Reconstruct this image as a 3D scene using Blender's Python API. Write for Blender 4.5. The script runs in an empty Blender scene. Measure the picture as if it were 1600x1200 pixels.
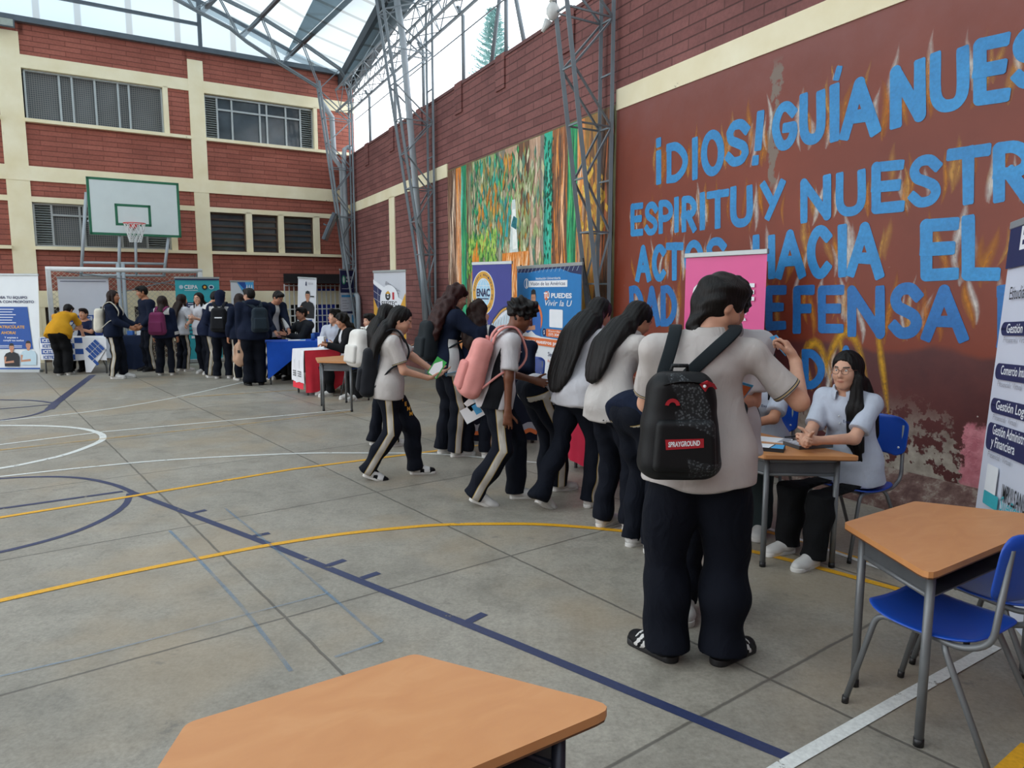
import bpy, bmesh, math, random
import numpy as np
from mathutils import Vector, Matrix

# ------------------------------------------------------------------ camera, light, exposure
SC = bpy.context.scene
COL = SC.collection
PI = math.pi
FPX = 1138.0
PITCH = math.atan(145 / 1138.0)
CAMH = 1.65
cam_data = bpy.data.cameras.new('camera')
cam_data.sensor_fit = 'HORIZONTAL'; cam_data.sensor_width = 36.0
cam_data.lens = 36.0 * FPX / 1600.0
cam_data.clip_end = 400
cam = bpy.data.objects.new('camera', cam_data); COL.objects.link(cam)
cam.location = (0, 0, CAMH); cam.rotation_euler = (PI / 2 - PITCH, 0, 0)
SC.camera = cam

world = bpy.data.worlds.new('overcast_sky'); SC.world = world; world.use_nodes = True
wn = world.node_tree.nodes; wl = world.node_tree.links
wn['Background'].inputs['Strength'].default_value = 2.05
_tc = wn.new('ShaderNodeTexCoord'); _n = wn.new('ShaderNodeTexNoise'); _n.inputs['Scale'].default_value = 2.2
_n.inputs['Detail'].default_value = 4
_r = wn.new('ShaderNodeValToRGB'); _r.color_ramp.elements[0].position = .35; _r.color_ramp.elements[1].position = .62
_r.color_ramp.elements[0].color = (.72, .86, 1, 1); _r.color_ramp.elements[1].color = (1, 1, 1, 1)
wl.new(_tc.outputs['Generated'], _n.inputs['Vector']); wl.new(_n.outputs['Fac'], _r.inputs['Fac'])
wl.new(_r.outputs['Color'], wn['Background'].inputs['Color'])
sun = bpy.data.lights.new('sun_behind_cloud', 'SUN'); sun.energy = 1.3; sun.angle = math.radians(60); sun.color = (1, .97, .92)
sun_o = bpy.data.objects.new('sun_behind_cloud', sun); COL.objects.link(sun_o)
sun_o.rotation_euler = (math.radians(6), math.radians(-32), 0)
SC.view_settings.view_transform = 'Standard'; SC.view_settings.look = 'None'
SC.view_settings.exposure = 0.52; SC.view_settings.gamma = 1.0; SC.view_settings.use_curve_mapping = False

# ------------------------------------------------------------------ from a view ray to a place
_F = np.array([0, math.cos(PITCH), -math.sin(PITCH)]); _U = np.array([0, math.sin(PITCH), math.cos(PITCH)])
_C = np.array([0, 0, CAMH])
def ray(px, py): return _F + np.array([1., 0, 0]) * ((px - 800) / FPX) + _U * ((600 - py) / FPX)
def G(px, py, z=0.0):
    d = ray(px, py); return _C + d * ((z - CAMH) / d[2])
def hit(px, py, P, n):
    d = ray(px, py); return _C + d * (np.dot(np.asarray(P) - _C, n) / np.dot(d, n))
def AT(px, py, Y):
    d = ray(px, py); return _C + d * (Y / d[1])
K = G(545, 545.2); _A = G(1400, 786); _B = G(0, 569.8)
ur = (_A - K) / np.linalg.norm(_A - K); yr = np.array([-ur[1], ur[0], 0.0])        # right wall: along, outward
uf = (_B - K) / np.linalg.norm(_B - K); yf = np.array([-uf[1], uf[0], 0.0])        # far wall: along, towards the court
ZUP = np.array([0, 0, 1.0])
def R(px, py):                      # on the right wall: (along, height)
    p = hit(px, py, K, yr); return float(np.dot(p - K, ur)), float(p[2])
def W(px, py):                      # on the far wall
    p = hit(px, py, K, yf); return float(np.dot(p - K, uf)), float(p[2])
def frame(o, x, y): 
    return Matrix(((x[0], y[0], 0, o[0]), (x[1], y[1], 0, o[1]), (0, 0, 1, o[2] if len(o) > 2 else 0), (0, 0, 0, 1)))
MR = frame(K, ur, yr); MF = frame(K, uf, yf)
def yawm(loc, deg): return Matrix.Translation(Vector(loc)) @ Matrix.Rotation(math.radians(deg), 4, 'Z')

# ------------------------------------------------------------------ materials
def lin(c):
    if isinstance(c, str):
        c = c.lstrip('#'); c = [int(c[i:i + 2], 16) for i in (0, 2, 4)]
    if max(c) > 1.0 or all(isinstance(v, int) for v in c): c = [v / 255 for v in c]
    return tuple(v / 12.92 if v <= .04045 else ((v + .055) / 1.055) ** 2.4 for v in c[:3]) + (1,)
class NT:
    def __init__(s, name):
        s.m = bpy.data.materials.new(name); s.m.use_nodes = True
        s.t = s.m.node_tree; s.b = s.t.nodes['Principled BSDF']; s.out = s.t.nodes['Material Output']
    def n(s, typ, **kw):
        o = s.t.nodes.new('ShaderNode' + typ)
        for k, v in kw.items():
            if k.startswith('i_'): o.inputs[k[2:].replace('_', ' ')].default_value = v
            else: setattr(o, k, v)
        return o
    def l(s, a, b): s.t.links.new(a, b)
    def math(s, op, a, b=None, c=None):
        o = s.n('Math', operation=op)
        for i, v in enumerate((a, b, c)):
            if v is None: continue
            if isinstance(v, (int, float)): o.inputs[i].default_value = v
            else: s.l(v, o.inputs[i])
        return o.outputs[0]
    def mix(s, f, a, b, mode='MIX'):
        o = s.n('Mix', data_type='RGBA', blend_type=mode)
        for i, v in ((0, f), (6, a), (7, b)):
            if isinstance(v, (int, float)): o.inputs[i].default_value = v
            elif isinstance(v, tuple): o.inputs[i].default_value = v
            else: s.l(v, o.inputs[i])
        return o.outputs[2]
    def ramp(s, f, stops, interp='LINEAR'):
        o = s.n('ValToRGB'); cr = o.color_ramp; cr.interpolation = interp
        while len(cr.elements) < len(stops): cr.elements.new(.5)
        for e, (p, c) in zip(cr.elements, stops):
            e.position = p; e.color = c if isinstance(c, tuple) else (c, c, c, 1)
        s.l(f, o.inputs[0]); return o.outputs[0]
    def obj(s): return s.n('TexCoord').outputs['Object']
    def noise(s, scale, detail=3, vec=None, rough=.55):
        o = s.n('TexNoise', i_Scale=scale, i_Detail=detail, i_Roughness=rough); s.l(vec or s.obj(), o.inputs['Vector']); return o.outputs['Fac']
    def smooth(s, v, a, b):
        o = s.n('MapRange', interpolation_type='SMOOTHSTEP'); s.l(v, o.inputs[0])
        o.inputs[1].default_value = a; o.inputs[2].default_value = b; return o.outputs[0]
    def bump(s, h, st=.3, dist=.01):
        o = s.n('Bump', i_Strength=st, i_Distance=dist); s.l(h, o.inputs['Height']); s.l(o.outputs[0], s.b.inputs['Normal']); return o
    def color(s, c):
        if isinstance(c, tuple): s.b.inputs['Base Color'].default_value = c
        else: s.l(c, s.b.inputs['Base Color'])
    def rough(s, v): s.b.inputs['Roughness'].default_value = v; return s
MATS = {}
def pm(name, c, rough=.6, metal=0, var=.10, scale=9.0, bump=0.0, bscale=60.0, sheen=0, spec=None):
    """a plain procedural material: colour broken up by noise, an optional fine bump"""
    if name in MATS: return MATS[name]
    t = NT(name); c = lin(c)
    f = t.noise(scale, 4)
    d = tuple(v * (1 - var) for v in c[:3]) + (1,); e = tuple(min(1, v * (1 + var)) for v in c[:3]) + (1,)
    t.color(t.ramp(f, [(.3, d), (.7, e)]))
    t.b.inputs['Roughness'].default_value = rough; t.b.inputs['Metallic'].default_value = metal
    if spec is not None: t.b.inputs['Specular IOR Level'].default_value = spec
    if sheen: t.b.inputs['Sheen Weight'].default_value = sheen
    if bump: t.bump(t.noise(bscale, 3), bump, .004)
    MATS[name] = t.m; return t.m

# ------------------------------------------------------------------ mesh building
class MB:
    def __init__(s): s.v = []; s.f = []; s.mi = []; s.sm = []
    def add(s, vs, fs, mi=0, smooth=False):
        o = len(s.v); s.v += [tuple(map(float, p)) for p in vs]
        for f in fs: s.f.append(tuple(o + i for i in f)); s.mi.append(mi); s.sm.append(smooth)
        return s
    def box(s, x0, x1, y0, y1, z0, z1, mi=0, M=None):
        vs = [(x, y, z) for x in (x0, x1) for y in (y0, y1) for z in (z0, z1)]
        if M is not None: vs = [tuple(M @ Vector(p)) for p in vs]
        return s.add(vs, [(0, 1, 3, 2), (4, 6, 7, 5), (0, 4, 5, 1), (2, 3, 7, 6), (0, 2, 6, 4), (1, 5, 7, 3)], mi)
    def rbox(s, x0, x1, y0, y1, z0, z1, r=.01, mi=0, M=None, seg=3):
        """a box with rounded vertical edges and a small chamfer round top and bottom"""
        pts = rrect(x0, x1, y0, y1, r, seg); c = min(r * .4, (z1 - z0) * .3)
        return s.loft([[(x, y, z) for x, y in rrect(x0 + i, x1 - i, y0 + i, y1 - i, max(r - i, 1e-4), seg)] for z, i in ((z0, c), (z0 + c, 0), (z1 - c, 0), (z1, c))], mi, M, caps=True)
    def prism(s, pts, z0, z1, mi=0, M=None):
        return s.loft([[(x, y, z0) for x, y in pts], [(x, y, z1) for x, y in pts]], mi, M, caps=True, smooth=False)
    def loft(s, rings, mi=0, M=None, caps=False, smooth=False, closed=True):
        n = len(rings[0]); vs = [p for r in rings for p in r]
        if M is not None: vs = [tuple(M @ Vector(p)) for p in vs]
        fs = []
        for k in range(len(rings) - 1):
            for i in range(n if closed else n - 1):
                j = (i + 1) % n; fs.append((k * n + i, k * n + j, (k + 1) * n + j, (k + 1) * n + i))
        s.add(vs, fs, mi, smooth)
        if caps:
            o = len(s.v) - len(vs)
            s.f.append(tuple(range(o + n - 1, o - 1, -1))); s.mi.append(mi); s.sm.append(False)
            q = o + (len(rings) - 1) * n
            s.f.append(tuple(range(q, q + n))); s.mi.append(mi); s.sm.append(False)
        return s
    def tube(s, path, r, n=8, mi=0, M=None, caps=True):
        path = [np.asarray(p, float) for p in path]; rings = []
        rr = r if isinstance(r, (list, tuple)) else [r] * len(path)
        up = None
        for i, p in enumerate(path):
            a = path[max(i - 1, 0)]; b = path[min(i + 1, len(path) - 1)]
            t = b - a; t = t / (np.linalg.norm(t) + 1e-12)
            if up is None:
                up = np.array([0, 0, 1.]) if abs(t[2]) < .9 else np.array([1., 0, 0])
            x = np.cross(up, t); x /= np.linalg.norm(x) + 1e-12; y = np.cross(t, x); up = y
            rings.append([tuple(p + (x * math.cos(2 * PI * k / n + PI / n) + y * math.sin(2 * PI * k / n + PI / n)) * rr[i]) for k in range(n)])
        return s.loft(rings, mi, M, caps=caps, smooth=n > 5)
    def bar(s, a, b, w, h=None, mi=0):
        """a square bar from a to b"""
        return s.tube([a, b], (w if h is None else (w + h) / 2) * .7071, 4, mi)
    def lathe(s, prof, n=20, mi=0, M=None, smooth=True):
        return s.loft([[(r * math.cos(2 * PI * k / n), r * math.sin(2 * PI * k / n), z) for k in range(n)] for r, z in prof], mi, M, caps=True, smooth=smooth)
    def sphere(s, c, r, n=12, mi=0):
        r = np.asarray(r if hasattr(r, '__len__') else (r, r, r), float); m = n // 2
        rings = [[(c[0] + r[0] * math.sin(PI * k / m) * math.cos(2 * PI * i / n), c[1] + r[1] * math.sin(PI * k / m) * math.sin(2 * PI * i / n), c[2] - r[2] * math.cos(PI * k / m)) for i in range(n)] for k in range(m + 1)]
        rings[0] = [(c[0] + 1e-5 * math.cos(2 * PI * i / n), c[1] + 1e-5 * math.sin(2 * PI * i / n), c[2] - r[2]) for i in range(n)]
        rings[-1] = [(c[0] + 1e-5 * math.cos(2 * PI * i / n), c[1] + 1e-5 * math.sin(2 * PI * i / n), c[2] + r[2]) for i in range(n)]
        return s.loft(rings, mi, None, True, True)
    def text(s, t, x, z, h, mi=0, y=0.0, bold=0.0, wid=None, align='L', shear=0.0, rot=0.0):
        """flat lettering in the x-z plane at y, cap height h; it reads from the side of smaller y"""
        vs, fs = glyphs(t, bold, shear)
        if not vs: return s
        xs = [p[0] for p in vs]; x0, x1 = min(xs), max(xs); k = h / .69
        kx = k if wid is None else wid / max(x1 - x0, 1e-6)
        off = {'L': -x0, 'C': -(x0 + x1) / 2, 'R': -x1}[align]
        c, sn = math.cos(rot), math.sin(rot)
        q = [((p[0] + off) * kx, p[1] * k) for p in vs]
        return s.add([(x + a * c - b * sn, y, z + a * sn + b * c) for a, b in q], fs, mi)
    def poly(s, pts, y=0.0, mi=0):
        return s.add([(p[0], y, p[1]) for p in pts], [tuple(range(len(pts)))], mi)
    def disc(s, cx, cz, rx, rz=None, y=0.0, mi=0, n=28, hole=0):
        rz = rx if rz is None else rz
        o = [(cx + rx * math.cos(2 * PI * k / n), y, cz + rz * math.sin(2 * PI * k / n)) for k in range(n)]
        if not hole: return s.add(o, [tuple(range(n))], mi)
        i = [(cx + rx * hole * math.cos(2 * PI * k / n), y, cz + rz * hole * math.sin(2 * PI * k / n)) for k in range(n)]
        return s.add(o + i, [(k, (k + 1) % n, n + (k + 1) % n, n + k) for k in range(n)], mi)
    def ribbon(s, pts, w, z=0.0, mi=0, flat='z'):
        """a flat strip along pts (2-D) of width w (number or list)"""
        n = len(pts); L = []; Rr = []
        for i, p in enumerate(pts):
            a = pts[max(i - 1, 0)]; b = pts[min(i + 1, n - 1)]
            tx, ty = b[0] - a[0], b[1] - a[1]; q = math.hypot(tx, ty) or 1; tx /= q; ty /= q
            ww = (w[i] if isinstance(w, (list, tuple)) else w) / 2
            L.append((p[0] - ty * ww, p[1] + tx * ww)); Rr.append((p[0] + ty * ww, p[1] - tx * ww))
        mk = (lambda p: (p[0], p[1], z)) if flat == 'z' else (lambda p: (p[0], z, p[1]))
        return s.add([mk(p) for p in L] + [mk(p) for p in Rr], [(i, i + 1, n + i + 1, n + i) for i in range(n - 1)], mi)
    def build(s, name, mats, parent=None, M=None, attrs=None):
        me = bpy.data.meshes.new(name); me.from_pydata(s.v, [], s.f)
        if not isinstance(mats, (list, tuple)): mats = [mats]
        for m in mats: me.materials.append(m)
        me.polygons.foreach_set('material_index', s.mi); me.polygons.foreach_set('use_smooth', s.sm)
        if attrs:
            for k, a in attrs.items():
                if k == 'col':
                    at = me.attributes.new('col', 'FLOAT_COLOR', 'POINT'); at.data.foreach_set('color', np.asarray(a, np.float32).ravel())
                else:
                    at = me.attributes.new(k, 'FLOAT', 'POINT'); at.data.foreach_set('value', np.asarray(a, np.float32))
        me.update()
        if s.v:
            bm = bmesh.new(); bm.from_mesh(me); bmesh.ops.recalc_face_normals(bm, faces=bm.faces); bm.to_mesh(me); bm.free()
        return link(name, me, parent, M)
def link(name, me, parent=None, M=None):
    o = bpy.data.objects.new(name, me); COL.objects.link(o)
    if parent: o.parent = parent
    if M is not None: o.matrix_local = M
    return o
def rrect(x0, x1, y0, y1, r, seg=4):
    pts = []
    for cx, cy, a0 in ((x1 - r, y1 - r, 0), (x0 + r, y1 - r, 90), (x0 + r, y0 + r, 180), (x1 - r, y0 + r, 270)):
        for k in range(seg + 1):
            a = math.radians(a0 + 90 * k / seg); pts.append((cx + r * math.cos(a), cy + r * math.sin(a)))
    return pts
_gl = {}
def glyphs(t, bold=0.0, shear=0.0):
    key = (t, bold, shear)
    if key not in _gl:
        c = bpy.data.curves.new('t', 'FONT'); c.body = t; c.size = 1.0; c.offset = bold; c.shear = shear; c.resolution_u = 3
        o = bpy.data.objects.new('t', c); me = o.to_mesh()
        _gl[key] = ([tuple(v.co[:2]) for v in me.vertices], [tuple(p.vertices) for p in me.polygons])
        o.to_mesh_clear(); bpy.data.objects.remove(o); bpy.data.curves.remove(c)
    return _gl[key]
def thing(name, label, cat, M=None, group=None):
    o = bpy.data.objects.new(name, None); COL.objects.link(o); o.empty_display_size = .1
    if M is not None: o.matrix_world = M
    o['label'] = label; o['category'] = cat
    if group: o['group'] = group
    return o
def tag(o, label, cat, group=None):
    o['label'] = label; o['category'] = cat
    if group: o['group'] = group
    return o
def struct(o): o['kind'] = 'structure'; return o
def copy_tree(o, M=None, parent=None):
    c = o.copy(); COL.objects.link(c)
    if parent: c.parent = parent
    if M is not None: c.matrix_world = M
    for ch in list(o.children): copy_tree(ch, None, c)
    return c
def copy_of(o, M, label, group=None):
    c = copy_tree(o, M); c['label'] = label
    if group: c['group'] = group
    return c
random.seed(7); RNG = np.random.default_rng(7)
# ------------------------------------------------------------------ materials of the place
def brick_mat(name, c1, c2, mortar, bw, bh, msize=.012, flat=.0):
    t = NT(name); co = t.obj(); sp = t.n('SeparateXYZ'); t.l(co, sp.inputs[0])
    cb = t.n('CombineXYZ'); t.l(sp.outputs[0], cb.inputs[0]); t.l(sp.outputs[2], cb.inputs[1])
    b = t.n('TexBrick', i_Scale=1.0, i_Mortar_Size=msize, i_Bias=0.0); b.inputs['Brick Width'].default_value = bw; b.inputs['Row Height'].default_value = bh
    b.inputs['Mortar Smooth'].default_value = .3
    t.l(cb.outputs[0], b.inputs['Vector']); b.inputs['Color1'].default_value = lin(c1); b.inputs['Color2'].default_value = lin(c2); b.inputs['Mortar'].default_value = lin(mortar)
    fr = t.math('ABSOLUTE', t.math('SUBTRACT', t.math('FRACT', t.math('ADD', t.math('DIVIDE', sp.outputs[2], bh), .5)), .5)); hl = t.math('MULTIPLY', t.smooth(fr, .085, .03), t.smooth(t.noise(2.6, 4), .30, .46))
    n = t.noise(1.3, 5); st = t.ramp(n, [(.3, (.80, .78, .78, 1)), (.7, (1.12, 1.1, 1.1, 1))])
    n2 = t.noise(22, 4); st2 = t.ramp(n2, [(.3, .88), (.7, 1.1)])
    t.color(t.mix(t.math('MULTIPLY', hl, .62), t.mix(1.0, t.mix(1.0, b.outputs['Color'], st, 'MULTIPLY'), st2, 'MULTIPLY'), tuple(v * .45 for v in lin(mortar)[:3]) + (1,))); t.rough(.75)
    h = t.math('ADD', t.math('MULTIPLY', b.outputs['Fac'], -1.0), t.math('MULTIPLY', n2, .35)); t.bump(h, .7, .018)
    return t.m
M_brickF = brick_mat('far_brick', '#a86353', '#985546', '#83493c', .62, .112, .008)
M_brickR = brick_mat('wall_brick', '#8b5954', '#794a46', '#67403c', .52, .118, .008)
def cream_mat():
    t = NT('cream_paint'); n = t.noise(1.6, 6); c = t.ramp(n, [(.3, lin('#ecdfb8')), (.7, lin('#f8efd0'))])
    ch = t.smooth(t.noise(3.1, 8, rough=.7), .66, .70); t.color(t.mix(ch, c, lin('#8c8068'))); t.rough(.8); t.bump(t.noise(30, 4), .25, .006); return t.m
M_cream = cream_mat()
def plaster_mat():
    """oxblood painted plaster; dark painted dado; paint flaked off near the ground"""
    t = NT('oxblood_plaster'); co = t.obj(); sp = t.n('SeparateXYZ'); t.l(co, sp.inputs[0]); x, z = sp.outputs[0], sp.outputs[2]
    n1 = t.noise(.9, 5); n2 = t.noise(3.2, 7, rough=.65); n3 = t.noise(11, 6)
    base = t.ramp(n1, [(.3, lin('#722c17')), (.7, lin('#84371e'))])
    chalk = t.smooth(t.math('ADD', z, t.math('MULTIPLY', n2, .9)), 3.45, 4.75)
    base = t.mix(t.math('MULTIPLY', chalk, .8), base, lin('#865450'))
    dz = t.math('ADD', z, t.math('MULTIPLY', t.noise(2.2, 2), .18))
    dado = t.math('MULTIPLY', t.smooth(dz, 1.32, 1.26), t.smooth(x, 15.2, 15.25))
    base = t.mix(dado, base, t.ramp(n2, [(.3, lin('#4c2222')), (.7, lin('#5e2c28'))]))
    lowm = t.smooth(t.math('ADD', z, t.math('MULTIPLY', n2, .5)), 1.25, .60)
    fl = t.smooth(t.math('SUBTRACT', t.math('ADD', n2, t.math('MULTIPLY', lowm, .13)), t.math('MULTIPLY', n3, .10)), .535, .555)
    fl = t.math('MULTIPLY', fl, lowm)
    base = t.mix(fl, base, t.ramp(n3, [(.3, lin('#857a6e')), (.7, lin('#b5aa9c'))]))
    pinkm = t.math('MULTIPLY', t.math('MULTIPLY', t.smooth(t.math('ADD', x, t.math('MULTIPLY', n2, .7)), 18.02, 18.05), t.smooth(t.math('ADD', dz, t.math('MULTIPLY', n2, .35)), .98, .94)), t.smooth(t.math('ADD', z, t.math('MULTIPLY', n2, .4)), .42, .50))
    base = t.mix(pinkm, base, t.ramp(n3, [(.35, lin('#b76672')), (.7, lin('#d98f96'))]))
    spk = t.smooth(t.noise(16, 2), .74, .76); base = t.mix(t.math('MULTIPLY', spk, t.smooth(z, 2.2, .4)), base, lin('#b9aea2'))
    xx = t.math('ADD', x, t.math('MULTIPLY', t.math('SUBTRACT', n2, .5), .35))
    crk = t.math('MULTIPLY', t.smooth(t.math('ABSOLUTE', t.math('SUBTRACT', xx, 15.80)), .055, .035), t.math('MULTIPLY', t.smooth(z, 2.55, 2.65), t.smooth(z, 3.75, 3.6)))
    crk = t.math('MULTIPLY', crk, t.smooth(n3, .40, .46)); base = t.mix(crk, base, lin('#7d6c60'))
    t.color(base); t.rough(.5); t.bump(t.math('ADD', t.math('MULTIPLY', fl, -1.5), t.math('ADD', t.math('MULTIPLY', n2, .5), t.math('MULTIPLY', n3, .2))), .35, .012); return t.m
M_plaster = plaster_mat()
def floor_mat():
    t = NT('court_concrete'); co = t.obj(); sp = t.n('SeparateXYZ'); t.l(co, sp.inputs[0]); x, y = sp.outputs[0], sp.outputs[1]
    j1 = t.math('ADD', t.math('MULTIPLY', x, .796), t.math('MULTIPLY', y, .605)); j2 = t.math('SUBTRACT', t.math('MULTIPLY', x, .605), t.math('MULTIPLY', y, .796))
    wob = t.math('MULTIPLY', t.math('SUBTRACT', t.noise(5, 3), .5), .016)
    def joint(v, off, per):
        q = t.math('DIVIDE', t.math('ADD', t.math('SUBTRACT', v, off), wob), per)
        fr = t.math('ABSOLUTE', t.math('SUBTRACT', t.math('FRACT', t.math('ADD', q, .5)), .5)); cell = t.math('FLOOR', q)
        return t.smooth(t.math('MULTIPLY', fr, per), .011, .004), cell
    a, ca = joint(j1, 1.22, 1.44); b, cbb = joint(j2, -3.51, 1.84)
    n1 = t.noise(.55, 5); n2 = t.noise(4.5, 6, rough=.65); n3 = t.noise(55, 4, rough=.7); n4 = t.noise(19, 5, rough=.75)
    c = t.ramp(n1, [(.28, lin('#827d72')), (.72, lin('#9f998d'))])
    cb = t.n('CombineXYZ'); t.l(ca, cb.inputs[0]); t.l(cbb, cb.inputs[1]); wn_ = t.n('TexWhiteNoise', noise_dimensions='2D'); t.l(cb.outputs[0], wn_.inputs['Vector'])
    c = t.mix(1.0, c, t.ramp(wn_.outputs['Value'], [(0, .93), (1, 1.05)]), 'MULTIPLY')
    c = t.mix(1.0, c, t.ramp(n2, [(.25, .74), (.5, .98), (.75, 1.10)]), 'MULTIPLY')
    c = t.mix(1.0, c, t.ramp(n3, [(.3, .78), (.7, 1.13)]), 'MULTIPLY')
    c = t.mix(1.0, c, t.ramp(n4, [(.28, .76), (.5, 1.0), (.72, 1.10)]), 'MULTIPLY')
    warm = t.smooth(t.noise(.8, 3), .46, .66); c = t.mix(t.math('MULTIPLY', warm, .45), c, lin('#9a876c'))
    bl = t.smooth(t.noise(3.3, 6, rough=.75), .60, .72); c = t.mix(t.math('MULTIPLY', bl, .65), c, lin('#5e5c57'))
    sp_ = t.smooth(t.noise(13, 2), .78, .81); c = t.mix(t.math('MULTIPLY', sp_, .55), c, lin('#4d4b47'))
    jj = t.math('MAXIMUM', a, b); c = t.mix(t.math('MULTIPLY', jj, .75), c, lin('#4b4741')); t.color(c)
    t.l(t.ramp(n2, [(.3, .42), (.7, .60)]), t.b.inputs['Roughness'])
    t.bump(t.math('ADD', t.math('MULTIPLY', jj, -2.0), t.math('ADD', t.math('MULTIPLY', n3, .25), t.math('MULTIPLY', n2, .3))), .25, .01); return t.m
M_floor = floor_mat()
def paint_mat(name, c, wear=.52, rough=.45, alpha=1.0):
    """road paint, scuffed through in places"""
    t = NT(name); n = t.noise(6, 7, rough=.7); n2 = t.noise(60, 3)
    t.color(t.mix(1.0, lin(c), t.ramp(n2, [(.3, .85), (.7, 1.1)]), 'MULTIPLY')); t.rough(rough)
    m = t.smooth(t.math('ADD', n, t.math('MULTIPLY', n2, .12)), wear + .14, wear + .20)
    if alpha < 1: m = t.math('MAXIMUM', m, t.math('SUBTRACT', 1.0, t.math('MULTIPLY', t.ramp(t.noise(3, 4), [(.35, .25), (.7, 1.0)]), alpha)))
    tr = t.n('BsdfTransparent'); mx = t.n('MixShader'); t.l(m, mx.inputs[0]); t.l(t.b.outputs[0], mx.inputs[1]); t.l(tr.outputs[0], mx.inputs[2]); t.l(mx.outputs[0], t.out.inputs[0]); return t.m
P_blue = paint_mat('blue_line_paint', '#2c3557'); P_yel = paint_mat('yellow_line_paint', '#d9a01f'); P_wht = paint_mat('white_line_paint', '#d4d6d2')
P_yel2 = paint_mat('old_yellow_paint', '#c09a55', .50, .5, .75); P_lb = paint_mat('old_light_blue_paint', '#5f87a6', .62, .6, .55)
M_steel = pm('grey_painted_steel', '#7b858b', .5, .1, .08, 5)
M_steelD = pm('dark_grey_steel', '#59636b', .45, .3, .1, 5)
M_steelB = pm('brown_grey_steel', '#463f3e', .5, .2, .12, 5)
M_pipe = pm('grey_plastic_pipe', '#a4adb3', .4, 0, .05, 4)
M_alu = pm('window_aluminium', '#aab0b0', .4, .5, .05)
M_dark = pm('dark_interior', '#1c1b1b', .9)
M_white = pm('white_enamel', '#dcdfde', .4, 0, .05)
M_black = pm('black_plastic', '#141416', .45)
def glass_mat(name, grid=0.0, base='#23282b'):
    t = NT(name); co = t.obj(); n = t.noise(1.2, 4); c = t.ramp(n, [(.3, lin(base)), (.7, tuple(min(1, v * 2.6) for v in lin(base)[:3]) + (1,))])
    if grid:
        sp = t.n('SeparateXYZ'); t.l(co, sp.inputs[0]); w = []
        for o in (sp.outputs[0], sp.outputs[2]):
            fr = t.math('ABSOLUTE', t.math('SUBTRACT', t.math('FRACT', t.math('DIVIDE', o, grid)), .5)); w.append(t.smooth(fr, .36, .40))
        c = t.mix(t.math('MULTIPLY', t.math('MAXIMUM', w[0], w[1]), .75), c, lin('#8b8a84'))
    t.color(c); t.b.inputs['Roughness'].default_value = .12 if not grid else .5; return t.m
M_glass = glass_mat('dark_window_glass', 0, '#343b40'); M_mesh = glass_mat('window_behind_wire_mesh', .045, '#33373a'); M_louv = pm('grey_louvre', '#8d9492', .5, .2)

# ------------------------------------------------------------------ floor and its painted lines
floor = struct(MB().add([(-26, -9, 0), (9, -9, 0), (9, 26, 0), (-26, 26, 0)], [(0, 1, 2, 3)]).build('floor', M_floor))
_ln = [0]
def line(pxs, w, m, world=False):
    pts = [tuple(p) if world else tuple(G(*p)[:2]) for p in pxs]
    _ln[0] += 1
    return struct(MB().ribbon(pts, w, .0012 + .00012 * _ln[0]).build('painted_line', m, floor))
def circ3(p, q, r):
    ax, ay, bx, by, cx, cy = p[0], p[1], q[0], q[1], r[0], r[1]; d = 2 * (ax * (by - cy) + bx * (cy - ay) + cx * (ay - by))
    ux = ((ax * ax + ay * ay) * (by - cy) + (bx * bx + by * by) * (cy - ay) + (cx * cx + cy * cy) * (ay - by)) / d
    uy = ((ax * ax + ay * ay) * (cx - bx) + (bx * bx + by * by) * (ax - cx) + (cx * cx + cy * cy) * (bx - ax)) / d
    return np.array([ux, uy]), math.hypot(ax - ux, ay - uy)
def smoothpts(pxs, n=8):
    P = [np.array(G(*p)[:2]) for p in pxs]; P = [2 * P[0] - P[1]] + P + [2 * P[-1] - P[-2]]; out = []
    for i in range(1, len(P) - 2):
        for k in range(n):
            t = k / n; a, b, c, d = P[i - 1:i + 3]
            out.append(tuple(.5 * ((2 * b) + (-a + c) * t + (2 * a - 5 * b + 4 * c - d) * t * t + (-a + 3 * b - 3 * c + d) * t ** 3)))
    return out + [tuple(P[-2])]
def curve(pxs, w, m): return line(smoothpts(pxs), w, m, True)
line([(203, 768), (424, 852), (800, 1004), (1250, 1191)], .055, P_blue)
for a, b in (((296, 803), (322, 797)), ((396, 838), (421, 833)), ((512, 884), (539, 875)), ((565, 904), (592, 895)), ((731, 972), (757, 959))): line([a, b], .05, P_blue)
curve([(-60, 757), (0, 748), (80, 745), (133, 748), (176, 757), (205, 768)], .05, P_blue)
curve([(203, 771), (197, 787), (176, 804), (133, 825), (80, 843), (0, 863), (-90, 880)], .05, P_blue)
line([(-80, 806), (0, 795), (192, 768)], .05, P_blue)
curve([(-90, 667), (0, 665), (80, 666), (128, 670), (155, 677), (161, 684), (152, 692), (107, 709), (53, 722), (0, 732), (-90, 744)], .07, P_wht)
line([(-90, 706), (0, 695), (160, 675)], .045, P_wht); line([(160, 675), (549, 640)], .045, P_wht)
curve([(-60, 752), (0, 745), (140, 730), (277, 718), (459, 709), (565, 708), (667, 709), (741, 714), (860, 725)], .045, P_wht)
curve([(-40, 662), (0, 658), (150, 642), (270, 622), (382, 597)], .045, P_wht)
line([(-60, 820), (0, 809), (192, 778), (459, 733), (624, 712), (780, 692)], .055, P_yel)
curve([(-60, 952), (0, 939), (171, 901), (341, 867), (427, 851), (533, 835), (629, 825), (700, 820), (794, 819), (850, 820), (932, 826), (1060, 840), (1166, 860), (1250, 880), (1424, 927), (1560, 965)], .055, P_yel)
curve([(1171, 825), (1240, 842), (1317, 866), (1450, 905)], .05, P_yel); curve([(1173, 816), (1200, 826), (1363, 884), (1440, 912)], .04, P_wht)
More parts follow.
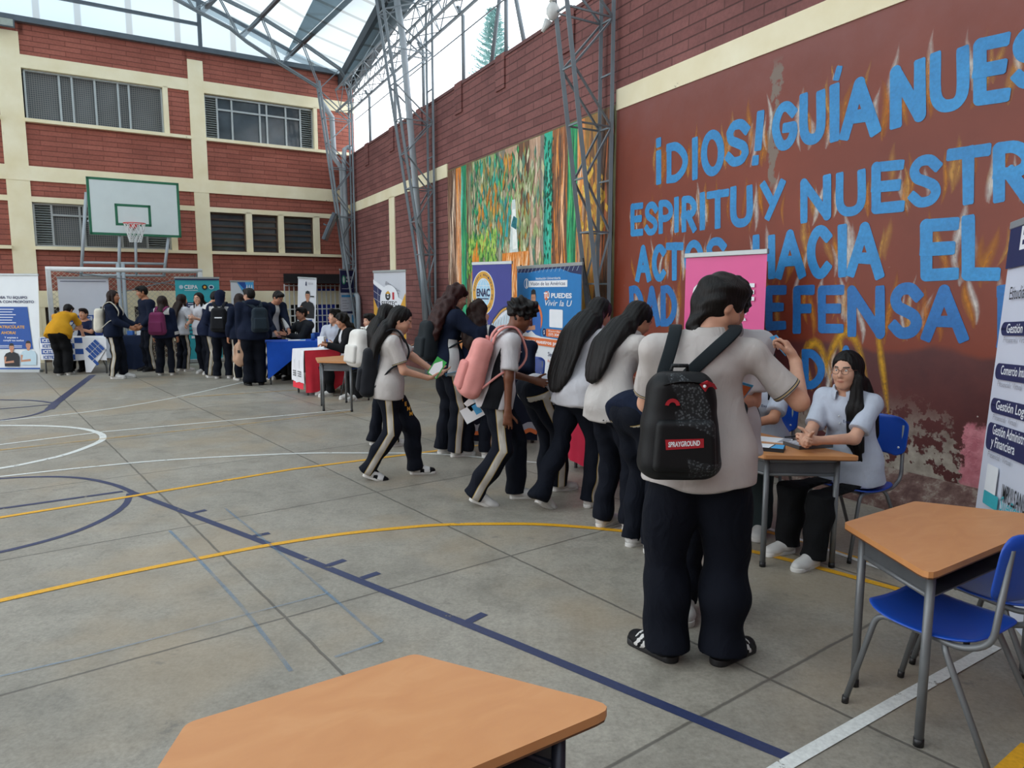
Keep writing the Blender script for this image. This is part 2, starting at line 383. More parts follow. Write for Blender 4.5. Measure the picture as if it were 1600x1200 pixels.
line([(-40, 708), (160, 686), (373, 664), (549, 643)], .06, P_yel2); line([(288, 621), (443, 611), (520, 606)], .07, P_yel2)
line([(145, 586), (87, 630), (77, 640)], .12, P_blue); curve([(-30, 625), (0, 625), (50, 626), (85, 630)], .06, P_blue); curve([(-30, 660), (0, 657), (50, 649), (78, 639)], .06, P_blue)
line([(-10, 640), (40, 636), (82, 632)], .05, P_blue)
line([(1200, 1213), (1222, 1199), (1400, 1097), (1555, 1010)], .055, P_wht); line([(1545, 1230), (1610, 1168)], .06, P_yel)
curve([(265, 830), (310, 875), (370, 940), (425, 1010), (455, 1050)], .02, P_lb); curve([(352, 795), (420, 850), (520, 935), (597, 1003)], .018, P_lb); line([(523, 1028), (597, 1003)], .018, P_lb)
line([(0, 1058), (130, 1028), (390, 960), (512, 928)], .012, P_lb)

# ------------------------------------------------------------------ the school block across the far end
def wf(name, m, boxes, parent=None, kind=True):
    b = MB()
    for q in boxes: b.box(*q)
    o = b.build(name, m, parent, MF if parent is None else None)
    return struct(o) if kind else o
SR = 14.5
COLS = [(3.586, 3.94), (7.39, 7.84), (11.4, 11.8)]
wallF = wf('wall_back', M_cream, [(-.35, SR, -.5, -.06, .0, 1.66)] and [(a, b, -.5, .006, 0, 7.32) for a, b in COLS] + [(-.35, SR, -.5, 0, 6.57, 6.85), (-.35, SR, -.5, .015, 4.125, 4.45), (-.35, SR, -.5, 0, 3.66, 3.78), (-.35, SR, -.5, .01, 1.28, 1.66),
    (4.42, 4.53, -.5, 0, 5.45, 6.6), (.71, .80, -.5, 0, 5.45, 6.6), (4.38, 4.51, -.5, 0, 2.6, 3.7), (.74, .90, -.5, 0, 2.6, 3.7), (1.72, 1.86, -.5, 0, 2.6, 3.7), (2.55, 2.70, -.5, 0, 2.6, 3.7)])
wf('sill', M_cream, [(a, b, -.2, .09, z, z + .075) for a, b in ((-.2, 3.586), (3.94, 7.39), (7.84, 11.4)) for z in (5.405, 2.595)], wallF)
bp = []
for a, b in ((-.35, 3.586), (3.94, 7.39), (7.84, 11.4), (11.8, SR)):
    bp += [(a, b, -.45, -.04, 6.85, 7.52), (a, b, -.45, -.04, 4.45, 5.41), (a, b, -.45, -.04, 3.78, 4.125), (a, b, -.45, -.04, 1.66, 2.60)]
bp += [(3.5, 4.0, -.45, -.04, 7.3, 7.52), (7.3, 7.9, -.45, -.04, 7.3, 7.52), (3.94, 4.42, -.45, -.04, 5.4, 6.6), (-.35, .71, -.45, -.04, 5.4, 6.6), (3.94, 4.38, -.45, -.04, 2.6, 3.7), (-.35, .74, -.45, -.04, 2.6, 3.7), (7.84, SR, -.45, -.04, 5.4, 6.6), (7.84, SR, -.45, -.04, 2.6, 3.7)]
wf('brick_infill', M_brickF, bp, wallF)
wf('dado', pm('old_brown_dado', '#6b5a4c', .8, 0, .25, 3), [(1.7, SR, -.5, -.02, 0, .42)], wallF)
wf('interior_backing', M_dark, [(-.35, SR, -.9, -.48, 0, 7.3)], wallF)
wf('roof_edge', M_steelD, [(-.2, SR, -.5, .10, 7.52, 7.64)], wallF)
mul = []; wd = []
x = 1.75
for x0, x1 in ((1.75, 2.25), (2.55, 3.25), (4.0, 4.55), (4.85, 5.45), (5.75, 6.45), (6.75, 7.3), (7.9, 8.6)): wd.append((x0, x1))
edges = [1.62] + [v for w in wd for v in w] + [SR]
wf('mullion', M_cream, [(edges[i], edges[i + 1], -.5, 0, .4, 1.3) for i in range(0, len(edges), 2)], wallF)
wn_no = [0]
def window(x0, x1, z0, z1, vert, horiz, louv=(), mesh=False, mframe=M_alu, y=-.16):
    """an aluminium window in the far wall: frame and bars, panes, louvred ends"""
    wn_no[0] += 1
    w = thing('window_%d' % wn_no[0], '', ''); del w['label']; del w['category']; w['kind'] = 'structure'; w.matrix_world = MF
    b = MB(); t = .022
    for q in ((x0, x0 + .04, z0, z1), (x1 - .04, x1, z0, z1), (x0, x1, z0, z0 + .04), (x0, x1, z1 - .04, z1)): b.box(q[0], q[1], y - .02, y + .05, q[2], q[3])
    for v in vert: b.box(v - t, v + t, y - .01, y + .04, z0, z1)
    for h, a, c in horiz: b.box(a, c, y - .01, y + .035, h - t, h + t)
    b.build('window_frame', mframe, w)
    xs = sorted([x0] + list(vert) + [x1])
    for i in range(len(xs) - 1):
        cx = (xs[i] + xs[i + 1]) / 2
        if any(a <= cx <= c for a, c in louv):
            l = MB(); n = int((z1 - z0) / .055)
            for k in range(n):
                zz = z0 + (k + .5) * (z1 - z0) / n; l.add([(xs[i], y - .03, zz + .025), (xs[i + 1], y - .03, zz + .025), (xs[i + 1], y + .03, zz - .02), (xs[i], y + .03, zz - .02)], [(0, 1, 2, 3)])
                l.box(xs[i], xs[i + 1], y + .024, y + .034, zz - .026, zz - .016)
            l.build('louvre', M_louv, w)
        else: MB().box(xs[i], xs[i + 1], y - .04, y - .02, z0, z1).build('pane', M_mesh if mesh else M_glass, w)
    return w
window(4.53, 7.36, 5.48, 6.57, (6.68, 6.43, 5.97, 5.49, 5.26), (), (), True)
window(.80, 3.59, 5.48, 6.55, (3.27, 2.91, 2.21, 2.03, 1.53, 1.14), ((6.24, 1.14, 3.27),), ((3.3, 3.6), (.8, 1.13)))
window(4.51, 7.385, 2.67, 3.66, (7.02, 6.46, 6.38, 5.6, 5.05), ((3.40, 5.05, 7.02),), ((7.0, 7.4), (4.5, 5.05)), True)
M_wood = pm('dark_window_timber', '#4a3a30', .6)
for a, b in ((2.70, 3.585), (1.86, 2.55), (.90, 1.72)): window(a, b, 2.67, 3.66, (), [(2.67 + k * .165, a, b) for k in range(1, 6)], (), False, M_wood)
for a, b in wd: window(a, b, .42, 1.28, ((a + b) / 2,), ((.85, a, b),), (), True, M_wood)
# barred gate in the lower right corner, dark canopy above it
gx0, gx1 = W(446, 520)[0], W(531, 520)[0]
door = thing('door_1', '', ''); del door['label']; del door['category']; door['kind'] = 'structure'; door.matrix_world = MF
b = MB(); nb = 13
for k in range(nb):
    xx = gx1 + (gx0 - gx1) * k / (nb - 1); b.box(xx - .013, xx + .013, .05, .076, .02, 1.84)
for z in (.35, .8, .98, 1.16, 1.8): b.box(gx1, gx0, .048, .080, z - .014, z + .014)
b.build('gate_bars', M_white, door)
MB().box(gx1 - .1, gx0, .02, .6, 1.86, 1.90).box(gx1 - .1, gx0, .02, .05, 1.86, 2.12).build('canopy', pm('black_shade_cloth', '#242021', .9), door)
MB().box(gx1 + .1, gx1 + .62, -.05, -.03, .2, 1.72).build('blue_curtain', pm('blue_curtain', '#2638a8', .7), door)
MB().box(gx1, gx0, -.08, -.06, .0, 1.82).build('dark_opening', M_dark, door)

# ------------------------------------------------------------------ the long wall on the right
wallR = struct(MB().box(-.5, 7.83, 0, .3, 0, 3.75).box(-.5, 25, .004, .3, 3.75, 5.24).build('wall_right', M_brickR, None, MR))
struct(MB().box(-.5, 25, -.015, .32, 5.24, 5.29).build('coping', pm('coping_cement', '#6d4a48', .8), wallR))
struct(MB().box(7.83, 13.3, -.002, .3, 0, 3.87).build('mural_ground', pm('mural_ground_paint', '#6f6a45', .7, 0, .3, 3), wallR))
struct(MB().box(13.3, 25, -.006, .3, 0, 3.79).build('painted_plaster', M_plaster, wallR))
c0, c1 = R(609, 330)[0], R(617.5, 330)[0]
struct(MB().box(-.5, 7.83, -.02, .02, 3.76, 4.0).box(c0, c1, -.02, .02, 0, 3.8).box(13.3, 25, -.02, .02, 3.79, 4.03).build('cream_band', M_cream, wallR))
def plinth_mat():
    t = NT('worn_kerb'); n = t.noise(9, 7, rough=.7); t.color(t.ramp(n, [(.38, lin('#4f332e')), (.52, lin('#6b5048')), (.62, lin('#8d7f74')), (.75, lin('#766a61'))])); t.rough(.8); t.bump(n, .5, .02); return t.m
struct(MB().loft([[(s, 0.02, 0), (s, -.24, 0), (s, -.22, .09), (s, -.02, .27), (s, .02, .27)] for s in (13.3, 25)], 0, None, True).build('kerb_ledge', plinth_mat(), wallR))
pil = MB()
for s in (2.4, 4.46, 6.32, 8.39, 10.1, 12.15): pil.box(s - .16, s + .16, -.022, .31, 4.78, 5.31)
struct(pil.build('pilaster_stub', M_brickR, wallR))

# painted forest: wavy strokes of paint on the wall, in trunks and leaves
def painted():
    t = NT('mural_paint'); a = t.n('Attribute', attribute_name='col'); n = t.noise(14, 4)
    t.color(t.mix(1.0, a.outputs['Color'], t.ramp(n, [(.3, 1.0), (.7, 1.3)]), 'MULTIPLY')); t.rough(.55); return t.m
M_paint = painted()
mu = MB(); mcol = []
rnd = random.Random(3)
def stroke(pts, w, c, jit=.08):
    k = 1 + rnd.uniform(-jit, jit); n0 = len(mu.v); mu.ribbon(pts, w, -.004 - len(mu.f) * 6e-7, 0, 'y')
    mcol.extend([tuple(min(1, v * k) for v in lin(c)[:3]) + (1,)] * (len(mu.v) - n0))
def ms(px): return R(px, 300)[0]
Z0, Z1 = .35, 3.85
def trunk(p0, p1, pal, n, z0=Z0, z1=Z1, wob=.03, base=None):
    a, b = ms(p0), ms(p1)
    stroke([((a + b) / 2, z0), ((a + b) / 2, z1)], b - a, base or pal[0], 0)
    for k in range(n):
        s = a + (b - a) * rnd.random(); za = z0 + (z1 - z0) * rnd.random() * .8; zb = min(z1, za + rnd.uniform(.5, 1.7)); w = rnd.uniform(.012, .045) * (1 + (b - a))
        ph = rnd.random() * 6; m = 14
        pts = [(min(max(s + wob * math.sin(ph + 4.2 * q / m * (zb - za)), a), b), za + (zb - za) * q / m) for q in range(m + 1)]
        stroke(pts, [w * math.sin(PI * min(max(q / m, .04), .96)) for q in range(m + 1)], rnd.choice(pal))
BR = ['#6a4a36', '#7d5b45', '#8f6a52', '#4d372c', '#5a4335']; OR = ['#d07a2c', '#e08a35', '#b96627', '#e7a35c', '#7d4b2b', '#f0b98a']
GR = ['#1f8a5a', '#27a672', '#16724a', '#58b96a', '#0f5a40']; TE = ['#35b59a', '#2a9c86', '#1d6f60', '#63c9b0']; OL = ['#8f9b66', '#a9b47c', '#7d8c5c', '#bdbb92', '#74836a', '#9aa07e', '#cbcaa6']
PK = ['#b9957a', '#cfae92', '#a5856e', '#8d6f5c', '#dcc4ac']; GY = ['#7d776a', '#8f897a', '#6b665c', '#a59f8c']
trunk(700, 715, BR + PK, 60); trunk(713, 721, OR + PK, 40); trunk(721, 729, GR + TE, 50, base='#1f8a5a'); trunk(729, 740, BR + OL, 40); trunk(738, 776, OL + GY, 170); trunk(774, 790, GY + OL, 60); trunk(790, 812, PK + OL, 60)
trunk(811, 830, BR + ['#a8752f', '#c08a3a'], 70); trunk(828, 849, PK, 70); trunk(845, 852, GY, 25); trunk(851, 865, TE, 40, base='#2fb08f'); trunk(864, 889, OR + BR + ['#8a5a3c', '#6d4630'], 150, base='#a0663c')
trunk(888, 904, GR, 80, base='#1c8f58'); trunk(903, 916, OR + PK, 60); trunk(914, 938, ['#8f6a34', '#a98038', '#6b4a30', '#b4712f', '#7f5a36'], 120); trunk(936, 957.5, BR + ['#b4643a', '#4a332b'], 90)
def dabs(p0, p1, z0, z1, pal, n, r0, r1, vert=1.8):
    a, b = ms(p0), ms(p1)
    for k in range(n):
        s = rnd.uniform(a, b); z = rnd.uniform(z0, z1); r = rnd.uniform(r0, r1); t = rnd.uniform(-.5, .5)
        stroke([(s - t * r, z - r * vert), (s, z), (s + t * r, z + r * vert)], [.006, r * 1.3, .006], rnd.choice(pal))
dabs(738, 812, 2.3, 3.8, OL + GR + ['#2f9d8a', '#3f8f6a'], 420, .02, .06); dabs(747, 800, 2.4, 3.7, ['#c9822e', '#d0953c', '#3aa088', '#2a7f80', '#b9782e', '#7c8a52', '#5f6f55'], 130, .03, .085); dabs(733, 812, 1.2, 3.8, ['#3a3b2c', '#4d4534', '#2d4a38'], 90, .006, .02, 3)
dabs(730, 776, 1.9, 2.65, ['#5f9a45', '#7fb04a', '#3f7d3c', '#a8c65a'], 240, .03, .07, 1.2); dabs(851, 865, .8, 3.8, ['#0f4d3c', '#165e4a'], 150, .02, .035, 1.2); dabs(808, 850, 2.0, 3.7, OL + ['#58806a'], 120, .03, .08)
dabs(905, 950, 2.4, 3.35, ['#d0a13a', '#b98a2c', '#e0b84a'], 70, .03, .07, 1.0); dabs(738, 748, 1.8, 2.4, ['#e0872c', '#d5782a'], 20, .04, .1, 2)
f0, f1 = ms(797), ms(811)
stroke([((f0 + f1) / 2, 2.22), ((f0 + f1) / 2, 3.05)], [f1 - f0, (f1 - f0) * .35], '#c9d3d0', 0); stroke([((f0 + f1) / 2 + .05, 2.3), ((f0 + f1) / 2, 2.9)], [.16, .1], '#eef0ea', 0)
stroke([((f0 + f1) / 2, 2.62), ((f0 + f1) / 2 + .06, 2.78)], [.2, .14], '#2c7d86', 0); stroke([(f0 - .1, 2.5), (f0 - .02, 2.95)], [.1, .02], '#2a9ca0', 0)
trunk(786, 828, ['#d9802c', '#e59440', '#f0c9a0', '#c46f26', '#e8b07a'], 70, Z0, 2.25, .06, base='#d9802c')
struct(mu.build('painted_forest', M_paint, wallR, None, {'col': mcol}))

# painted prayer in blue capitals with flames
ST = {'D': [[(0, 0), (0, 1)], [(0, 1), (.45, 1), (.85, .78), (1, .5), (.85, .2), (.45, 0), (0, 0)]], 'I': [[(.5, 0), (.5, 1)]], 'O': [[(.5 + .5 * math.cos(a), .5 + .5 * math.sin(a)) for a in [k * PI / 8 for k in range(17)]]],
      'S': [[(1, .86), (.72, 1), (.3, .98), (.05, .8), (.15, .6), (.5, .5), (.88, .38), (.98, .2), (.75, .03), (.3, 0), (0, .14)]], '!': [[(.7, .33), (1, 1)], [(0.35, 0), (.36, .02)]], 'i': [[(.5, 0), (.5, .68)], [(.5, .97), (.5, 1)]],
      'G': [[(.95, .85), (.65, 1), (.3, .95), (.03, .65), (.03, .35), (.3, .03), (.7, .03), (.97, .25), (.97, .45), (.6, .45)]], 'U': [[(0, 1), (0, .3), (.18, .06), (.5, 0), (.82, .06), (1, .3), (1, 1)]],
      "'": [[(.35, 0), (.75, 1)]], 'A': [[(0, 0), (.5, 1), (1, 0)], [(.2, .32), (.8, .32)]], 'N': [[(0, 0), (0, 1), (1, 0), (1, 1)]], 'E': [[(1, 1), (0, 1), (0, 0), (1, 0)], [(0, .52), (.85, .52)]], 'P': [[(0, 0), (0, 1), (.6, 1), (1, .82), (.95, .58), (.55, .45), (0, .45)]],
      'R': [[(0, 0), (0, 1), (.6, 1), (1, .82), (.95, .6), (.55, .48), (0, .48)], [(.4, .48), (1, 0)]], 'T': [[(0, 1), (1, 1)], [(.5, 1), (.5, 0)]], 'Y': [[(0, 1), (.42, .5)], [(1, 1), (.25, 0)]], 'C': [[(1, .88), (.7, 1), (.35, .96), (.03, .68), (.03, .32), (.35, .03), (.7, 0), (1, .14)]],
      'H': [[(0, 0), (0, 1)], [(1, 0), (1, 1)], [(0, .5), (1, .5)]], 'L': [[(0, 1), (0, 0), (1, 0)]], 'F': [[(1, 1), (0, 1), (0, 0)], [(0, .52), (.8, .52)]], 'V': [[(0, 1), (.5, 0), (1, 1)]]}
def cr(x0, x1, lt, lb, rt=None, rb=None): k = .4125; return (940 + x0 * k, 940 + x1 * k, lt * k, lb * k, (lt if rt is None else rt) * k, (lb if rb is None else rb) * k)
LET = [('i', *cr(205, 232, 522, 700)), ('D', *cr(248, 330, 545, 697, 535, 680)), ('I', *cr(338, 374, 520, 682)), ('O', *cr(378, 468, 494, 672, 488, 664)), ('S', *cr(472, 562, 460, 636, 450, 622)), ('!', *cr(562, 618, 420, 628)), ('G', *cr(648, 745, 392, 578, 380, 560)), ('U', *cr(752, 850, 356, 556, 340, 540)),
       ("'", *cr(876, 918, 250, 306)), ('I', *cr(862, 908, 318, 538)), ('A', *cr(905, 1058, 300, 535, 290, 505)), ('N', *cr(1095, 1232, 255, 492, 215, 455)), ('U', *cr(1245, 1395, 200, 435, 172, 415)), ('E', *cr(1410, 1552, 150, 405, 118, 385)), ('S', *cr(1556, 1700, 112, 345, 90, 320)), ('T', *cr(1712, 1860, 80, 320, 50, 300)),
       ('E', *cr(112, 160, 772, 897, 765, 892)), ('S', *cr(165, 215, 765, 892)), ('P', *cr(218, 272, 758, 886)), ('I', *cr(274, 298, 746, 882)), ('R', *cr(305, 362, 742, 880)), ('I', *cr(372, 396, 728, 872)), ('T', *cr(400, 486, 726, 872, 714, 860)), ('U', *cr(490, 575, 708, 866, 700, 856)), ('Y', *cr(605, 698, 690, 840, 680, 825)),
       ('N', *cr(755, 872, 678, 848, 660, 832)), ('U', *cr(890, 1003, 655, 826, 640, 812)), ('E', *cr(1025, 1150, 615, 812, 603, 800)), ('S', *cr(1165, 1290, 594, 790, 582, 780)), ('T', *cr(1310, 1478, 566, 784, 542, 770)), ('R', *cr(1484, 1640, 540, 770, 528, 765)), ('O', *cr(1660, 1800, 520, 760, 505, 750)),
       ('A', *cr(130, 190, 928, 1068)), ('C', *cr(193, 245, 926, 1066)), ('T', *cr(245, 312, 918, 1064)), ('O', *cr(315, 390, 908, 1055)), ('S', *cr(396, 474, 900, 1050)), ('H', *cr(575, 660, 890, 1056)), ('A', *cr(660, 775, 872, 1058, 866, 1052)), ('C', *cr(780, 873, 854, 1056)), ('I', *cr(893, 936, 850, 1052)), ('A', *cr(930, 1072, 844, 1048, 838, 1060)),
       ('E', *cr(1210, 1358, 832, 1068, 822, 1060)), ('L', *cr(1366, 1515, 815, 1064)),
       ('D', 984, 1007, 447, 506, 446, 506), ('A', 1006, 1033, 447, 510, 446, 510), ('D', 1033, 1059, 446, 510, 445, 510), ('D', 1155, 1190, 445, 514, 445, 514), ('E', 1197, 1230, 446, 517, 446, 515), ('F', 1240, 1274, 446, 521, 445, 521), ('E', 1279, 1320, 446, 521, 445, 521), ('N', 1325, 1384, 446, 526, 446, 530), ('S', 1391, 1442, 443, 529, 442, 529), ('A', 1441, 1514, 446, 533, 444, 535), ('D', 1559, 1625, 445, 545, 445, 550),
       ('V', 1165, 1200, 545, 600, 545, 600), ('D', 1254, 1290, 545, 608, 550, 606), ('A', 1301, 1346, 540, 590, 540, 585)]
let = MB(); let2 = MB(); N_TOP = [l[0] for l in LET].index('L') + 1; fl = MB(); fcol = []
rnd = random.Random(11)
def soft(name):
    t = NT(name); a = t.n('Attribute', attribute_name='col'); t.color(a.outputs['Color']); t.rough(.6); n = t.noise(22, 4)
    tr = t.n('BsdfTransparent'); mx = t.n('MixShader'); t.l(t.math('MULTIPLY', a.outputs['Alpha'], t.ramp(n, [(.3, .55), (.65, 1.0)])), mx.inputs[0]); t.l(tr.outputs[0], mx.inputs[1]); t.l(t.b.outputs[0], mx.inputs[2]); t.l(mx.outputs[0], t.out.inputs[0]); return t.m
def flame(pts, w, c, al):
    """a brushed flame: opaque spine, edges that thin out"""
    n = len(pts); y = -.0066 - len(fl.f) * 1e-7
    rows = []
    for i, p in enumerate(pts):
        a = pts[max(i - 1, 0)]; b = pts[min(i + 1, n - 1)]; tx, tz = b[0] - a[0], b[1] - a[1]; q = math.hypot(tx, tz) or 1; ww = w * math.sin(PI * (.08 + .92 * i / (n - 1))) / 2
        rows.append([(p[0] - tz / q * ww * u, y, p[1] + tx / q * ww * u) for u in (-1, 0, 1)])
    fl.loft(rows, 0, None, False, False, False)
    for i in range(n):
        e = al * math.sin(PI * (.1 + .88 * i / (n - 1)))
        for u in (0, 1, 0): fcol.append(lin(c)[:3] + (e * u,))
for j, (ch, x0, x1, lt, lb, rt, rb) in enumerate(LET):
    TL, BL, TR, BR_ = [np.array(R(x, y)) for x, y in ((x0, lt), (x0, lb), (x1, rt), (x1, rb))]
    h = TL[1] - BL[1]; wd_ = np.linalg.norm(BR_ - BL); sw = (.205 if ch not in "!i'" else .18) * h
    if ch == "'": sw = h * .55
    sw = min(sw, wd_ * (.44 if ch not in "Ii!'" else 1.2)); u0 = min(.5, sw / 2 / wd_); v0 = min(.45, sw / 2 / h)
    def mp(p):
        u = u0 + (1 - 2 * u0) * p[0]; v = v0 + (1 - 2 * v0) * p[1]
        return tuple((BL * (1 - u) + BR_ * u) * (1 - v) + (TL * (1 - u) + TR * u) * v)
    y = -.0082
    LB = let2 if j >= N_TOP else let
    for sk in ST[ch]:
        pts = [np.array(mp(p)) for p in sk]; runs = [[pts[0]]]
        for i in range(1, len(pts)):
            runs[-1].append(pts[i])
            if i < len(pts) - 1:
                d0, d1 = pts[i] - pts[i - 1], pts[i + 1] - pts[i]
                if d0 @ d1 < .45 * np.linalg.norm(d0) * np.linalg.norm(d1): runs.append([pts[i]])
        for rn in runs:
            y -= 3e-4
            if len(rn) == 2: sm = [rn[0] + (rn[1] - rn[0]) * t for t in (0, .25, .5, .75, 1)]
            else:
                cl = np.linalg.norm(rn[0] - rn[-1]) < 1e-6; Q = [rn[-2] if cl else 2 * rn[0] - rn[1]] + rn + [rn[1] if cl else 2 * rn[-1] - rn[-2]]; sm = []
                for i in range(1, len(Q) - 2):
                    a, b, c, d = Q[i - 1:i + 3]
                    for t in (0, .25, .5, .75): sm.append(.5 * ((2 * b) + (-a + c) * t + (2 * a - 5 * b + 4 * c - d) * t * t + (-a + 3 * b - 3 * c + d) * t ** 3))
                sm.append(rn[-1])
            w0, w1 = sw * rnd.uniform(.92, 1.06), sw * rnd.uniform(.92, 1.06); ww = [w0 + (w1 - w0) * i / (len(sm) - 1) for i in range(len(sm))]
            LB.ribbon([tuple(p) for p in sm], ww, y, 0, 'y')
            for e, p, p2, q_ in ((rn[0], sm[0], sm[1], w0), (rn[-1], sm[-1], sm[-2], w1)):
                if (e is pts[0] or e is pts[-1]) and np.linalg.norm(pts[0] - pts[-1]) > 1e-6:
                    d_ = (p - p2) / np.linalg.norm(p - p2); y -= 3e-4; LB.ribbon([tuple(p - d_ * .002), tuple(p + d_ * q_ * .36), tuple(p + d_ * q_ * .5)], [q_, q_ * rnd.uniform(.94, 1.04), q_ * .80], y, 0, 'y')
                else: y -= 3e-4; LB.disc(p[0], p[1], q_ * .5, None, y, 0, 18)
    for k in range(5):
        u = rnd.choice((0, 0, 1, 1, .5)) + rnd.uniform(-.12, .12); bx = BL[0] + (BR_[0] - BL[0]) * u; bz = BL[1] + h * rnd.uniform(-.15, .35); L_ = h * rnd.uniform(.6, 1.1); ph = rnd.random() * 6; dx = rnd.uniform(-.16, .16) * h
        flame([(bx + dx * q / 9 + .05 * h * math.sin(ph + q * .55), bz + L_ * q / 9) for q in range(10)], h * rnd.uniform(.10, .24), rnd.choice(['#d58a2a', '#c8782a', '#d9a050', '#e6ded4', '#e8e2da', '#cf8428']), rnd.uniform(.55, .95))
for cx, cz, r in ((1272, 575, .24), (1322, 560, .26)):
    s, z = R(cx, cz); flame([(s - r + 2 * r * q / 14, z - .28 + .5 * math.sin(PI * q / 14)) for q in range(15)], .12, '#d9a020', 1)
    flame([(s + r * .9 + .02 * q, z + .45 - .09 * q) for q in range(12)], .08, '#d9a020', 1)
def lp(nm, ca, cb):
    t = NT(nm); n = t.noise(2.5, 5); n2 = t.noise(45, 3); t.color(t.mix(1.0, t.ramp(n, [(.3, lin(ca)), (.7, lin(cb))]), t.ramp(n2, [(.3, .85), (.7, 1.08)]), 'MULTIPLY')); t.rough(.5); return t.m
struct(fl.build('painted_flames', soft('flame_paint'), wallR, None, {'col': fcol})); struct(let.build('painted_lettering', lp('blue_mural_paint', '#2680bd', '#3496d2'), wallR)); struct(let2.build('painted_lettering', lp('deep_blue_mural_paint', '#1a63a6', '#2478bd'), wallR))

struct(MB().box(-26, 9, -9.3, -9, 0, 7.2).build('added_shade_wall', M_brickR)); struct(MB().box(3.4, 9, -9, .9, 0, 7.0).build('added_shade_block', M_brickR))  # unseen wall and block, added to shade the near and right-hand court
# ------------------------------------------------------------------ steelwork
def CP(s, a, z): p = K + ur * s + uf * a; return np.array([p[0], p[1], z])
def lattice_col(s0, ds, k, ztop, label, pipe=None, a0=.10):
    o = thing('lattice_column', label, 'column', Matrix.Translation(Vector(CP(s0, .3, 0)))); B = np.array(o.matrix_world.translation)
    L = lambda z: a0 + .04 + max(0, z - .9) * k
    for s in (s0, s0 + ds):
        MB().tube([CP(s, L(z), z) - B for z in (0, .9, ztop)], .035, 4).build('chord', M_steel, o); MB().tube([CP(s, .07, z) - B for z in (0, ztop)], .03, 4).build('chord', M_steel, o)
    lz = MB(); z = .5; side = 0
    while z < ztop - .3:
        z2 = min(z + .62, ztop)
        for s in (s0, s0 + ds):
            a, b = ((.07, L(z2)) if side else (L(z), .07)); lz.tube([CP(s, a, z) - B, CP(s, b, z2) - B], .016, 4)
            if side == 0: lz.tube([CP(s, .07, z2) - B, CP(s, L(z2), z2) - B], .014, 4)
        for f in (lambda q: L(q), lambda q: .07): lz.tube([CP(s0, f(z2), z2) - B, CP(s0 + ds, f(z2), z2) - B], .014, 4)
        z = z2; side ^= 1
    lz.build('lacing', M_steel, o)
    return o
lattice_col(1.0, .28, .128, 6.95, 'grey steel lattice column in the corner where the two brick walls meet')
lattice_col(6.95, .32, .155, 7.05, 'grey steel lattice column beside the forest mural, standing against the plain brick')
lattice_col(13.02, .26, .155, 7.1, 'grey steel lattice column between the forest mural and the blue lettering')
def pipe(name, label, path, r, m=M_pipe, cat='pipe'):
    o = tag(MB().tube([np.array(p) - np.array(path[0]) for p in path], r, 12).build(name, m, None, Matrix.Translation(Vector(path[0]))), label, cat); return o
pipe('downpipe', 'thick grey downpipe running down inside the lattice column beside the mural', [CP(7.12, .80, 7.4), CP(7.12, .62, 6.3), CP(7.12, .27, 1.9), CP(7.12, .2, .0)], .062)
pipe('downpipe', 'grey drainpipe with two bends coming down from the gutter in the corner', [CP(.62, .75, 6.75), CP(.62, .72, 6.6), CP(.62, .45, 6.25), CP(.62, .42, 5.2), CP(.62, .22, 4.95), CP(.62, .2, 1.9), CP(.62, .2, 1.2), CP(.62, .14, 0)], .07)
pipe('downpipe', 'straight grey drainpipe with a side elbow near the wall top in the corner', [CP(.9, -.0, 5.42), CP(.9, .1, 5.46), CP(.9, .2, 5.40), CP(.9, .22, 5.0), CP(.9, .17, 1.6), CP(.9, .14, .0)], .06)
pipe('downpipe', 'short grey drain elbow low on the brick beside the corner banner', [CP(1.55, .10, 0), CP(1.55, .10, 1.35), CP(1.5, .10, 1.5), CP(1.38, .10, 1.56)], .07)
gd = thing('lattice_girder', 'long grey steel lattice girder running above the right wall under the roof edge', 'girder', Matrix.Translation(Vector(CP(1, .2, 6.3)))); B = np.array(gd.matrix_world.translation)
zb = lambda s: 6.30 + .004 * s
for a, dz in ((.10, 0), (.42, 0), (.10, .55), (.42, .55)): MB().tube([CP(s, a, zb(s) + dz) - B for s in (1.0, 21.6)], .028, 4).build('chord', M_steel, gd)
lz = MB(); s = 1.0; k = 0
while s < 21.2:
    e = s + .45
    for a in (.10, .42): lz.tube([CP(s, a, zb(s) + (0 if k else .55)) - B, CP(e, a, zb(e) + (.55 if k else 0)) - B], .012, 4)
    for dz in (0, .55): lz.tube([CP(s, .10 if k else .42, zb(s) + dz) - B, CP(e, .42 if k else .10, zb(e) + dz) - B], .010, 4)
    s = e; k ^= 1
lz.build('lacing', M_steel, gd)
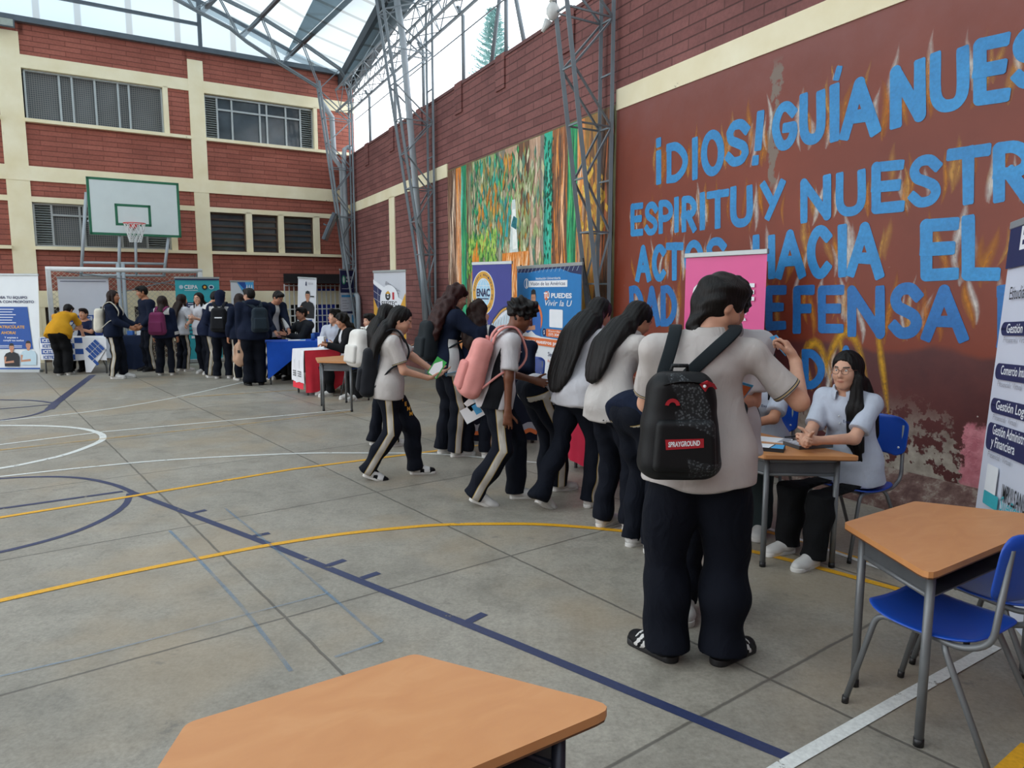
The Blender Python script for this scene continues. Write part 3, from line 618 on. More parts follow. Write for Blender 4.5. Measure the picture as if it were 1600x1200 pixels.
# roof rails: (far point, near point) in the photograph with their height
def rail(p, q, z, e0, e1):
    a, b = G(*p, z), G(*q, z); d = (b - a) / np.linalg.norm(b - a); return a - d * e0, a + d * e1
RL = [rail((531, 133), (606, 0), 7.40, 0, 27), rail((446, 93), (545, 0), 7.86, 0, 27), rail((380, 56), (433, 0), 8.28, 0, 28), rail((313, 22), (334, 0), 8.62, 0, 28)]
d3 = (RL[3][1] - RL[3][0]) / np.linalg.norm(RL[3][1] - RL[3][0])
for k, z in ((1.5, 8.97), (3.0, 9.35), (4.5, 9.7), (6.0, 10.0), (7.6, 9.7), (9.2, 9.3), (11, 8.8), (13, 8.2)): RL.append(tuple(np.array([*(p + uf * k)[:2], z]) for p in RL[3]))
def sheet_mat():
    t = NT('translucent_roof_sheet'); uv = t.n('UVMap').outputs[0]; sp = t.n('SeparateXYZ'); t.l(uv, sp.inputs[0]); u = sp.outputs[0]
    n = t.noise(.35, 4); lap = t.smooth(t.math('ABSOLUTE', t.math('SUBTRACT', t.math('FRACT', t.math('DIVIDE', u, 1.05)), .5)), .08, .05)
    dirt = t.math('ADD', t.math('MULTIPLY', lap, .5), t.math('MULTIPLY', t.smooth(n, .5, .7), .2))
    col = t.mix(dirt, lin('#9fb0b8'), lin('#5f5a50')); tl = t.n('BsdfTranslucent'); df = t.n('BsdfDiffuse'); tr = t.n('BsdfTransparent'); t.l(col, tl.inputs[0]); t.l(col, df.inputs[0]); t.l(t.mix(dirt, (.45, .495, .515, 1), (.20, .19, .165, 1)), tr.inputs[0])
    m1 = t.n('MixShader'); m1.inputs[0].default_value = .35; t.l(tl.outputs[0], m1.inputs[1]); t.l(df.outputs[0], m1.inputs[2]); m2 = t.n('MixShader'); m2.inputs[0].default_value = .48; t.l(tr.outputs[0], m2.inputs[1]); t.l(m1.outputs[0], m2.inputs[2]); t.l(m2.outputs[0], t.out.inputs[0]); return t.m
M_sheet = sheet_mat()
def sheet(name, quads, parent=None):
    me = bpy.data.meshes.new(name); vs = [tuple(map(float, p)) for q in quads for p in q]; me.from_pydata(vs, [], [(4 * i, 4 * i + 1, 4 * i + 2, 4 * i + 3) for i in range(len(quads))]); me.materials.append(M_sheet)
    uv = me.uv_layers.new(name='UVMap')
    for i, q in enumerate(quads):
        a = np.asarray(q[0]); ax = (np.asarray(q[1]) - a); L = np.linalg.norm(ax); ax /= L
        for j, p in enumerate(q): uv.data[4 * i + j].uv = (float(np.dot(np.asarray(p) - a, ax)), float(j > 1))
    return link(name, me, parent)
up = np.array([0, 0, .10])
roof = struct(sheet('ceiling', [(RL[i][0] + up, RL[i][1] + up, RL[i + 1][1] + up, RL[i + 1][0] + up) for i in range(len(RL) - 1)]))
fl_ = RL[0][0] + np.array([.55, .18, -.5])
struct(sheet('roof_skirt', [(RL[0][0] + np.array([.25, .1, .02]), RL[0][1] + np.array([.25, .1, .02]), CP(22.3, .3, 7.25), CP(.9, .3, 7.0))], roof))
for i, (a, b) in enumerate(RL[1:-1]):
    tag(MB().tube([np.zeros(3), b - a], .055, 4).build('roof_purlin', M_steelB, None, Matrix.Translation(Vector(a))), ('lowest', 'second lowest', 'third lowest')[i] + ' dark steel purlin under the translucent roof' if i < 3 else 'dark steel purlin high under the roof beyond the view', 'beam', 'roof purlins')
M_gut = pm('dark_gutter_paint', '#2b343b', .7, 0)
gt = thing('roof_gutter', 'dark steel box gutter along the lower edge of the translucent roof', 'gutter', Matrix.Translation(Vector(RL[0][0]))); B = RL[0][0]
for off, r in (((0, 0, 0), .17), ((.27, .1, -.10), .12)): MB().tube([np.array(off), RL[0][1] - B + np.array(off)], r, 4).build('gutter_channel', M_gut, gt)
def truss(s, label, prof_t, prof_b):
    o = thing('roof_truss', label, 'truss', Matrix.Translation(Vector(CP(s, .2, 6.9)))); B = np.array(o.matrix_world.translation)
    for ds in (0, .14):
        MB().tube([CP(s + ds, a, z) - B for a, z in prof_t], .026, 4).build('top_chord', M_steel, o); MB().tube([CP(s + ds, a, z) - B for a, z in prof_b], .026, 4).build('bottom_chord', M_steel, o)
    w = MB(); f = lambda pr, a: float(np.interp(a, [p[0] for p in pr], [p[1] for p in pr])); a = 0.3; k = 0
    while a < prof_t[-1][0] - .6:
        for ds in (0, .14): w.tube([CP(s + ds, a, f(prof_t, a)) - B, CP(s + ds, a + .55, f(prof_b, a + .55)) - B], .013, 4).tube([CP(s + ds, a + .55, f(prof_b, a + .55)) - B, CP(s + ds, a + .98, f(prof_t, a + .98)) - B], .016, 4)
        w.tube([CP(s, a, f(prof_t, a)) - B, CP(s + .14, a, f(prof_t, a)) - B], .012, 4); a += .98
    w.build('web_bars', M_steel, o); return o
PT = [(.0, 6.93), (.30, 7.38), (1.26, 7.86), (2.27, 8.28), (3.1, 8.52), (5, 9.05), (9, 9.9)]; PB = [(.83, 6.81), (1.8, 7.24), (2.63, 7.64), (3.0, 7.88), (3.7, 8.12), (5, 8.6), (9, 9.45)]
truss(1.0, 'arched grey roof truss in front of the far school block', PT, PB)
PT2 = [(.1, 7.1), (.45, 7.3), (1.7, 7.74), (2.8, 8.12), (4, 8.45), (9, 9.7)]; PB2 = [(.9, 6.95), (1.8, 7.22), (2.8, 7.6), (4, 7.95), (9, 9.2)]
truss(6.95, 'roof truss springing from the column beside the mural', PT2, PB2)
# gable sheeting above the school block
g0 = [K + uf * a + yf * .0 for a in (.3, 1.3, 2.3, 3.6, 6.5, 11)]; gz = [7.66, 7.95, 8.35, 8.75, 9.3, 10.2]
struct(sheet('gable_sheet', [((*g0[i][:2], 7.64), (*g0[i + 1][:2], 7.64), (*g0[i + 1][:2], gz[i + 1]), (*g0[i][:2], gz[i])) for i in range(5)], wallF).parent and wallF)
bpy.data.objects['gable_sheet'].parent = roof
gf = MB(); q = lambda a, z: (a, .03, z)
gf.tube([q(3.62, 7.6), q(3.62, 8.75)], .06, 4).tube([q(3.62, 8.17), q(11, 8.19)], .05, 4).tube([q(1.3, 7.9), q(3.6, 8.72), q(6.5, 9.3), q(11, 10.2)], .05, 4)
struct(gf.build('gable_frame', M_steelD, wallF))
for i, (s, lb) in enumerate(((2.4, 'nearest the corner'), (4.46, 'second from the corner'), (6.32, 'behind the mural-side lattice column'), (8.39, 'above the forest mural'))):
    B = CP(s, -.1, 5.315); tag(MB().tube([(0, 0, 0), (0, 0, 1.12), tuple(uf * .10 + ZUP * 1.24)], .035, 8).tube([tuple(uf * .10 + ZUP * 1.24), tuple(uf * .10 + ZUP * 1.27)], .036, 8).build('fence_post', M_steel, None, Matrix.Translation(Vector(B))), 'bent grey fence post on the right wall, ' + lb, 'post', 'fence posts on the wall')
t3 = thing('post_tripod', 'braced steel post with two slanting struts on the wall above the forest mural', 'post', Matrix.Translation(Vector(CP(10.1, -.1, 5.315))))
for d in ((0, 0), (-.55, 0), (.62, 0)): MB().tube([tuple(ur * d[0]), tuple(ZUP * 1.6)], .035, 8).build('strut', M_steel, t3)
tag(MB().tube([CP(s, -.05, 6.12) - CP(1.2, -.05, 6.12) for s in (1.2, 22.2)], .012, 6).build('cable', M_steel, None, Matrix.Translation(Vector(CP(1.2, -.05, 6.12)))), 'thin cable strung along under the lattice girder', 'cable')
# flood lamps
def flood(loc, rz, tilt, w, h, label):
    o = thing('flood_lamp', label, 'lamp', Matrix.Translation(Vector(loc)) @ Matrix.Rotation(rz, 4, 'Z') @ Matrix.Rotation(tilt, 4, 'X'))
    MB().rbox(-w / 2, w / 2, -.05, .05, -h / 2, h / 2, .02).build('housing', M_steelD, o); MB().box(-w / 2 + .03, w / 2 - .03, .05, .055, -h / 2 + .03, h / 2 - .03).build('lens', pm('pale_lamp_lens', '#a9b5ae', .2), o)
    MB().tube([(0, -.05, 0), (0, -.18, 0)], .02, 6).build('bracket', M_steelD, o); return o
_a = math.atan2(yf[1], yf[0]) - PI / 2
flood(K + uf * 7.75 + yf * .22 + ZUP * 7.42, _a, math.radians(-12), .62, .20, 'wide flat flood lamp under the roof edge at the top left corner')
flood(CP(1.15, .72, 3.33), _a + 1.1, math.radians(-24), .5, .75, 'tilted panel flood lamp fixed to the lattice column in the corner')
# tree beyond the wall
tr = thing('araucaria_tree', 'tall conifer with feathery tiers standing beyond the right wall', 'tree', Matrix.Translation(Vector(AT(771, 60, 26) * np.array([1, 1, 0]))))
ztip = AT(771, 10, 26)[2]
MB().tube([(0, 0, 0), (.05, 0, ztip * .6), (0, 0, ztip)], [.16, .1, .02], 8).build('trunk', pm('grey_bark', '#6d7672', .9), tr)
fo = MB(); rnd = random.Random(5); z = ztip - 6
while z < ztip - .1:
    f = (ztip - z) / 6; L_ = .12 + 1.35 * min(1, f * 1.25); n = 8
    for k in range(n):
        a = 2 * PI * (k + rnd.random() * .7) / n; d = np.array([math.cos(a), math.sin(a)]); ln = L_ * rnd.uniform(.75, 1.1)
        sp_ = [(d[0] * ln * u, d[1] * ln * u, z + ln * (.10 * u + .32 * u * u)) for u in (0, .35, .7, 1)]; fo.tube(sp_, [.03, .03, .025, .01], 4)
        for u in np.linspace(.25, 1, 7):
            p = np.array([d[0] * ln * u, d[1] * ln * u, z + ln * (.10 * u + .32 * u * u)])
            for sd in (-1, 1):
                e = p + np.array([-d[1] * sd * .16 + d[0] * .1, d[0] * sd * .16 + d[1] * .1, .10 * rnd.random()]) * (1.1 - .5 * u) * (1 + ln * .5); fo.tube([p, e], [.020, .006], 3)
    z += .30 * (.45 + f * .7)
fo.build('foliage', pm('hazy_needles', '#84a9a6', .8, 0, .2), tr)
# ------------------------------------------------------------------ desks, chairs and covered tables
def wood_mat():
    t = NT('orange_desk_laminate'); co = t.obj(); mp = t.n('Mapping'); mp.inputs['Scale'].default_value = (1.6, 3.5, 2); t.l(co, mp.inputs[0])
    n = t.n('TexNoise', i_Scale=3.0, i_Detail=6, i_Distortion=1.2); t.l(mp.outputs[0], n.inputs['Vector']); c = t.ramp(n.outputs['Fac'], [(.3, lin('#c18350')), (.55, lin('#c68955')), (.75, lin('#cb905d'))])
    sc = t.smooth(t.noise(34, 5, rough=.8), .68, .74); t.color(t.mix(t.math('MULTIPLY', sc, .25), c, lin('#8a552c'))); t.rough(.38); return t.m
M_wood2 = wood_mat(); M_edge = pm('brown_desk_edge', '#5e3a22', .5); M_tray = pm('grey_metal_tray', '#5a5d60', .45, .3, .15, 8)
M_tube = pm('grey_tube', '#6f7274', .42, .35, .1, 8); M_tubeD = pm('dark_blue_grey_tube', '#2c3340', .4, .3); M_blue = pm('blue_moulded_plastic', '#1747a8', .32, 0, .06, 4, .05, 90)
def rpoly(pts, r, seg=4):
    """a polygon with rounded corners"""
    out = []; n = len(pts)
    for i in range(n):
        p = np.array(pts[i], float); a = np.array(pts[i - 1], float) - p; b = np.array(pts[(i + 1) % n], float) - p
        a /= np.linalg.norm(a); b /= np.linalg.norm(b); half = math.acos(np.clip(a @ b, -1, 1)) / 2; t = r / math.tan(half)
        for k in range(seg + 1):
            u = k / seg; q = (p + a * t) * (1 - u) ** 2 + p * 2 * u * (1 - u) + (p + b * t) * u ** 2; out.append(tuple(q))
    return out
def desk(N, u, side, label, group='half-hexagon school desks', tube=M_tube, h=.70):
    """a half-hexagon school desk: N is a sharp corner, u the direction of the long edge, side +1 / -1 where the short edge lies"""
    u = np.array(u) / np.linalg.norm(u); v = np.array([-u[1], u[0]]) * side
    yaw = math.atan2(u[1], u[0]); M = Matrix.Translation((N[0], N[1], 0)) @ Matrix.Rotation(yaw, 4, 'Z')
    o = thing('school_desk', label, 'desk', M, group); s = side
    out = [(0, 0), (1.12, 0), (.84, .485 * s), (.28, .485 * s)]
    if s < 0: out = out[::-1]
    top = rpoly(out, .035)
    MB().prism(top, h - .022, h).build('tabletop', [M_wood2], o)
    MB().prism([(x + (.56 - x) * .004, y + (.24 * s - y) * .004) for x, y in top], h - .028, h - .0215).build('edge_band', M_edge, o)
    L = [(.13, .055 * s), (.99, .055 * s), (.80, .42 * s), (.32, .42 * s)]
    for x, y in L:
        l = MB().tube([(x, y, .012), (x, y, h - .028)], .0165, 12).build('leg', tube, o); MB().tube([(x, y, 0), (x, y, .03)], .0185, 12).build('foot_cap', M_black, l)
    MB().tube([(*L[0], h - .045), (*L[3], h - .045), (*L[2], h - .045), (*L[1], h - .045)], .014, 8).tube([(*L[0], h - .13), (*L[3], h - .13), (*L[2], h - .13), (*L[1], h - .13)], .010, 8).build('rail', tube, o)
    zt = h - .14; tr = MB().prism(rpoly([L[0], L[1], L[2], L[3]][::s], .03), zt, zt + .006)
    for a, b in ((L[0], L[3]), (L[3], L[2]), (L[2], L[1])): tr.add([(*a, zt), (*b, zt), (*b, h - .03), (*a, h - .03)], [(0, 1, 2, 3)])
    tr.build('book_tray', M_tray, o); return o
desk((.245, 1.573), (-.83, -.557), -1, 'orange topped desk cut off by the lower edge of the picture', tube=M_tubeD)
desk((1.41, 2.36), (.83, .555), 1, 'orange topped empty desk with two blue chairs pushed under it')
desk((2.03, 4.12), (-.43, .90), 1, 'orange topped desk where two women in pale polos sit')
desk((-2.12, 9.82), (-.30, .95), 1, 'pale orange desk beside the red and white cloth')
desk((.95, 7.35), (-.43, .90), 1, 'school desk behind the row of bending girls')
def chair(x, y, yaw, label):
    """a blue shell chair on bent grey tube; it faces its own +y"""
    o = thing('school_chair', label, 'chair', yawm((x, y, 0), yaw), 'blue school chairs')
    rows = []
    for j in range(9):
        v = j / 8; yy = -.20 + .41 * v; dip = .02 * math.sin(PI * v) - .025 * max(0, v - .8) * 5 * .4; hw = .195 + .015 * math.sin(PI * v)
        rows.append([(hw * a, yy, .435 - dip + .012 * abs(a) ** 2) for a in np.linspace(-1, 1, 9)])
    def shell(rows, t, nrm):
        n = len(rows[0]); b = MB(); f = [p for r in rows for p in r]; g = [tuple(np.array(p) + np.array(nrm) * t) for p in f]; m = len(f)
        q = []
        for i in range(len(rows) - 1):
            for k in range(n - 1): q.append((i * n + k, i * n + k + 1, (i + 1) * n + k + 1, (i + 1) * n + k))
        e = [k for k in range(n)] + [i * n + n - 1 for i in range(1, len(rows))] + [(len(rows) - 1) * n + k for k in range(n - 2, -1, -1)] + [i * n for i in range(len(rows) - 2, 0, -1)]
        return b.add(f + g, q + [tuple(m + k for k in reversed(z)) for z in q] + [(e[i], e[(i + 1) % len(e)], m + e[(i + 1) % len(e)], m + e[i]) for i in range(len(e))], 0, True)
    def rnd_rows(rows, r):
        out = []
        for i, rw in enumerate(rows):
            v = i / (len(rows) - 1); k = 1 - r * (max(0, abs(v - .5) * 2 - .62) / .38) ** 2.2; out.append([(p[0] * k, p[1], p[2]) for p in rw])
        return out
    s = shell(rnd_rows(rows, .22), .012, (0, 0, -1)).build('seat', M_blue, o); s.modifiers.new('round', 'SUBSURF').render_levels = 1
    rows = []
    for j in range(9):
        v = j / 8; z = .60 + .25 * v; rows.append([(.20 * a, -.235 - .035 * v - .045 * (1 - a * a), z) for a in np.linspace(-1, 1, 9)])
    bk = shell(rnd_rows(rows, .30), .014, (0, -1, 0)).build('backrest', M_blue, o); bk.modifiers.new('round', 'SUBSURF').render_levels = 1
    rv = MB()
    for x_ in (-.15, .15): rv.sphere((x_, -.245, .66), (.008, .005, .008), 8)
    rv.build('rivet', M_white, bk)
    def bend(p, r=.05):
        out = [p[0]]
        for i in range(1, len(p) - 1):
            a, b, c = (np.array(q) for q in p[i - 1:i + 2]); d1 = (a - b) / np.linalg.norm(a - b) * r; d2 = (c - b) / np.linalg.norm(c - b) * r
            for t in np.linspace(0, 1, 6): out.append((b + d1) * (1 - t) ** 2 + b * 2 * t * (1 - t) + (b + d2) * t * t)
        return out + [p[-1]]
    for sx in (-1, 1):
        X = .172 * sx
        l = MB().tube(bend([(X * 1.12, .25, .012), (X, .15, .415), (X, -.17, .405), (X, -.26, .46), (X * .9, -.285, .80)]), .0115, 10).build('side_frame', M_tube, o); MB().tube([(X * 1.12, .25, 0), (X * 1.12, .247, .03)], .0135, 10).build('foot_cap', M_black, l)
        l = MB().tube(bend([(X * 1.15, -.30, .012), (X * 1.02, -.10, .40), (0, -.08, .405)], .04), .0115, 10).build('leg', M_tube, o); MB().tube([(X * 1.15, -.30, 0), (X * 1.15, -.296, .03)], .0135, 10).build('foot_cap', M_black, l)
    MB().tube([(-.17, .10, .405), (.17, .10, .405)], .009, 8).build('stretcher', M_tube, o)
    return o
CH = chair(1.64, 2.645, 31, 'blue school chair tucked under the empty orange desk, nearest to the camera')
def chair2(x, y, yaw, label): return copy_of(CH, yawm((x, y, 0), yaw), label)
chair2(2.07, 2.93, 26, 'blue school chair beyond the nearest one, behind the empty orange desk')
chair2(2.18, 4.57, 120, 'blue school chair under the long haired woman with glasses')
chair2(1.82, 5.22, 148, 'blue school chair under the woman whose face is hidden by an arm')
chair2(-3.98, 14.0, 140, 'blue school chair under the man in the charcoal jacket')
chair2(-3.02, 12.55, 165, 'blue school chair under the boy in the white polo at the red cloth')
chair2(-2.62, 11.75, 125, 'blue school chair under the curly haired student in black')
chair2(-2.12, 11.30, 130, 'blue school chair under the boy half hidden behind the white backpack')
chair2(-.62, 8.75, 160, 'empty blue school chair between the dark printed cloth and the forest mural')
chair2(-9.0, 15.42, 180, 'blue school chair under the person in the navy tee by the white banner')
chair2(.10, 8.72, 150, 'blue school chair by the light blue banner')
def cloth_fold(x0, x1, z0, z1, y, amp, n=26, m=8, seed=1, hem=None, flare=.0, w0=None):
    """a hanging side of cloth in the x-z plane with folds that deepen downwards"""
    r = random.Random(seed); ph = [r.random() * 6 for _ in range(4)]; rows = []
    for j in range(m + 1):
        v = j / m; row = []
        for i in range(n + 1):
            u = i / n; zb = z0 + (hem(u) if hem else .012 * math.sin(9 * u + ph[0])); z = z1 + (zb - z1) * v; x = x0 + (x1 - x0) * u
            x += (u - .5) * flare * v
            row.append((x, y - .004 - v ** 1.2 * (amp * (.55 + .45 * math.sin(u * 17 + ph[1]) + .3 * math.sin(u * 31 + ph[2]))) - .01 * math.sin(v * PI), z))
        rows.append(row)
    return rows
def covered_table(loc, yaw, w, d, h, mats, sides, label, clab, group=None, amp=.03, legs=True):
    """a small table under a cloth: the table is one thing, the cloth lying on it another"""
    M = yawm((loc[0], loc[1], 0), yaw); t = thing('folding_table', label, 'table', M)
    MB().rbox(-w / 2, w / 2, 0, d, h - .03, h - .006, .02).build('tabletop', M_wood2, t)
    for x in (-w / 2 + .05, w / 2 - .05):
        for y in (.05, d - .05): MB().tube([(x, y, 0), (x, y, h - .03)], .016, 8).build('leg', M_tube, t)
    c = thing('tablecloth', clab, 'tablecloth', M @ Matrix.Translation((0, 0, h)), group)
    MB().rbox(-w / 2 - .004, w / 2 + .004, -.004, d + .004, -.004, .003, .015).build('top', mats[0], c)
    for k, (nm, hang, mi, hem) in enumerate(sides):
        if nm == 'front': rows = cloth_fold(-w / 2, w / 2, -hang, .001, -.004, amp, 28, 8, k + 1, hem); Mx = Matrix.Identity(4)
        elif nm == 'left': rows = cloth_fold(0, d, -hang, .001, 0, amp, 16, 8, k + 3, hem); Mx = Matrix.Translation((-w / 2 - .004, d, 0)) @ Matrix.Rotation(-PI / 2, 4, 'Z')
        elif nm == 'right': rows = cloth_fold(0, d, -hang, .001, 0, amp, 16, 8, k + 5, hem); Mx = Matrix.Translation((w / 2 + .004, 0, 0)) @ Matrix.Rotation(PI / 2, 4, 'Z')
        else: rows = cloth_fold(-w / 2, w / 2, -hang, .001, 0, amp, 16, 8, k + 7, hem); Mx = Matrix.Translation((0, d + .004, 0)) @ Matrix.Rotation(PI, 4, 'Z')
        MB().loft(rows, 0, Mx, False, True, False).build(nm + '_fall', mats[mi], c)
    return t, c
def fabric(name, c, **k): return pm(name, c, .85, 0, k.get('var', .08), 5, .25, 240, .03, .2)
F_navy = fabric('navy_tablecloth', '#1c2740'); F_royal = fabric('royal_blue_tablecloth', '#1b4fb5'); F_red = fabric('red_tablecloth', '#dd3947'); F_whitec = fabric('white_tablecloth', '#e2e2e6'); F_dark = fabric('dark_printed_tablecloth', '#161a2a'); F_crim = fabric('crimson_cloth', '#b5243f')
I_blue = pm('print_blue', '#2a5fa8', .6, 0, .04); I_white = pm('print_white', '#e9ebee', .6, 0, .03); I_navy = pm('print_navy', '#232a55', .6, 0, .04); I_black = pm('print_black', '#1f2024', .6, 0, .04); I_or = pm('print_orange', '#d9703a', .6, 0, .05)
I_grey = pm('print_grey', '#9a9aa2', .6, 0, .05); I_sky = pm('print_sky_blue', '#4aa3d8', .6, 0, .04); I_gold = pm('print_gold', '#d9a23a', .6, 0, .05); I_skin = pm('print_skin', '#c08a6c', .6, 0, .06); I_pink = pm('print_pink', '#e8508f', .6, 0, .04); I_lb = pm('print_pale_blue', '#bcd3dd', .6, 0, .04); I_teal = pm('print_teal', '#35a9b5', .6, 0, .05); I_red = pm('print_red', '#c02a35', .6); I_brand = pm('print_deep_blue', '#1e4f9c', .6, 0, .04)
# the covered tables, left to right
g = G(66, 583); t1, c1_ = covered_table((-8.82, 14.62), 2, 1.3, .5, .73, [I_white], [('front', .46, 0, None), ('left', .3, 0, None)], 'small table under a blue and white printed cloth in front of the goal', 'white cloth printed with blue blocks of capitals', amp=.004)
pr = MB()
for row in range(4):
    for colm in range(-2, 2):
        x = colm * .33 + .04; z = -.004 - .112 * row; dk = (row + colm) % 2 == 0; x1 = min(x + .325, .24)
        if dk: pr.add([(x, -.022, z - .108), (x1, -.022, z - .108), (x1, -.022, z), (x, -.022, z)], [(0, 1, 2, 3)], 0)
        if x1 - x > .3: pr.text('ICETEX', x + .03, z - .085, .062, 1 if dk else 0, -.026, .03, .26)
pr.build('printed_pattern', [I_brand, I_white], c1_)
k_ = MB(); M_ = Matrix.Translation((.24, -.035, .0)) @ Matrix.Rotation(math.radians(-52), 4, 'Y')
k_.add([(.2, -.03, .004), (.67, -.03, .004), (.67, -.035, -.22), (.34, -.05, -.70), (.24, -.05, -.70)], [(0, 1, 2, 3, 4)], 2)
for i in range(-3, 6):
    for j in range(-3, 6):
        a, b = -.02 + .075 * i, -.07 - .135 * j; q = [(a, b), (a + .06, b), (a + .06, b + .12), (a, b + .12)]; cs, sn = math.cos(.75), math.sin(.75)
        pts = [(.42 + (x * cs - z * sn), -.15 + (x * sn + z * cs)) for x, z in q]
        if all(.24 < x < .67 and z < -.01 and z > -.69 and x < .40 + (z + .72) * .62 for x, z in pts): k_.add([(x, -.056, z) for x, z in pts], [(0, 1, 2, 3)], (i + j) % 2)
k_.build('draped_corner', [I_brand, I_brand, I_white], c1_)
covered_table((-7.95, 15.35), 3, .75, .5, .72, [F_navy], [('front', .70, 0, None), ('left', .68, 0, None), ('right', .6, 0, None)], 'small table under a dark navy cloth near the goal post', 'dark navy cloth falling to the floor beside the tall boy', amp=.035)
covered_table((-3.78, 13.0), 20, 1.15, .62, .76, [F_royal], [('front', .66, 0, lambda u: .0 + .42 * min(1, u * 2.2)), ('left', .5, 0, None), ('right', .35, 0, None)], 'table under a royal blue cloth', 'royal blue cloth hanging to a point at its corner', amp=.02)
t4, c4_ = covered_table((-2.98, 11.66), 36, .72, .52, .72, [F_whitec, F_red], [('front', .70, 1, lambda u: .03 + .16 * max(0, u - .62) * 2.6), ('left', .52, 0, None), ('right', .62, 1, None), ('back', .4, 0, None)], 'small table under a red and white cloth', 'red and white cloth draped over a table', amp=.03)
lw = MB()
lw.add([(-.385, .02, -.52), (-.385, .5, -.52), (-.39, .5, -.62), (-.392, .02, -.62)], [(0, 1, 2, 3)], 0); lw.build('red_hem', [F_red], c4_)
tx = MB()
for yy in (.38, .16):
    tx.add([(-.395, yy - .004, -.16), (-.395, yy + .004, -.16), (-.398, yy + .004, -.30), (-.398, yy - .004, -.30)], [(0, 1, 2, 3)])
    for k in range(3):
        for q in range(3): tx.add([(-.402, yy - .075 + q * .05, -.335 - k * .035), (-.402, yy - .04 + q * .05, -.335 - k * .035), (-.404, yy - .04 + q * .05, -.355 - k * .035), (-.404, yy - .075 + q * .05, -.355 - k * .035)], [(0, 1, 2, 3)])
tx.build('printed_lettering', I_black, c4_)
t6, c6_ = covered_table((-.20, 7.78), 3, .95, .5, .70, [F_dark], [('front', .66, 0, None), ('left', .6, 0, None), ('right', .6, 0, None)], 'table under a dark cloth with an orange and white stripe', 'dark navy cloth printed with a ring seal and an orange and white stripe', amp=.012)
st = MB(); n = 40
for off, w_, mi in ((.0, .07, 0), (-.055, .045, 1)): st.ribbon([(-.47 + .94 * i / n, -.50 + off + .015 * math.sin(i * .9)) for i in range(n + 1)], w_, -.042 - mi * .001, mi, 'y')
st.disc(-.33, -.24, .15, .17, -.040, 0, 30, .86); st.disc(-.33, -.24, .10, .12, -.040, 0, 30, .93)
for a in range(18): st.disc(-.33 + .115 * math.cos(a * .35), -.24 + .135 * math.sin(a * .35), .008, .010, -.0405, 0, 6)
st.build('printed_seal', [I_grey, I_or], c6_)
covered_table((.72, 6.35), -64, .85, .45, .70, [F_crim], [('front', .62, 0, None), ('left', .6, 0, None), ('right', .5, 0, None)], 'desk under a crimson cloth behind the bending girls', 'crimson cloth hanging behind the legs of the bending girls', amp=.03)

# ------------------------------------------------------------------ standing banners
M_vinyl = {}
def vinyl(c):
    if c not in M_vinyl: M_vinyl[c] = pm('vinyl_' + c.strip('#'), c, .42, 0, .03, 2.2, .12, 3.5)
    return M_vinyl[c]
def banner(bl, tl, br, label, base='#e6e7ea', rail=True, stand=True, group=None):
    """a roll-up banner: bl / tl / br are its lower left, upper left and lower right corners in the world; art goes on in metres from the lower left"""
    bl, tl, br = (np.asarray(p, float) for p in (bl, tl, br)); u = br - bl; W_ = np.linalg.norm(u); u /= W_; w = tl - bl; H_ = np.linalg.norm(w); w /= H_; n = np.cross(w, u)
    M = Matrix(((u[0], n[0], w[0], bl[0]), (u[1], n[1], w[1], bl[1]), (u[2], n[2], w[2], bl[2]), (0, 0, 0, 1)))
    o = thing('roll_up_banner', label, 'banner', M, group); rows = []
    for j in range(13):
        v = j / 12; rows.append([(W_ * i / 8, .006 * math.sin(PI * i / 8) * math.sin(v * 7 + i * .3) + .010, H_ * v) for i in range(9)])
    MB().loft(rows, 0, None, False, True, False).build('panel', vinyl(base), o)
    if rail: MB().rbox(-.012, W_ + .012, -.006, .024, H_ - .03, H_ + .012, .008).build('top_rail', M_alu, o)
    if stand:
        MB().rbox(-.02, W_ + .02, -.04, .08, -.07, .01, .02).build('base', M_alu, o); MB().tube([(W_ / 2, .05, -.05), (W_ / 2, .035, H_ - .01)], .012, 8).build('pole', M_alu, o)
    o['_w'] = W_; o['_h'] = H_
    return o, W_, H_
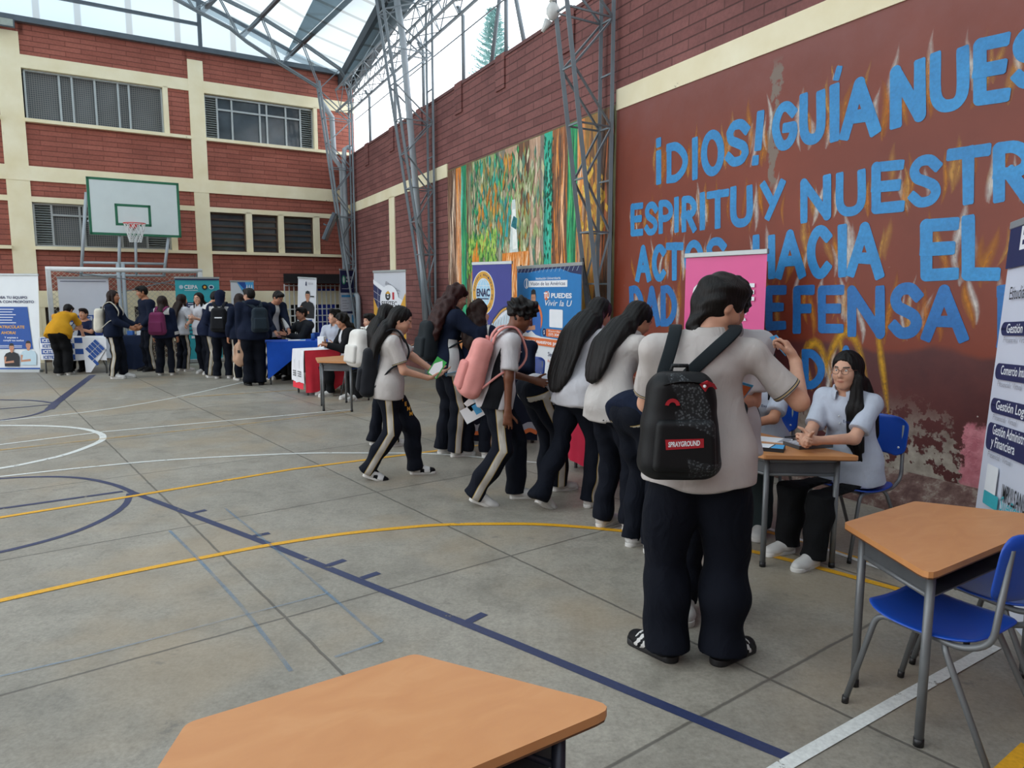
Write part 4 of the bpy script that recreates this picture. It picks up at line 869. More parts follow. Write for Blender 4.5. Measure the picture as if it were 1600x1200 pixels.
class Art(MB):
    """print on a banner: flat shapes in layers a hair in front of the panel"""
    def __init__(s): super().__init__(); s.k = 0; s.mats = []; s.tx = MB(); s.tm = []; s.tl = []
    def m(s, mat):
        if mat not in s.mats: s.mats.append(mat)
        s.k += 1; return s.mats.index(mat), -.0015 - s.k * .00012
    def p(s, pts, mat): i, y = s.m(mat); s.poly(pts, y, i); return s
    def r(s, x0, x1, z0, z1, mat): return s.p([(x0, z0), (x1, z0), (x1, z1), (x0, z1)], mat)
    def d(s, cx, cz, rx, rz, mat, hole=0): i, y = s.m(mat); s.disc(cx, cz, rx, rz, y, i, 36, hole); return s
    def t(s, txt, x, z, h, mat, wid=None, bold=.0, align='L', shear=0.0, rot=0.0):
        _, y = s.m(mat)
        if len(txt) > 1: s.tl.append((MB().text(txt, x, z, h, 0, y, bold, wid, align, shear, rot), mat)); return s
        s.tm += [] if mat in s.tm else [mat]; s.tx.text(txt, x, z, h, s.tm.index(mat), y, bold, wid, align, shear, rot); return s
    def band(s, pts, w, mat): i, y = s.m(mat); s.ribbon(pts, w, y, i, 'y'); return s
    def pill(s, x0, x1, z0, z1, mat, r): i, y = s.m(mat); s.poly(rrect(x0, x1, z0, z1, r, 5), y, i); return s
    def lines(s, x, z, n, dz, w, h, mat, seed=1):
        r = random.Random(seed)
        for k in range(n): s.r(x, x + w * r.uniform(.55, 1), z - dz * k, z - dz * k + h, mat)
        return s
    def bust(s, cx, z, k, shirt, hair, skin, arm=True):
        """a printed person, waist up"""
        s.d(cx, z + .405 * k, .052 * k, .073 * k, hair); s.p([(cx - .028 * k, z + .28 * k), (cx + .028 * k, z + .28 * k), (cx + .03 * k, z + .37 * k), (cx - .03 * k, z + .37 * k)], skin)
        s.p([(cx - .15 * k, z), (cx + .15 * k, z), (cx + .155 * k, z + .20 * k), (cx + .12 * k, z + .265 * k), (cx + .035 * k, z + .30 * k), (cx, z + .275 * k), (cx - .035 * k, z + .30 * k), (cx - .12 * k, z + .265 * k), (cx - .16 * k, z + .20 * k)], shirt)
        s.d(cx, z + .385 * k, .048 * k, .066 * k, skin); s.p([(cx - .048 * k, z + .425 * k), (cx + .048 * k, z + .425 * k), (cx + .040 * k, z + .465 * k), (cx, z + .478 * k), (cx - .042 * k, z + .462 * k)], hair)
        for e in (-1, 1): s.d(cx + e * .018 * k, z + .392 * k, .006 * k, .004 * k, hair)
        s.r(cx - .014 * k, cx + .014 * k, z + .355 * k, z + .361 * k, I_red)
        if arm: s.band([(cx - .13 * k, z + .2 * k), (cx - .14 * k, z + .08 * k), (cx + .04 * k, z + .10 * k)], .045 * k, skin)
        return s
    def done(s, o):
        if s.tx.v: s.tx.build('ring_lettering' if len(s.tx.v) > 200 else 'lettering', s.tm, o)
        for b, mt in s.tl: b.build('lettering', mt, o)
        return s.build('print', s.mats, o)
def nrm2(x, y): return -np.array([x, y, 0]) / math.hypot(x, y)
def on_plane(px, O, d): 
    n = np.array([-d[1], d[0], 0]); return hit(px[0], px[1], O, n)
def banner_on(TL, TR, O, d, z0, label, base, shift=0, **k):
    """a banner standing in the vertical plane through O along d, its top edge where the photograph has it"""
    a = on_plane(TL, O, d); b = on_plane(TR, O, d); zt = (a[2] + b[2]) / 2; L = np.array([a[0], a[1], z0]); Rr = np.array([b[0], b[1], z0]); s = (b - a) * np.array([1, 1, 0]); s /= np.linalg.norm(s)
    return banner(L + s * shift, (a[0], a[1], zt), Rr + s * shift, label, base, **k)
nR = -yr; PF = lambda off: (K + yf * off, uf); PRR = lambda off: (K + nR * off, ur)
# white enrolment banner at the left edge
a = AT(57, 428, 15.0); b0 = AT(68, 579, 15.0); w_ = 1.15
o, W_, H_ = banner((b0[0] - w_, 14.9, b0[2] + .03), (a[0] - w_, 15.05, a[2]), (b0[0], 14.9, b0[2] + .03), 'large white banner with a blue block and two people, at the left edge', '#dde2e4')
A = Art(); A.t('IDEA TU EQUIPO', W_ * .80, H_ * .745, .05, I_navy, .62, .02, 'R').t('LA CON PROPÓSITO', W_ * .92, H_ * .70, .05, I_navy, .75, .02, 'R')
A.p([(0, H_ * .22), (W_ * .88, H_ * .22), (W_ * .80, H_ * .66), (0, H_ * .66)], I_brand); A.lines(.30, H_ * .63, 6, .055, .52, .014, I_white, 4)
A.t('MATRICÚLATE', W_ * .74, H_ * .435, .055, I_gold, .58, .03, 'R').t('AHORA!', W_ * .58, H_ * .375, .055, I_gold, .30, .03, 'R').t('Y empieza a', W_ * .62, H_ * .33, .035, I_white, .28, .015, 'R').t('cumplir tus sueños', W_ * .72, H_ * .30, .035, I_white, .42, .015, 'R').lines(.3, H_ * .25, 2, .03, .5, .01, I_white, 2)
A.bust(W_ * .50, H_ * .035, 1.0, I_black, I_black, I_skin).bust(W_ * .80, H_ * .05, 1.05, I_lb, I_black, I_skin).band([(0, .02), (W_, .03)], .03, I_brand); A.done(o)
o, W_, H_ = banner_on((89, 433), (169, 433), *PF(1.0), .12, 'white banner hung inside the goal, blue lettering low on it', '#dcdfe8', stand=False)
A = Art(); A.r(.05, W_ - .05, H_ - .10, H_ - .088, I_navy); A.t('ICETEX', W_ * .34, H_ * .475, .115, I_brand, W_ * .58, .03).r(W_ * .04, W_ * .2, H_ * .46, H_ * .54, I_sky).r(W_ * .04, W_ * .34, H_ * .46, H_ * .475, I_brand).d(W_ * .25, H_ * .505, .085, .075, I_brand).d(W_ * .25, H_ * .505, .055, .055, I_white).d(W_ * .255, H_ * .505, .042, .045, I_sky); A.done(o)
o, W_, H_ = banner_on((273, 434), (342, 433), *PF(2.0), .08, 'teal banner with white capitals and two round seals, behind the queue', '#33a3ae')
A = Art(); A.r(0, W_, H_ - .06, H_ - .02, I_navy); A.t('CEIPA', W_ * .20, H_ - .26, .085, I_white, W_ * .30, .02).d(W_ * .13, H_ - .22, .045, .045, I_lb).r(W_ * .2, W_ * .5, H_ - .30, H_ - .292, I_white).d(W_ * .66, H_ - .22, .06, .06, I_black).d(W_ * .66, H_ - .22, .03, .03, I_gold).d(W_ * .81, H_ - .22, .06, .05, I_lb).d(W_ * .81, H_ - .22, .04, .03, I_navy)
A.r(W_ * .22, W_ * .95, H_ * .62, H_ * .70, I_navy).lines(W_ * .26, H_ * .68, 3, .05, W_ * .6, .014, I_white, 3).lines(W_ * .2, H_ * .5, 5, .09, W_ * .6, .02, I_navy, 5).r(W_ * .3, W_ * .8, H_ * .26, H_ * .29, I_white); A.done(o)
o, W_, H_ = banner_on((360, 440), (396, 438), *PF(.55), .08, 'white and blue banner with a tilted triple-A logo behind the queue', '#d5dade')
A = Art(); A.p([(W_ * .25, H_), (W_, H_), (W_, H_ - .55), (W_ * .72, H_ - .50)], I_sky).p([(W_ * .25, H_), (W_ * .62, H_), (W_ * .72, H_ - .3)], I_brand).t('AAA', W_ * .62, H_ - .27, .17, I_white, W_ * .33, .03, 'L', .25).r(W_ * .3, W_ * .9, H_ * .2, H_ * .5, I_brand); A.done(o)
a = on_plane((475, 434), *PF(1.5)); c = on_plane((504, 433), *PF(2.0)); b0 = on_plane((466, 537), *PF(1.35)); b0 = b0 + (b0 - a) * .35
o, W_, H_ = banner(b0, a, b0 + (c - a), 'white banner with a man in black and a blue text box, leaning by the gate', '#e4e5ea')
A = Art(); A.t('IDEAR', W_ * .58, H_ - .17, .05, I_grey, W_ * .26, .0).p([(W_ * .42, H_ - .20), (W_ * .48, H_ - .20), (W_ * .47, H_ - .1), (W_ * .43, H_ - .1)], I_navy).bust(W_ * .55, H_ - 1.02, 1.45, I_black, I_black, I_skin).r(W_ * .70, W_ * .9, H_ - .48, H_ - .45, I_black).p([(W_ * .35, H_ - 1.42), (W_ * .82, H_ - 1.40), (W_ * .82, H_ - 1.05), (W_ * .35, H_ - 1.08)], I_brand).t('INSCRÍBETE', W_ * .4, H_ - 1.2, .05, I_white, W_ * .37, .02).t('AHORA', W_ * .4, H_ - 1.31, .06, I_white, W_ * .3, .02).lines(W_ * .4, H_ - 1.5, 3, .1, W_ * .5, .03, I_grey, 6); A.done(o)
o, W_, H_ = banner_on((531, 422), (553, 420), K + yf * .95, np.array([uf[0] * .8 + ur[0] * .3, uf[1] * .8 + ur[1] * .3, 0]) / np.linalg.norm(uf * .8 + ur * .3), .08, 'narrow navy and white banner with a green emblem in the corner', '#dfe3ea')
A = Art(); A.r(0, W_, H_ - .62, H_, I_navy).d(W_ * .25, H_ - .28, W_ * .13, .12, pm('print_green', '#3fa878', .6)).d(W_ * .25, H_ - .28, W_ * .06, .09, I_white).t('INSTITUTO', W_ * .42, H_ - .25, .06, I_white, W_ * .42, .02).t('MAYOR', W_ * .42, H_ - .34, .06, I_white, W_ * .38, .02).r(W_ * .1, W_ * .85, H_ - .52, H_ - .51, I_white).r(W_ * .06, W_ * .94, H_ - .74, H_ - .68, I_sky).lines(W_ * .1, H_ - .84, 4, .07, W_ * .5, .012, I_grey, 8).r(W_ * .06, W_ * .94, H_ - 1.18, H_ - 1.12, I_navy).lines(W_ * .1, H_ - 1.28, 6, .07, W_ * .5, .012, I_grey, 9).r(W_ * .75, W_ * .9, H_ - 1.55, H_ - 1.22, I_sky); A.done(o)
# banners along the right wall
o, W_, H_ = banner_on((583, 424), (633, 422), on_plane((633, 422), *PRR(.8)), nrm2(-.70, .71), .75, 'banner with a building photo, white oval logo and yellow corners', '#c9ccd2', stand=False)
MB().tube([(W_ / 2, .06, H_ - .02), (W_ / 2, .06, -.74)], .014, 8).build('pole', M_alu, o); MB().rbox(W_ / 2 - .25, W_ / 2 + .25, -.1, .2, -.75, -.70, .02).build('base', M_alu, o)
A = Art(); A.p([(0, H_ - .25), (W_, H_ - .75), (W_, H_ - 1.15), (0, H_ - .95)], I_navy)
for k in range(4): A.band([(0, H_ - .38 - .14 * k), (W_, H_ - .84 - .08 * k)], .014, I_grey)
for k in range(1, 7): A.band([(W_ * k / 7, H_ - .25 - .5 * k / 7), (W_ * k / 7, H_ - 1.0)], .014, I_grey)
A.p([(0, H_ - .16), (0, H_ - .24), (W_, H_ - .74), (W_, H_ - .6)], I_white).t('ESEITEC', W_ * .38, H_ - .26, .07, I_grey, W_ * .46, .02, 'L', 0, -.40)
A.p([(0, 0), (W_, 0), (W_, H_ - .42), (W_ * .6, H_ - 1.05), (W_ * .3, H_ - 1.0), (0, H_ - .52)], I_gold); cz = H_ - .56; A.d(W_ * .5, cz, W_ * .29, .29, I_white).d(W_ * .46, cz + .08, .085, .085, I_black, .45).r(W_ * .38, W_ * .54, cz + .07, cz + .095, I_black).r(W_ * .60, W_ * .66, cz + .01, cz + .15, I_red).p([(W_ * .38, cz + .12), (W_ * .55, cz + .12), (W_ * .47, cz + .18)], I_gold).t('ESEITEC', W_ * .5, cz - .11, .085, I_black, W_ * .48, .02, 'C').r(W_ * .3, W_ * .7, cz - .155, cz - .14, I_grey); A.done(o)
o, W_, H_ = banner_on((738, 411), (799, 409), on_plane((799, 409), *PRR(.7)), nrm2(-.77, .64), .08, 'purple banner with a gold ring seal reading ENAC', '#e2e2e6')
A = Art(); n = 20; cur = [(W_ * i / n, H_ - .86 + .28 * (1 / (1 + math.exp(-(i / n - .62) * 11))) - .20 * math.sin(PI * min(1, i / n * 1.9)) * (i / n < .53)) for i in range(n + 1)]
A.p([(0, H_ - .03), *reversed([(x, z) for x, z in cur]), ][:1] + [(0, cur[0][1])] + cur[1:] + [(W_, H_ - .03)], pm('print_purple', '#3b3f8f', .6, 0, .03)); A.band([(x, z - .035) for x, z in cur], .03, I_gold); A.band([(x, z - .012) for x, z in cur], .022, I_navy)
cx, cz = W_ * .29, H_ - .42; q_ = W_ * .27; A.d(cx, cz, .215, .31, I_white).d(cx, cz, .205, .30, I_gold).d(cx, cz, .142, .205, I_white).d(cx, cz, .135, .196, pm('print_globe', '#a9d3ea', .6))
for k in (-.6, 0, .6): A.band([(cx + .13 * math.cos(t) * k, cz + .19 * math.sin(t)) for t in np.linspace(-PI / 2, PI / 2, 9)], .006, I_white)
for k in (-.5, 0, .5): A.r(cx - .12, cx + .12, cz + k * .2 - .003, cz + k * .2 + .003, I_white)
for i, ch in enumerate('ESCUELA NACIONAL DE CAPACITACION  '):
    t_ = PI * .95 - i * 2 * PI / 34
    if ch != ' ': A.t(ch, cx + .172 * math.cos(t_), cz + .25 * math.sin(t_) - .012, .030, I_navy, .020, .02, 'C')
A.t('ENAC', cx, cz - .045, .10, I_navy, .25, .035, 'C').r(cx - .1, cx + .1, cz - .09, cz - .075, I_navy).lines(W_ * .3, H_ * .5, 8, .12, W_ * .6, .02, I_grey, 12)
for k in range(9): A.band([(W_ * (.35 + .07 * k), H_ - 1.0 + .02 * k), (W_ * (.39 + .07 * k), H_ - .90 + .03 * k)], .018, I_lb)
A.done(o)
o, W_, H_ = banner_on((808, 418), (909, 410), *PRR(.42), .06, 'light blue banner with a smiling man and a white list of programmes', '#dfe0e2', stand=False)
MB().tube([(.02, .05, H_ + .03), (.02, .35, -.05)], .010, 8).tube([(W_ - .02, .03, H_ + .06), (W_ + .2, .35, -.05)], .010, 8).tube([(0, .02, H_ + .005), (W_, .02, H_ + .005)], .008, 8).build('frame_poles', M_black, o)
I_amb = pm('print_azure', '#1f78b8', .5, 0, .05); zs = H_ - .96
A = Art(); A.r(0, W_, zs, H_, I_amb); A.p([(0, H_ - .08), (W_ * .2, H_ - .085), (W_ * .4, H_ - .06), (W_ * .7, H_ - .05), (W_ * .85, H_ - .11), (W_, H_ - .14), (W_, H_), (0, H_)], I_navy)
for k in range(16): A.band([(W_ * k / 16, H_ - .09), (W_ * (k + .6) / 16, H_ - .01)], .006, I_lb)
A.t('Institución Universitaria', W_ * .52, H_ - .185, .030, I_white, W_ * .38, .01, 'C').r(W_ * .21, W_ * .81, H_ - .285, H_ - .20, I_white).t('Visión de las Américas', W_ * .51, H_ - .262, .045, I_navy, W_ * .54, .01, 'C').d(W_ * .17, H_ - .235, .07, .07, I_white, .85).p([(W_ * .16, H_ - .29), (W_ * .19, H_ - .29), (W_ * .18, H_ - .18), (W_ * .165, H_ - .18)], I_white)
A.d(W_ * .28, zs + .25, W_ * .16, .24, I_or).bust(W_ * .29, zs - .01, 1.38, I_blue, I_black, I_skin).band([(W_ * .25, zs + .38), (W_ * .27, zs + .15)], .045, I_navy)
A.d(W_ * .50, H_ - .40, .06, .06, I_or).t('TÚ', W_ * .46, H_ - .43, .07, I_white, W_ * .09, .04).t('PUEDES', W_ * .575, H_ - .425, .058, I_white, W_ * .30, .035).t('Vivir la U', W_ * .48, H_ - .53, .075, I_white, W_ * .40, .005, 'L', .25)
A.pill(W_ * .55, W_ * .75, zs + .15, zs + .385, I_white, .02).pill(W_ * .50, W_ * .92, zs + .02, zs + .125, I_or, .02).d(W_ * .47, zs + .075, .05, .052, I_navy).t('S', W_ * .47, zs + .05, .05, I_white, .03, .02, 'C').t('Escríbenos por WhatsApp'[:10], W_ * .54, zs + .088, .024, I_white, W_ * .30).t('(57) 304 238 7474', W_ * .54, zs + .04, .032, I_white, W_ * .34, .01)
A.p([(0, zs - .06), (0, zs + .02), (W_ * .12, zs + .07), (W_ * .2, zs + .04), (W_ * .26, zs + .08), (W_ * .33, zs + .03), (W_ * .42, zs + .01), (W_, zs - .01), (W_, zs - .06)], vinyl('#dfe0e2'))
A.r(W_ * .08, W_ * .92, zs - .11, zs - .01, I_or).t('Conoce nuestros programas', W_ * .5, zs - .082, .05, I_white, W_ * .8, .02, 'C').t('Sede Medellín', W_ * .07, zs - .22, .05, I_navy, W_ * .28, .01).t('Sede Pereira', W_ * .53, zs - .235, .055, I_navy, W_ * .30, .01).t('Programas Profesionales', W_ * .08, zs - .31, .03, I_or, W_ * .32).t('Programas', W_ * .53, zs - .32, .035, I_or, W_ * .2)
for i, s_ in enumerate(('· Odontología', '· Medicina Veterinaria', '  y Zootecnia', '· Cirugía Veterinaria', '· Ingeniería')): A.t(s_, W_ * .08, zs - .39 - .068 * i, .042, I_black, None if i in (0, 2, 4) else W_ * .32)
for i, s_ in enumerate(('· Medicina', '· Odontología', '· Medicina')): A.t(s_, W_ * .53, zs - .40 - .075 * i, .05, I_black)
A.t('Programas Técnicos', W_ * .08, zs - .86, .03, I_or, W_ * .26).lines(W_ * .08, zs - .93, 4, .06, W_ * .35, .02, I_grey, 3); A.done(o)
o, W_, H_ = banner_on((1071, 398), (1198, 391), on_plane((1198, 391), *PRR(.42)), nrm2(-.552, .834), .08, 'pink banner with white capitals behind the boy with the black backpack', '#e25594')
A = Art(); A.t('CESDE', W_ * .5, H_ - .42, .135, I_white, W_ * .77, .045, 'C').t('educación', W_ * .80, H_ - .55, .036, I_white, W_ * .42, .01, 'R').t('continua', W_ * .80, H_ - .605, .036, I_white, W_ * .40, .03, 'R').t('Matrículas abiertas', W_ * .5, H_ * .4, .06, I_white, W_ * .7, .01, 'C'); A.done(o)
tl = AT(1597, 358, 4.31); b0 = AT(1526, 795, 4.18); b0 = b0 + (b0 - tl) * .40; dr = np.array([-.28, -.96, 0]) * .85
o, W_, H_ = banner(b0, tl, b0 + dr, 'white banner with dark rounded labels at the right edge', '#d5d9e6')
A = Art(); zt = lambda y: H_ * (1 - (y - 358) / 437 * .714)
A.r(0, W_, zt(425), H_, I_navy).t('ENAM', W_ * .2, zt(400), .12, I_white, W_ * .6, .03).t('Estudia con nosotros', W_ * .14, zt(472), .07, I_black, W_ * .75)
for y0, y1, ls in ((505, 525, ['Gestión de la Salud']), (566, 590, ['Comercio Internacional']), (618, 640, ['Gestión Logística']), (655, 696, ['Gestión Administrativa', 'y Financiera'])):
    A.pill(W_ * .07, W_ * .92, zt(y1), zt(y0), I_navy, .045)
    for i, s_ in enumerate(ls): A.t(s_, W_ * .17, zt(y0 + 16 + 18 * i), .05 if len(ls) == 1 else .055, I_white, W_ * (.65 if i == 0 else .4), .01)
    A.t('Presencial · Virtual', W_ * .14, zt(y1 + 10), .03, I_grey, W_ * .4)
A.pill(W_ * .16, W_ * .36, zt(762), zt(716), I_white, .01).pill(W_ * .16, W_ * .42, zt(776), zt(756), I_teal, .01).t('IMPULSANDO', W_ * .46, zt(758), .09, I_black, W_ * .45, .01).t('Sueños', W_ * .46, zt(772), .08, I_teal, W_ * .3, 0, 'L', .2).d(W_ * .84, zt(770), .03, .03, I_teal); A.done(o)

# ------------------------------------------------------------------ goal and basketball stand at the far end
gO, gd_ = PF(1.35); pl = on_plane((75, 423), gO, gd_); pr_ = on_plane((312, 421), gO, gd_); zb_ = (pl[2] + pr_[2]) / 2
goal = thing('football_goal', 'white football goal with wire netting below the basketball board', 'goal', frame(np.array([pl[0], pl[1], 0]), -uf, -yf)); gw = float(np.dot(pr_ - pl, -uf))
for x in (0, gw): MB().rbox(x - .05, x + .05, -.05, .05, 0, zb_, .015).build('post', M_white, goal)
MB().tube([(-.05, 0, zb_), (gw + .05, 0, zb_)], .055, 12).build('crossbar', M_white, goal)
for x in (0.03, gw - .03): MB().tube([(x, 0, zb_), (x, .75, zb_ - .35), (x, .95, .02)], .022, 8).build('rear_stay', M_steel, goal)
MB().tube([(.3, .1, zb_ - .05), (gw, .75, zb_ - .38)], .012, 6).tube([(gw * .15, .75, zb_ - .75), (gw - .1, .1, zb_ - .1)], .012, 6).build('brace', M_steel, goal)
nt = MB(); stp = .115; k = -int(zb_ / stp)
while k * stp < gw:
    for sg in (1, -1):
        x0, z0, x1, z1 = k * stp, 0, k * stp + zb_, zb_
        if sg < 0: x0, x1 = gw - x0, gw - x1
        (a, za), (b, zb2) = sorted(((x0, z0), (x1, z1)))
        if a < 0: za += (zb2 - za) * (0 - a) / (b - a); a = 0
        if b > gw: zb2 = za + (zb2 - za) * (gw - a) / (b - a); b = gw
        if b - a > .05: nt.tube([(a, .78 - .03 * 0, za), (b, .78, zb2)], .0042, 3)
    k += 1
nt.build('netting', pm('galvanised_wire', '#c9c4b4', .5, .2), goal)
hp = thing('basketball_stand', 'basketball board with green border on a pipe stand above the goal', 'basketball hoop', frame(K + yf * .9 + uf * 5.4, -uf, -yf))
O9 = K + yf * .9; ctr = np.dot(K + uf * 5.4 - O9, uf)
def bb(px):
    p = hit(px[0], px[1], O9, yf); return (5.4 - float(np.dot(p - O9, uf)), p[2])
TL, TR, BR2, BL2 = bb((133, 276)), bb((279, 286)), bb((283, 370)), bb((141, 368)); x0, x1 = (TL[0] + BL2[0]) / 2, (TR[0] + BR2[0]) / 2; z0, z1 = (BL2[1] + BR2[1]) / 2, (TL[1] + TR[1]) / 2
M_bgreen = pm('board_green', '#1f6b4c', .5, 0, .08); M_bw = pm('board_white', '#d3dedd', .45, 0, .03, 3)
bd = MB().box(x0, x1, -.02, .02, z0, z1).build('backboard', M_bw, hp)
e = .055; gr = MB()
def rectf(a, b, c, d, t):
    for q in ((a, b, c, c + t), (a, b, d - t, d), (a, a + t, c, d), (b - t, b, c, d)): gr.box(q[0], q[1], -.024, -.0202, q[2], q[3])
rectf(x0, x1, z0, z1, e); i0, i1 = bb((180, 340))[0], bb((236, 340))[0]; rectf(i0, i1, bb((180, 352))[1], bb((180, 318))[1], .055); gr.build('board_lines', M_bgreen, bd)
rx = (bb((207, 350))[0] + bb((207, 350))[0]) / 2; rz = bb((207, 351))[1]
MB().tube([(rx + .225 * math.cos(a), -.37 + .225 * math.sin(a), rz) for a in np.linspace(0, 2 * PI, 33)], .011, 8).box(rx - .07, rx + .07, -.15, -.02, rz - .09, rz + .01).build('rim', pm('rim_red', '#d0453f', .45), hp)
nt = MB(); nn = 12
for q in range(nn):
    for sg in (1, -1):
        nt.tube([(rx + (.22 - .10 * v) * math.cos(2 * PI * (q + sg * v * 2.2) / nn), -.37 + (.22 - .10 * v) * math.sin(2 * PI * (q + sg * v * 2.2) / nn), rz - .42 * v) for v in np.linspace(0, 1, 7)], .007, 4)
nt.build('net', M_white, hp)
for p, q, r in (((135, 300), (126, 430), .035), ((264, 368), (256, 424), .035), ((187, 366), (186, 424), .035), ((212, 366), (213, 424), .03)):
    a, b = bb(p), bb(q); MB().tube([(a[0], .05, a[1]), (b[0], .05, b[1] - .1)], r, 10).build('support_pipe', M_pipe, hp)
a, b = bb((127, 410)), bb((258, 411)); zz = a[1]
for q_ in (([(a[0], .05, zz), (b[0], .05, zz)], .03), ([(a[0], .05, zz - .28), (b[0], .05, zz - .28)], .03), ([(bb((133, 300))[0], .05, bb((133, 345))[1]), (bb((150, 300))[0], .05, bb((133, 345))[1])], .025)): MB().tube(q_[0], q_[1], 10).build('cross_pipe', M_pipe, hp)
cxp = bb((192, 470))[0]
for dx in (-.05, .05): MB().tube([(cxp + dx, .05, zz), (cxp + dx, .05, 0)], .045, 10).build('support_pipe', M_pipe, hp)
# small things
tag(MB().sphere((0, 0, 0), (.08, .07, .11), 10).tube([(0, 0, .1), (.03, 0, .26)], [.05, .012], 8).tube([(-.05, 0, -.1), (-.12, .02, -.22)], [.05, .02], 8).build('plastic_bag', pm('white_plastic_film', '#d9dad6', .4), None, Matrix.Translation(Vector(CP(13.0, .78, 4.86)))), 'white plastic bag tied round the lattice column between the murals', 'bag')
def box_thing(name, loc, yaw, w, d, h, mats, label, cat, group=None, top=None, z=.0):
    o = thing(name, label, cat, yawm(loc, yaw), group); MB().rbox(-w / 2, w / 2, -d / 2, d / 2, 0, h, min(w, d) * .06).build('body', mats, o)
    if top: top(o, w, d, h)
    return o
def papers(loc, yaw, w, d, n, mat, label, cat='leaflet', art=None, name='leaflet', group=None):
    o = thing(name, label, cat, yawm(loc, yaw), group)
    MB().box(-w / 2, w / 2, -d / 2, d / 2, .0005, .0005 + n).build('sheet', mat, o)
    if art: art(o, w, d, n)
    return o
def cover(c1m, c2m):
    def f(o, w, d, n):
        b = MB(); z = n + .0008
        b.add([(-w * .48, -d * .46, z), (w * .1, -d * .46, z), (w * .2, d * .46, z), (-w * .48, d * .46, z)], [(0, 1, 2, 3)], 0); b.add([(w * .14, -d * .46, z), (w * .48, -d * .46, z), (w * .48, d * .46, z), (w * .24, d * .46, z)], [(0, 1, 2, 3)], 1)
        for k in range(3): b.add([(-w * .4, d * (.3 - .2 * k), z + .0004), (-w * .05, d * (.3 - .2 * k), z + .0004), (-w * .05, d * (.36 - .2 * k), z + .0004), (-w * .4, d * (.36 - .2 * k), z + .0004)], [(0, 1, 2, 3)], 2)
        b.build('print', [c1m, c2m, I_white], o)
    return f
papers((*G(1197, 702, .7)[:2], .70), -25, .21, .13, .022, I_black, 'black stack of brochures with a blue cover, front left on the women\'s desk', 'brochure stack', cover(I_white, I_sky), 'brochure_stack')
papers((*G(1262, 697, .7)[:2], .70), 15, .24, .16, .022, M_tray, 'grey stack of brochures with a blue cover under the clasped hands', 'brochure stack', cover(I_grey, I_blue), 'brochure_stack')
papers((*G(1210, 688, .7)[:2], .70), -30, .20, .15, .004, I_white, 'white sign-up sheet on the women\'s desk', 'paper', cover(I_white, I_grey), 'paper_sheet')
tag(MB().tube([(-.07, 0, .005), (.06, 0, .005), (.075, 0, .005)], [.005, .005, .001], 8).build('pen', I_black, None, yawm((*G(1240, 683, .7)[:2], .70), 20)), 'dark pen lying beside the white sheet on the women\'s desk', 'pen')
box_thing('paper_box', (-3.28, 13.3, .763), 5, .16, .10, .20, I_white, 'taller white box on the royal blue cloth', 'box', 'white boxes on the tables'); box_thing('paper_box', (-3.08, 13.25, .763), 12, .10, .08, .13, I_white, 'lower white box next to the taller one on the royal blue cloth', 'box', 'white boxes on the tables')
box_thing('paper_box', (-3.12, 11.95, .723), -8, .11, .11, .19, I_white, 'white box standing on the red and white cloth', 'box', 'white boxes on the tables')
tag(MB().lathe([(.0, 0), (.035, 0), (.035, .12), (.03, .125), (0, .125)], 16).build('blue_can', I_blue, None, yawm((-3.62, 13.25, .763), 0)), 'blue can on the royal blue cloth', 'can')
papers((-3.9, 13.2, .763), 15, .30, .21, .012, I_white, 'white papers on the royal blue cloth in front of the reaching boy', 'paper', cover(I_white, I_sky), 'paper_sheet')
papers((-2.92, 11.9, .723), 5, .25, .18, .006, I_grey, 'grey folder lying on the red and white cloth', 'folder', None, 'folder')
papers((-.50, 7.98, .703), 8, .24, .17, .02, I_white, 'stack of white leaflets on the dark printed cloth', 'leaflet stack', cover(I_white, I_sky), 'leaflet_stack')
for i, (dx, c) in enumerate(((-.18, I_blue), (.02, I_white), (.2, I_black))): box_thing('leaflet_holder', (-7.95 + dx, 15.55, .723), 10 * i, .12, .08, .09, c, ('blue', 'white', 'black')[i] + ' leaflet box on the dark navy cloth', 'box', 'boxes on the navy cloth')
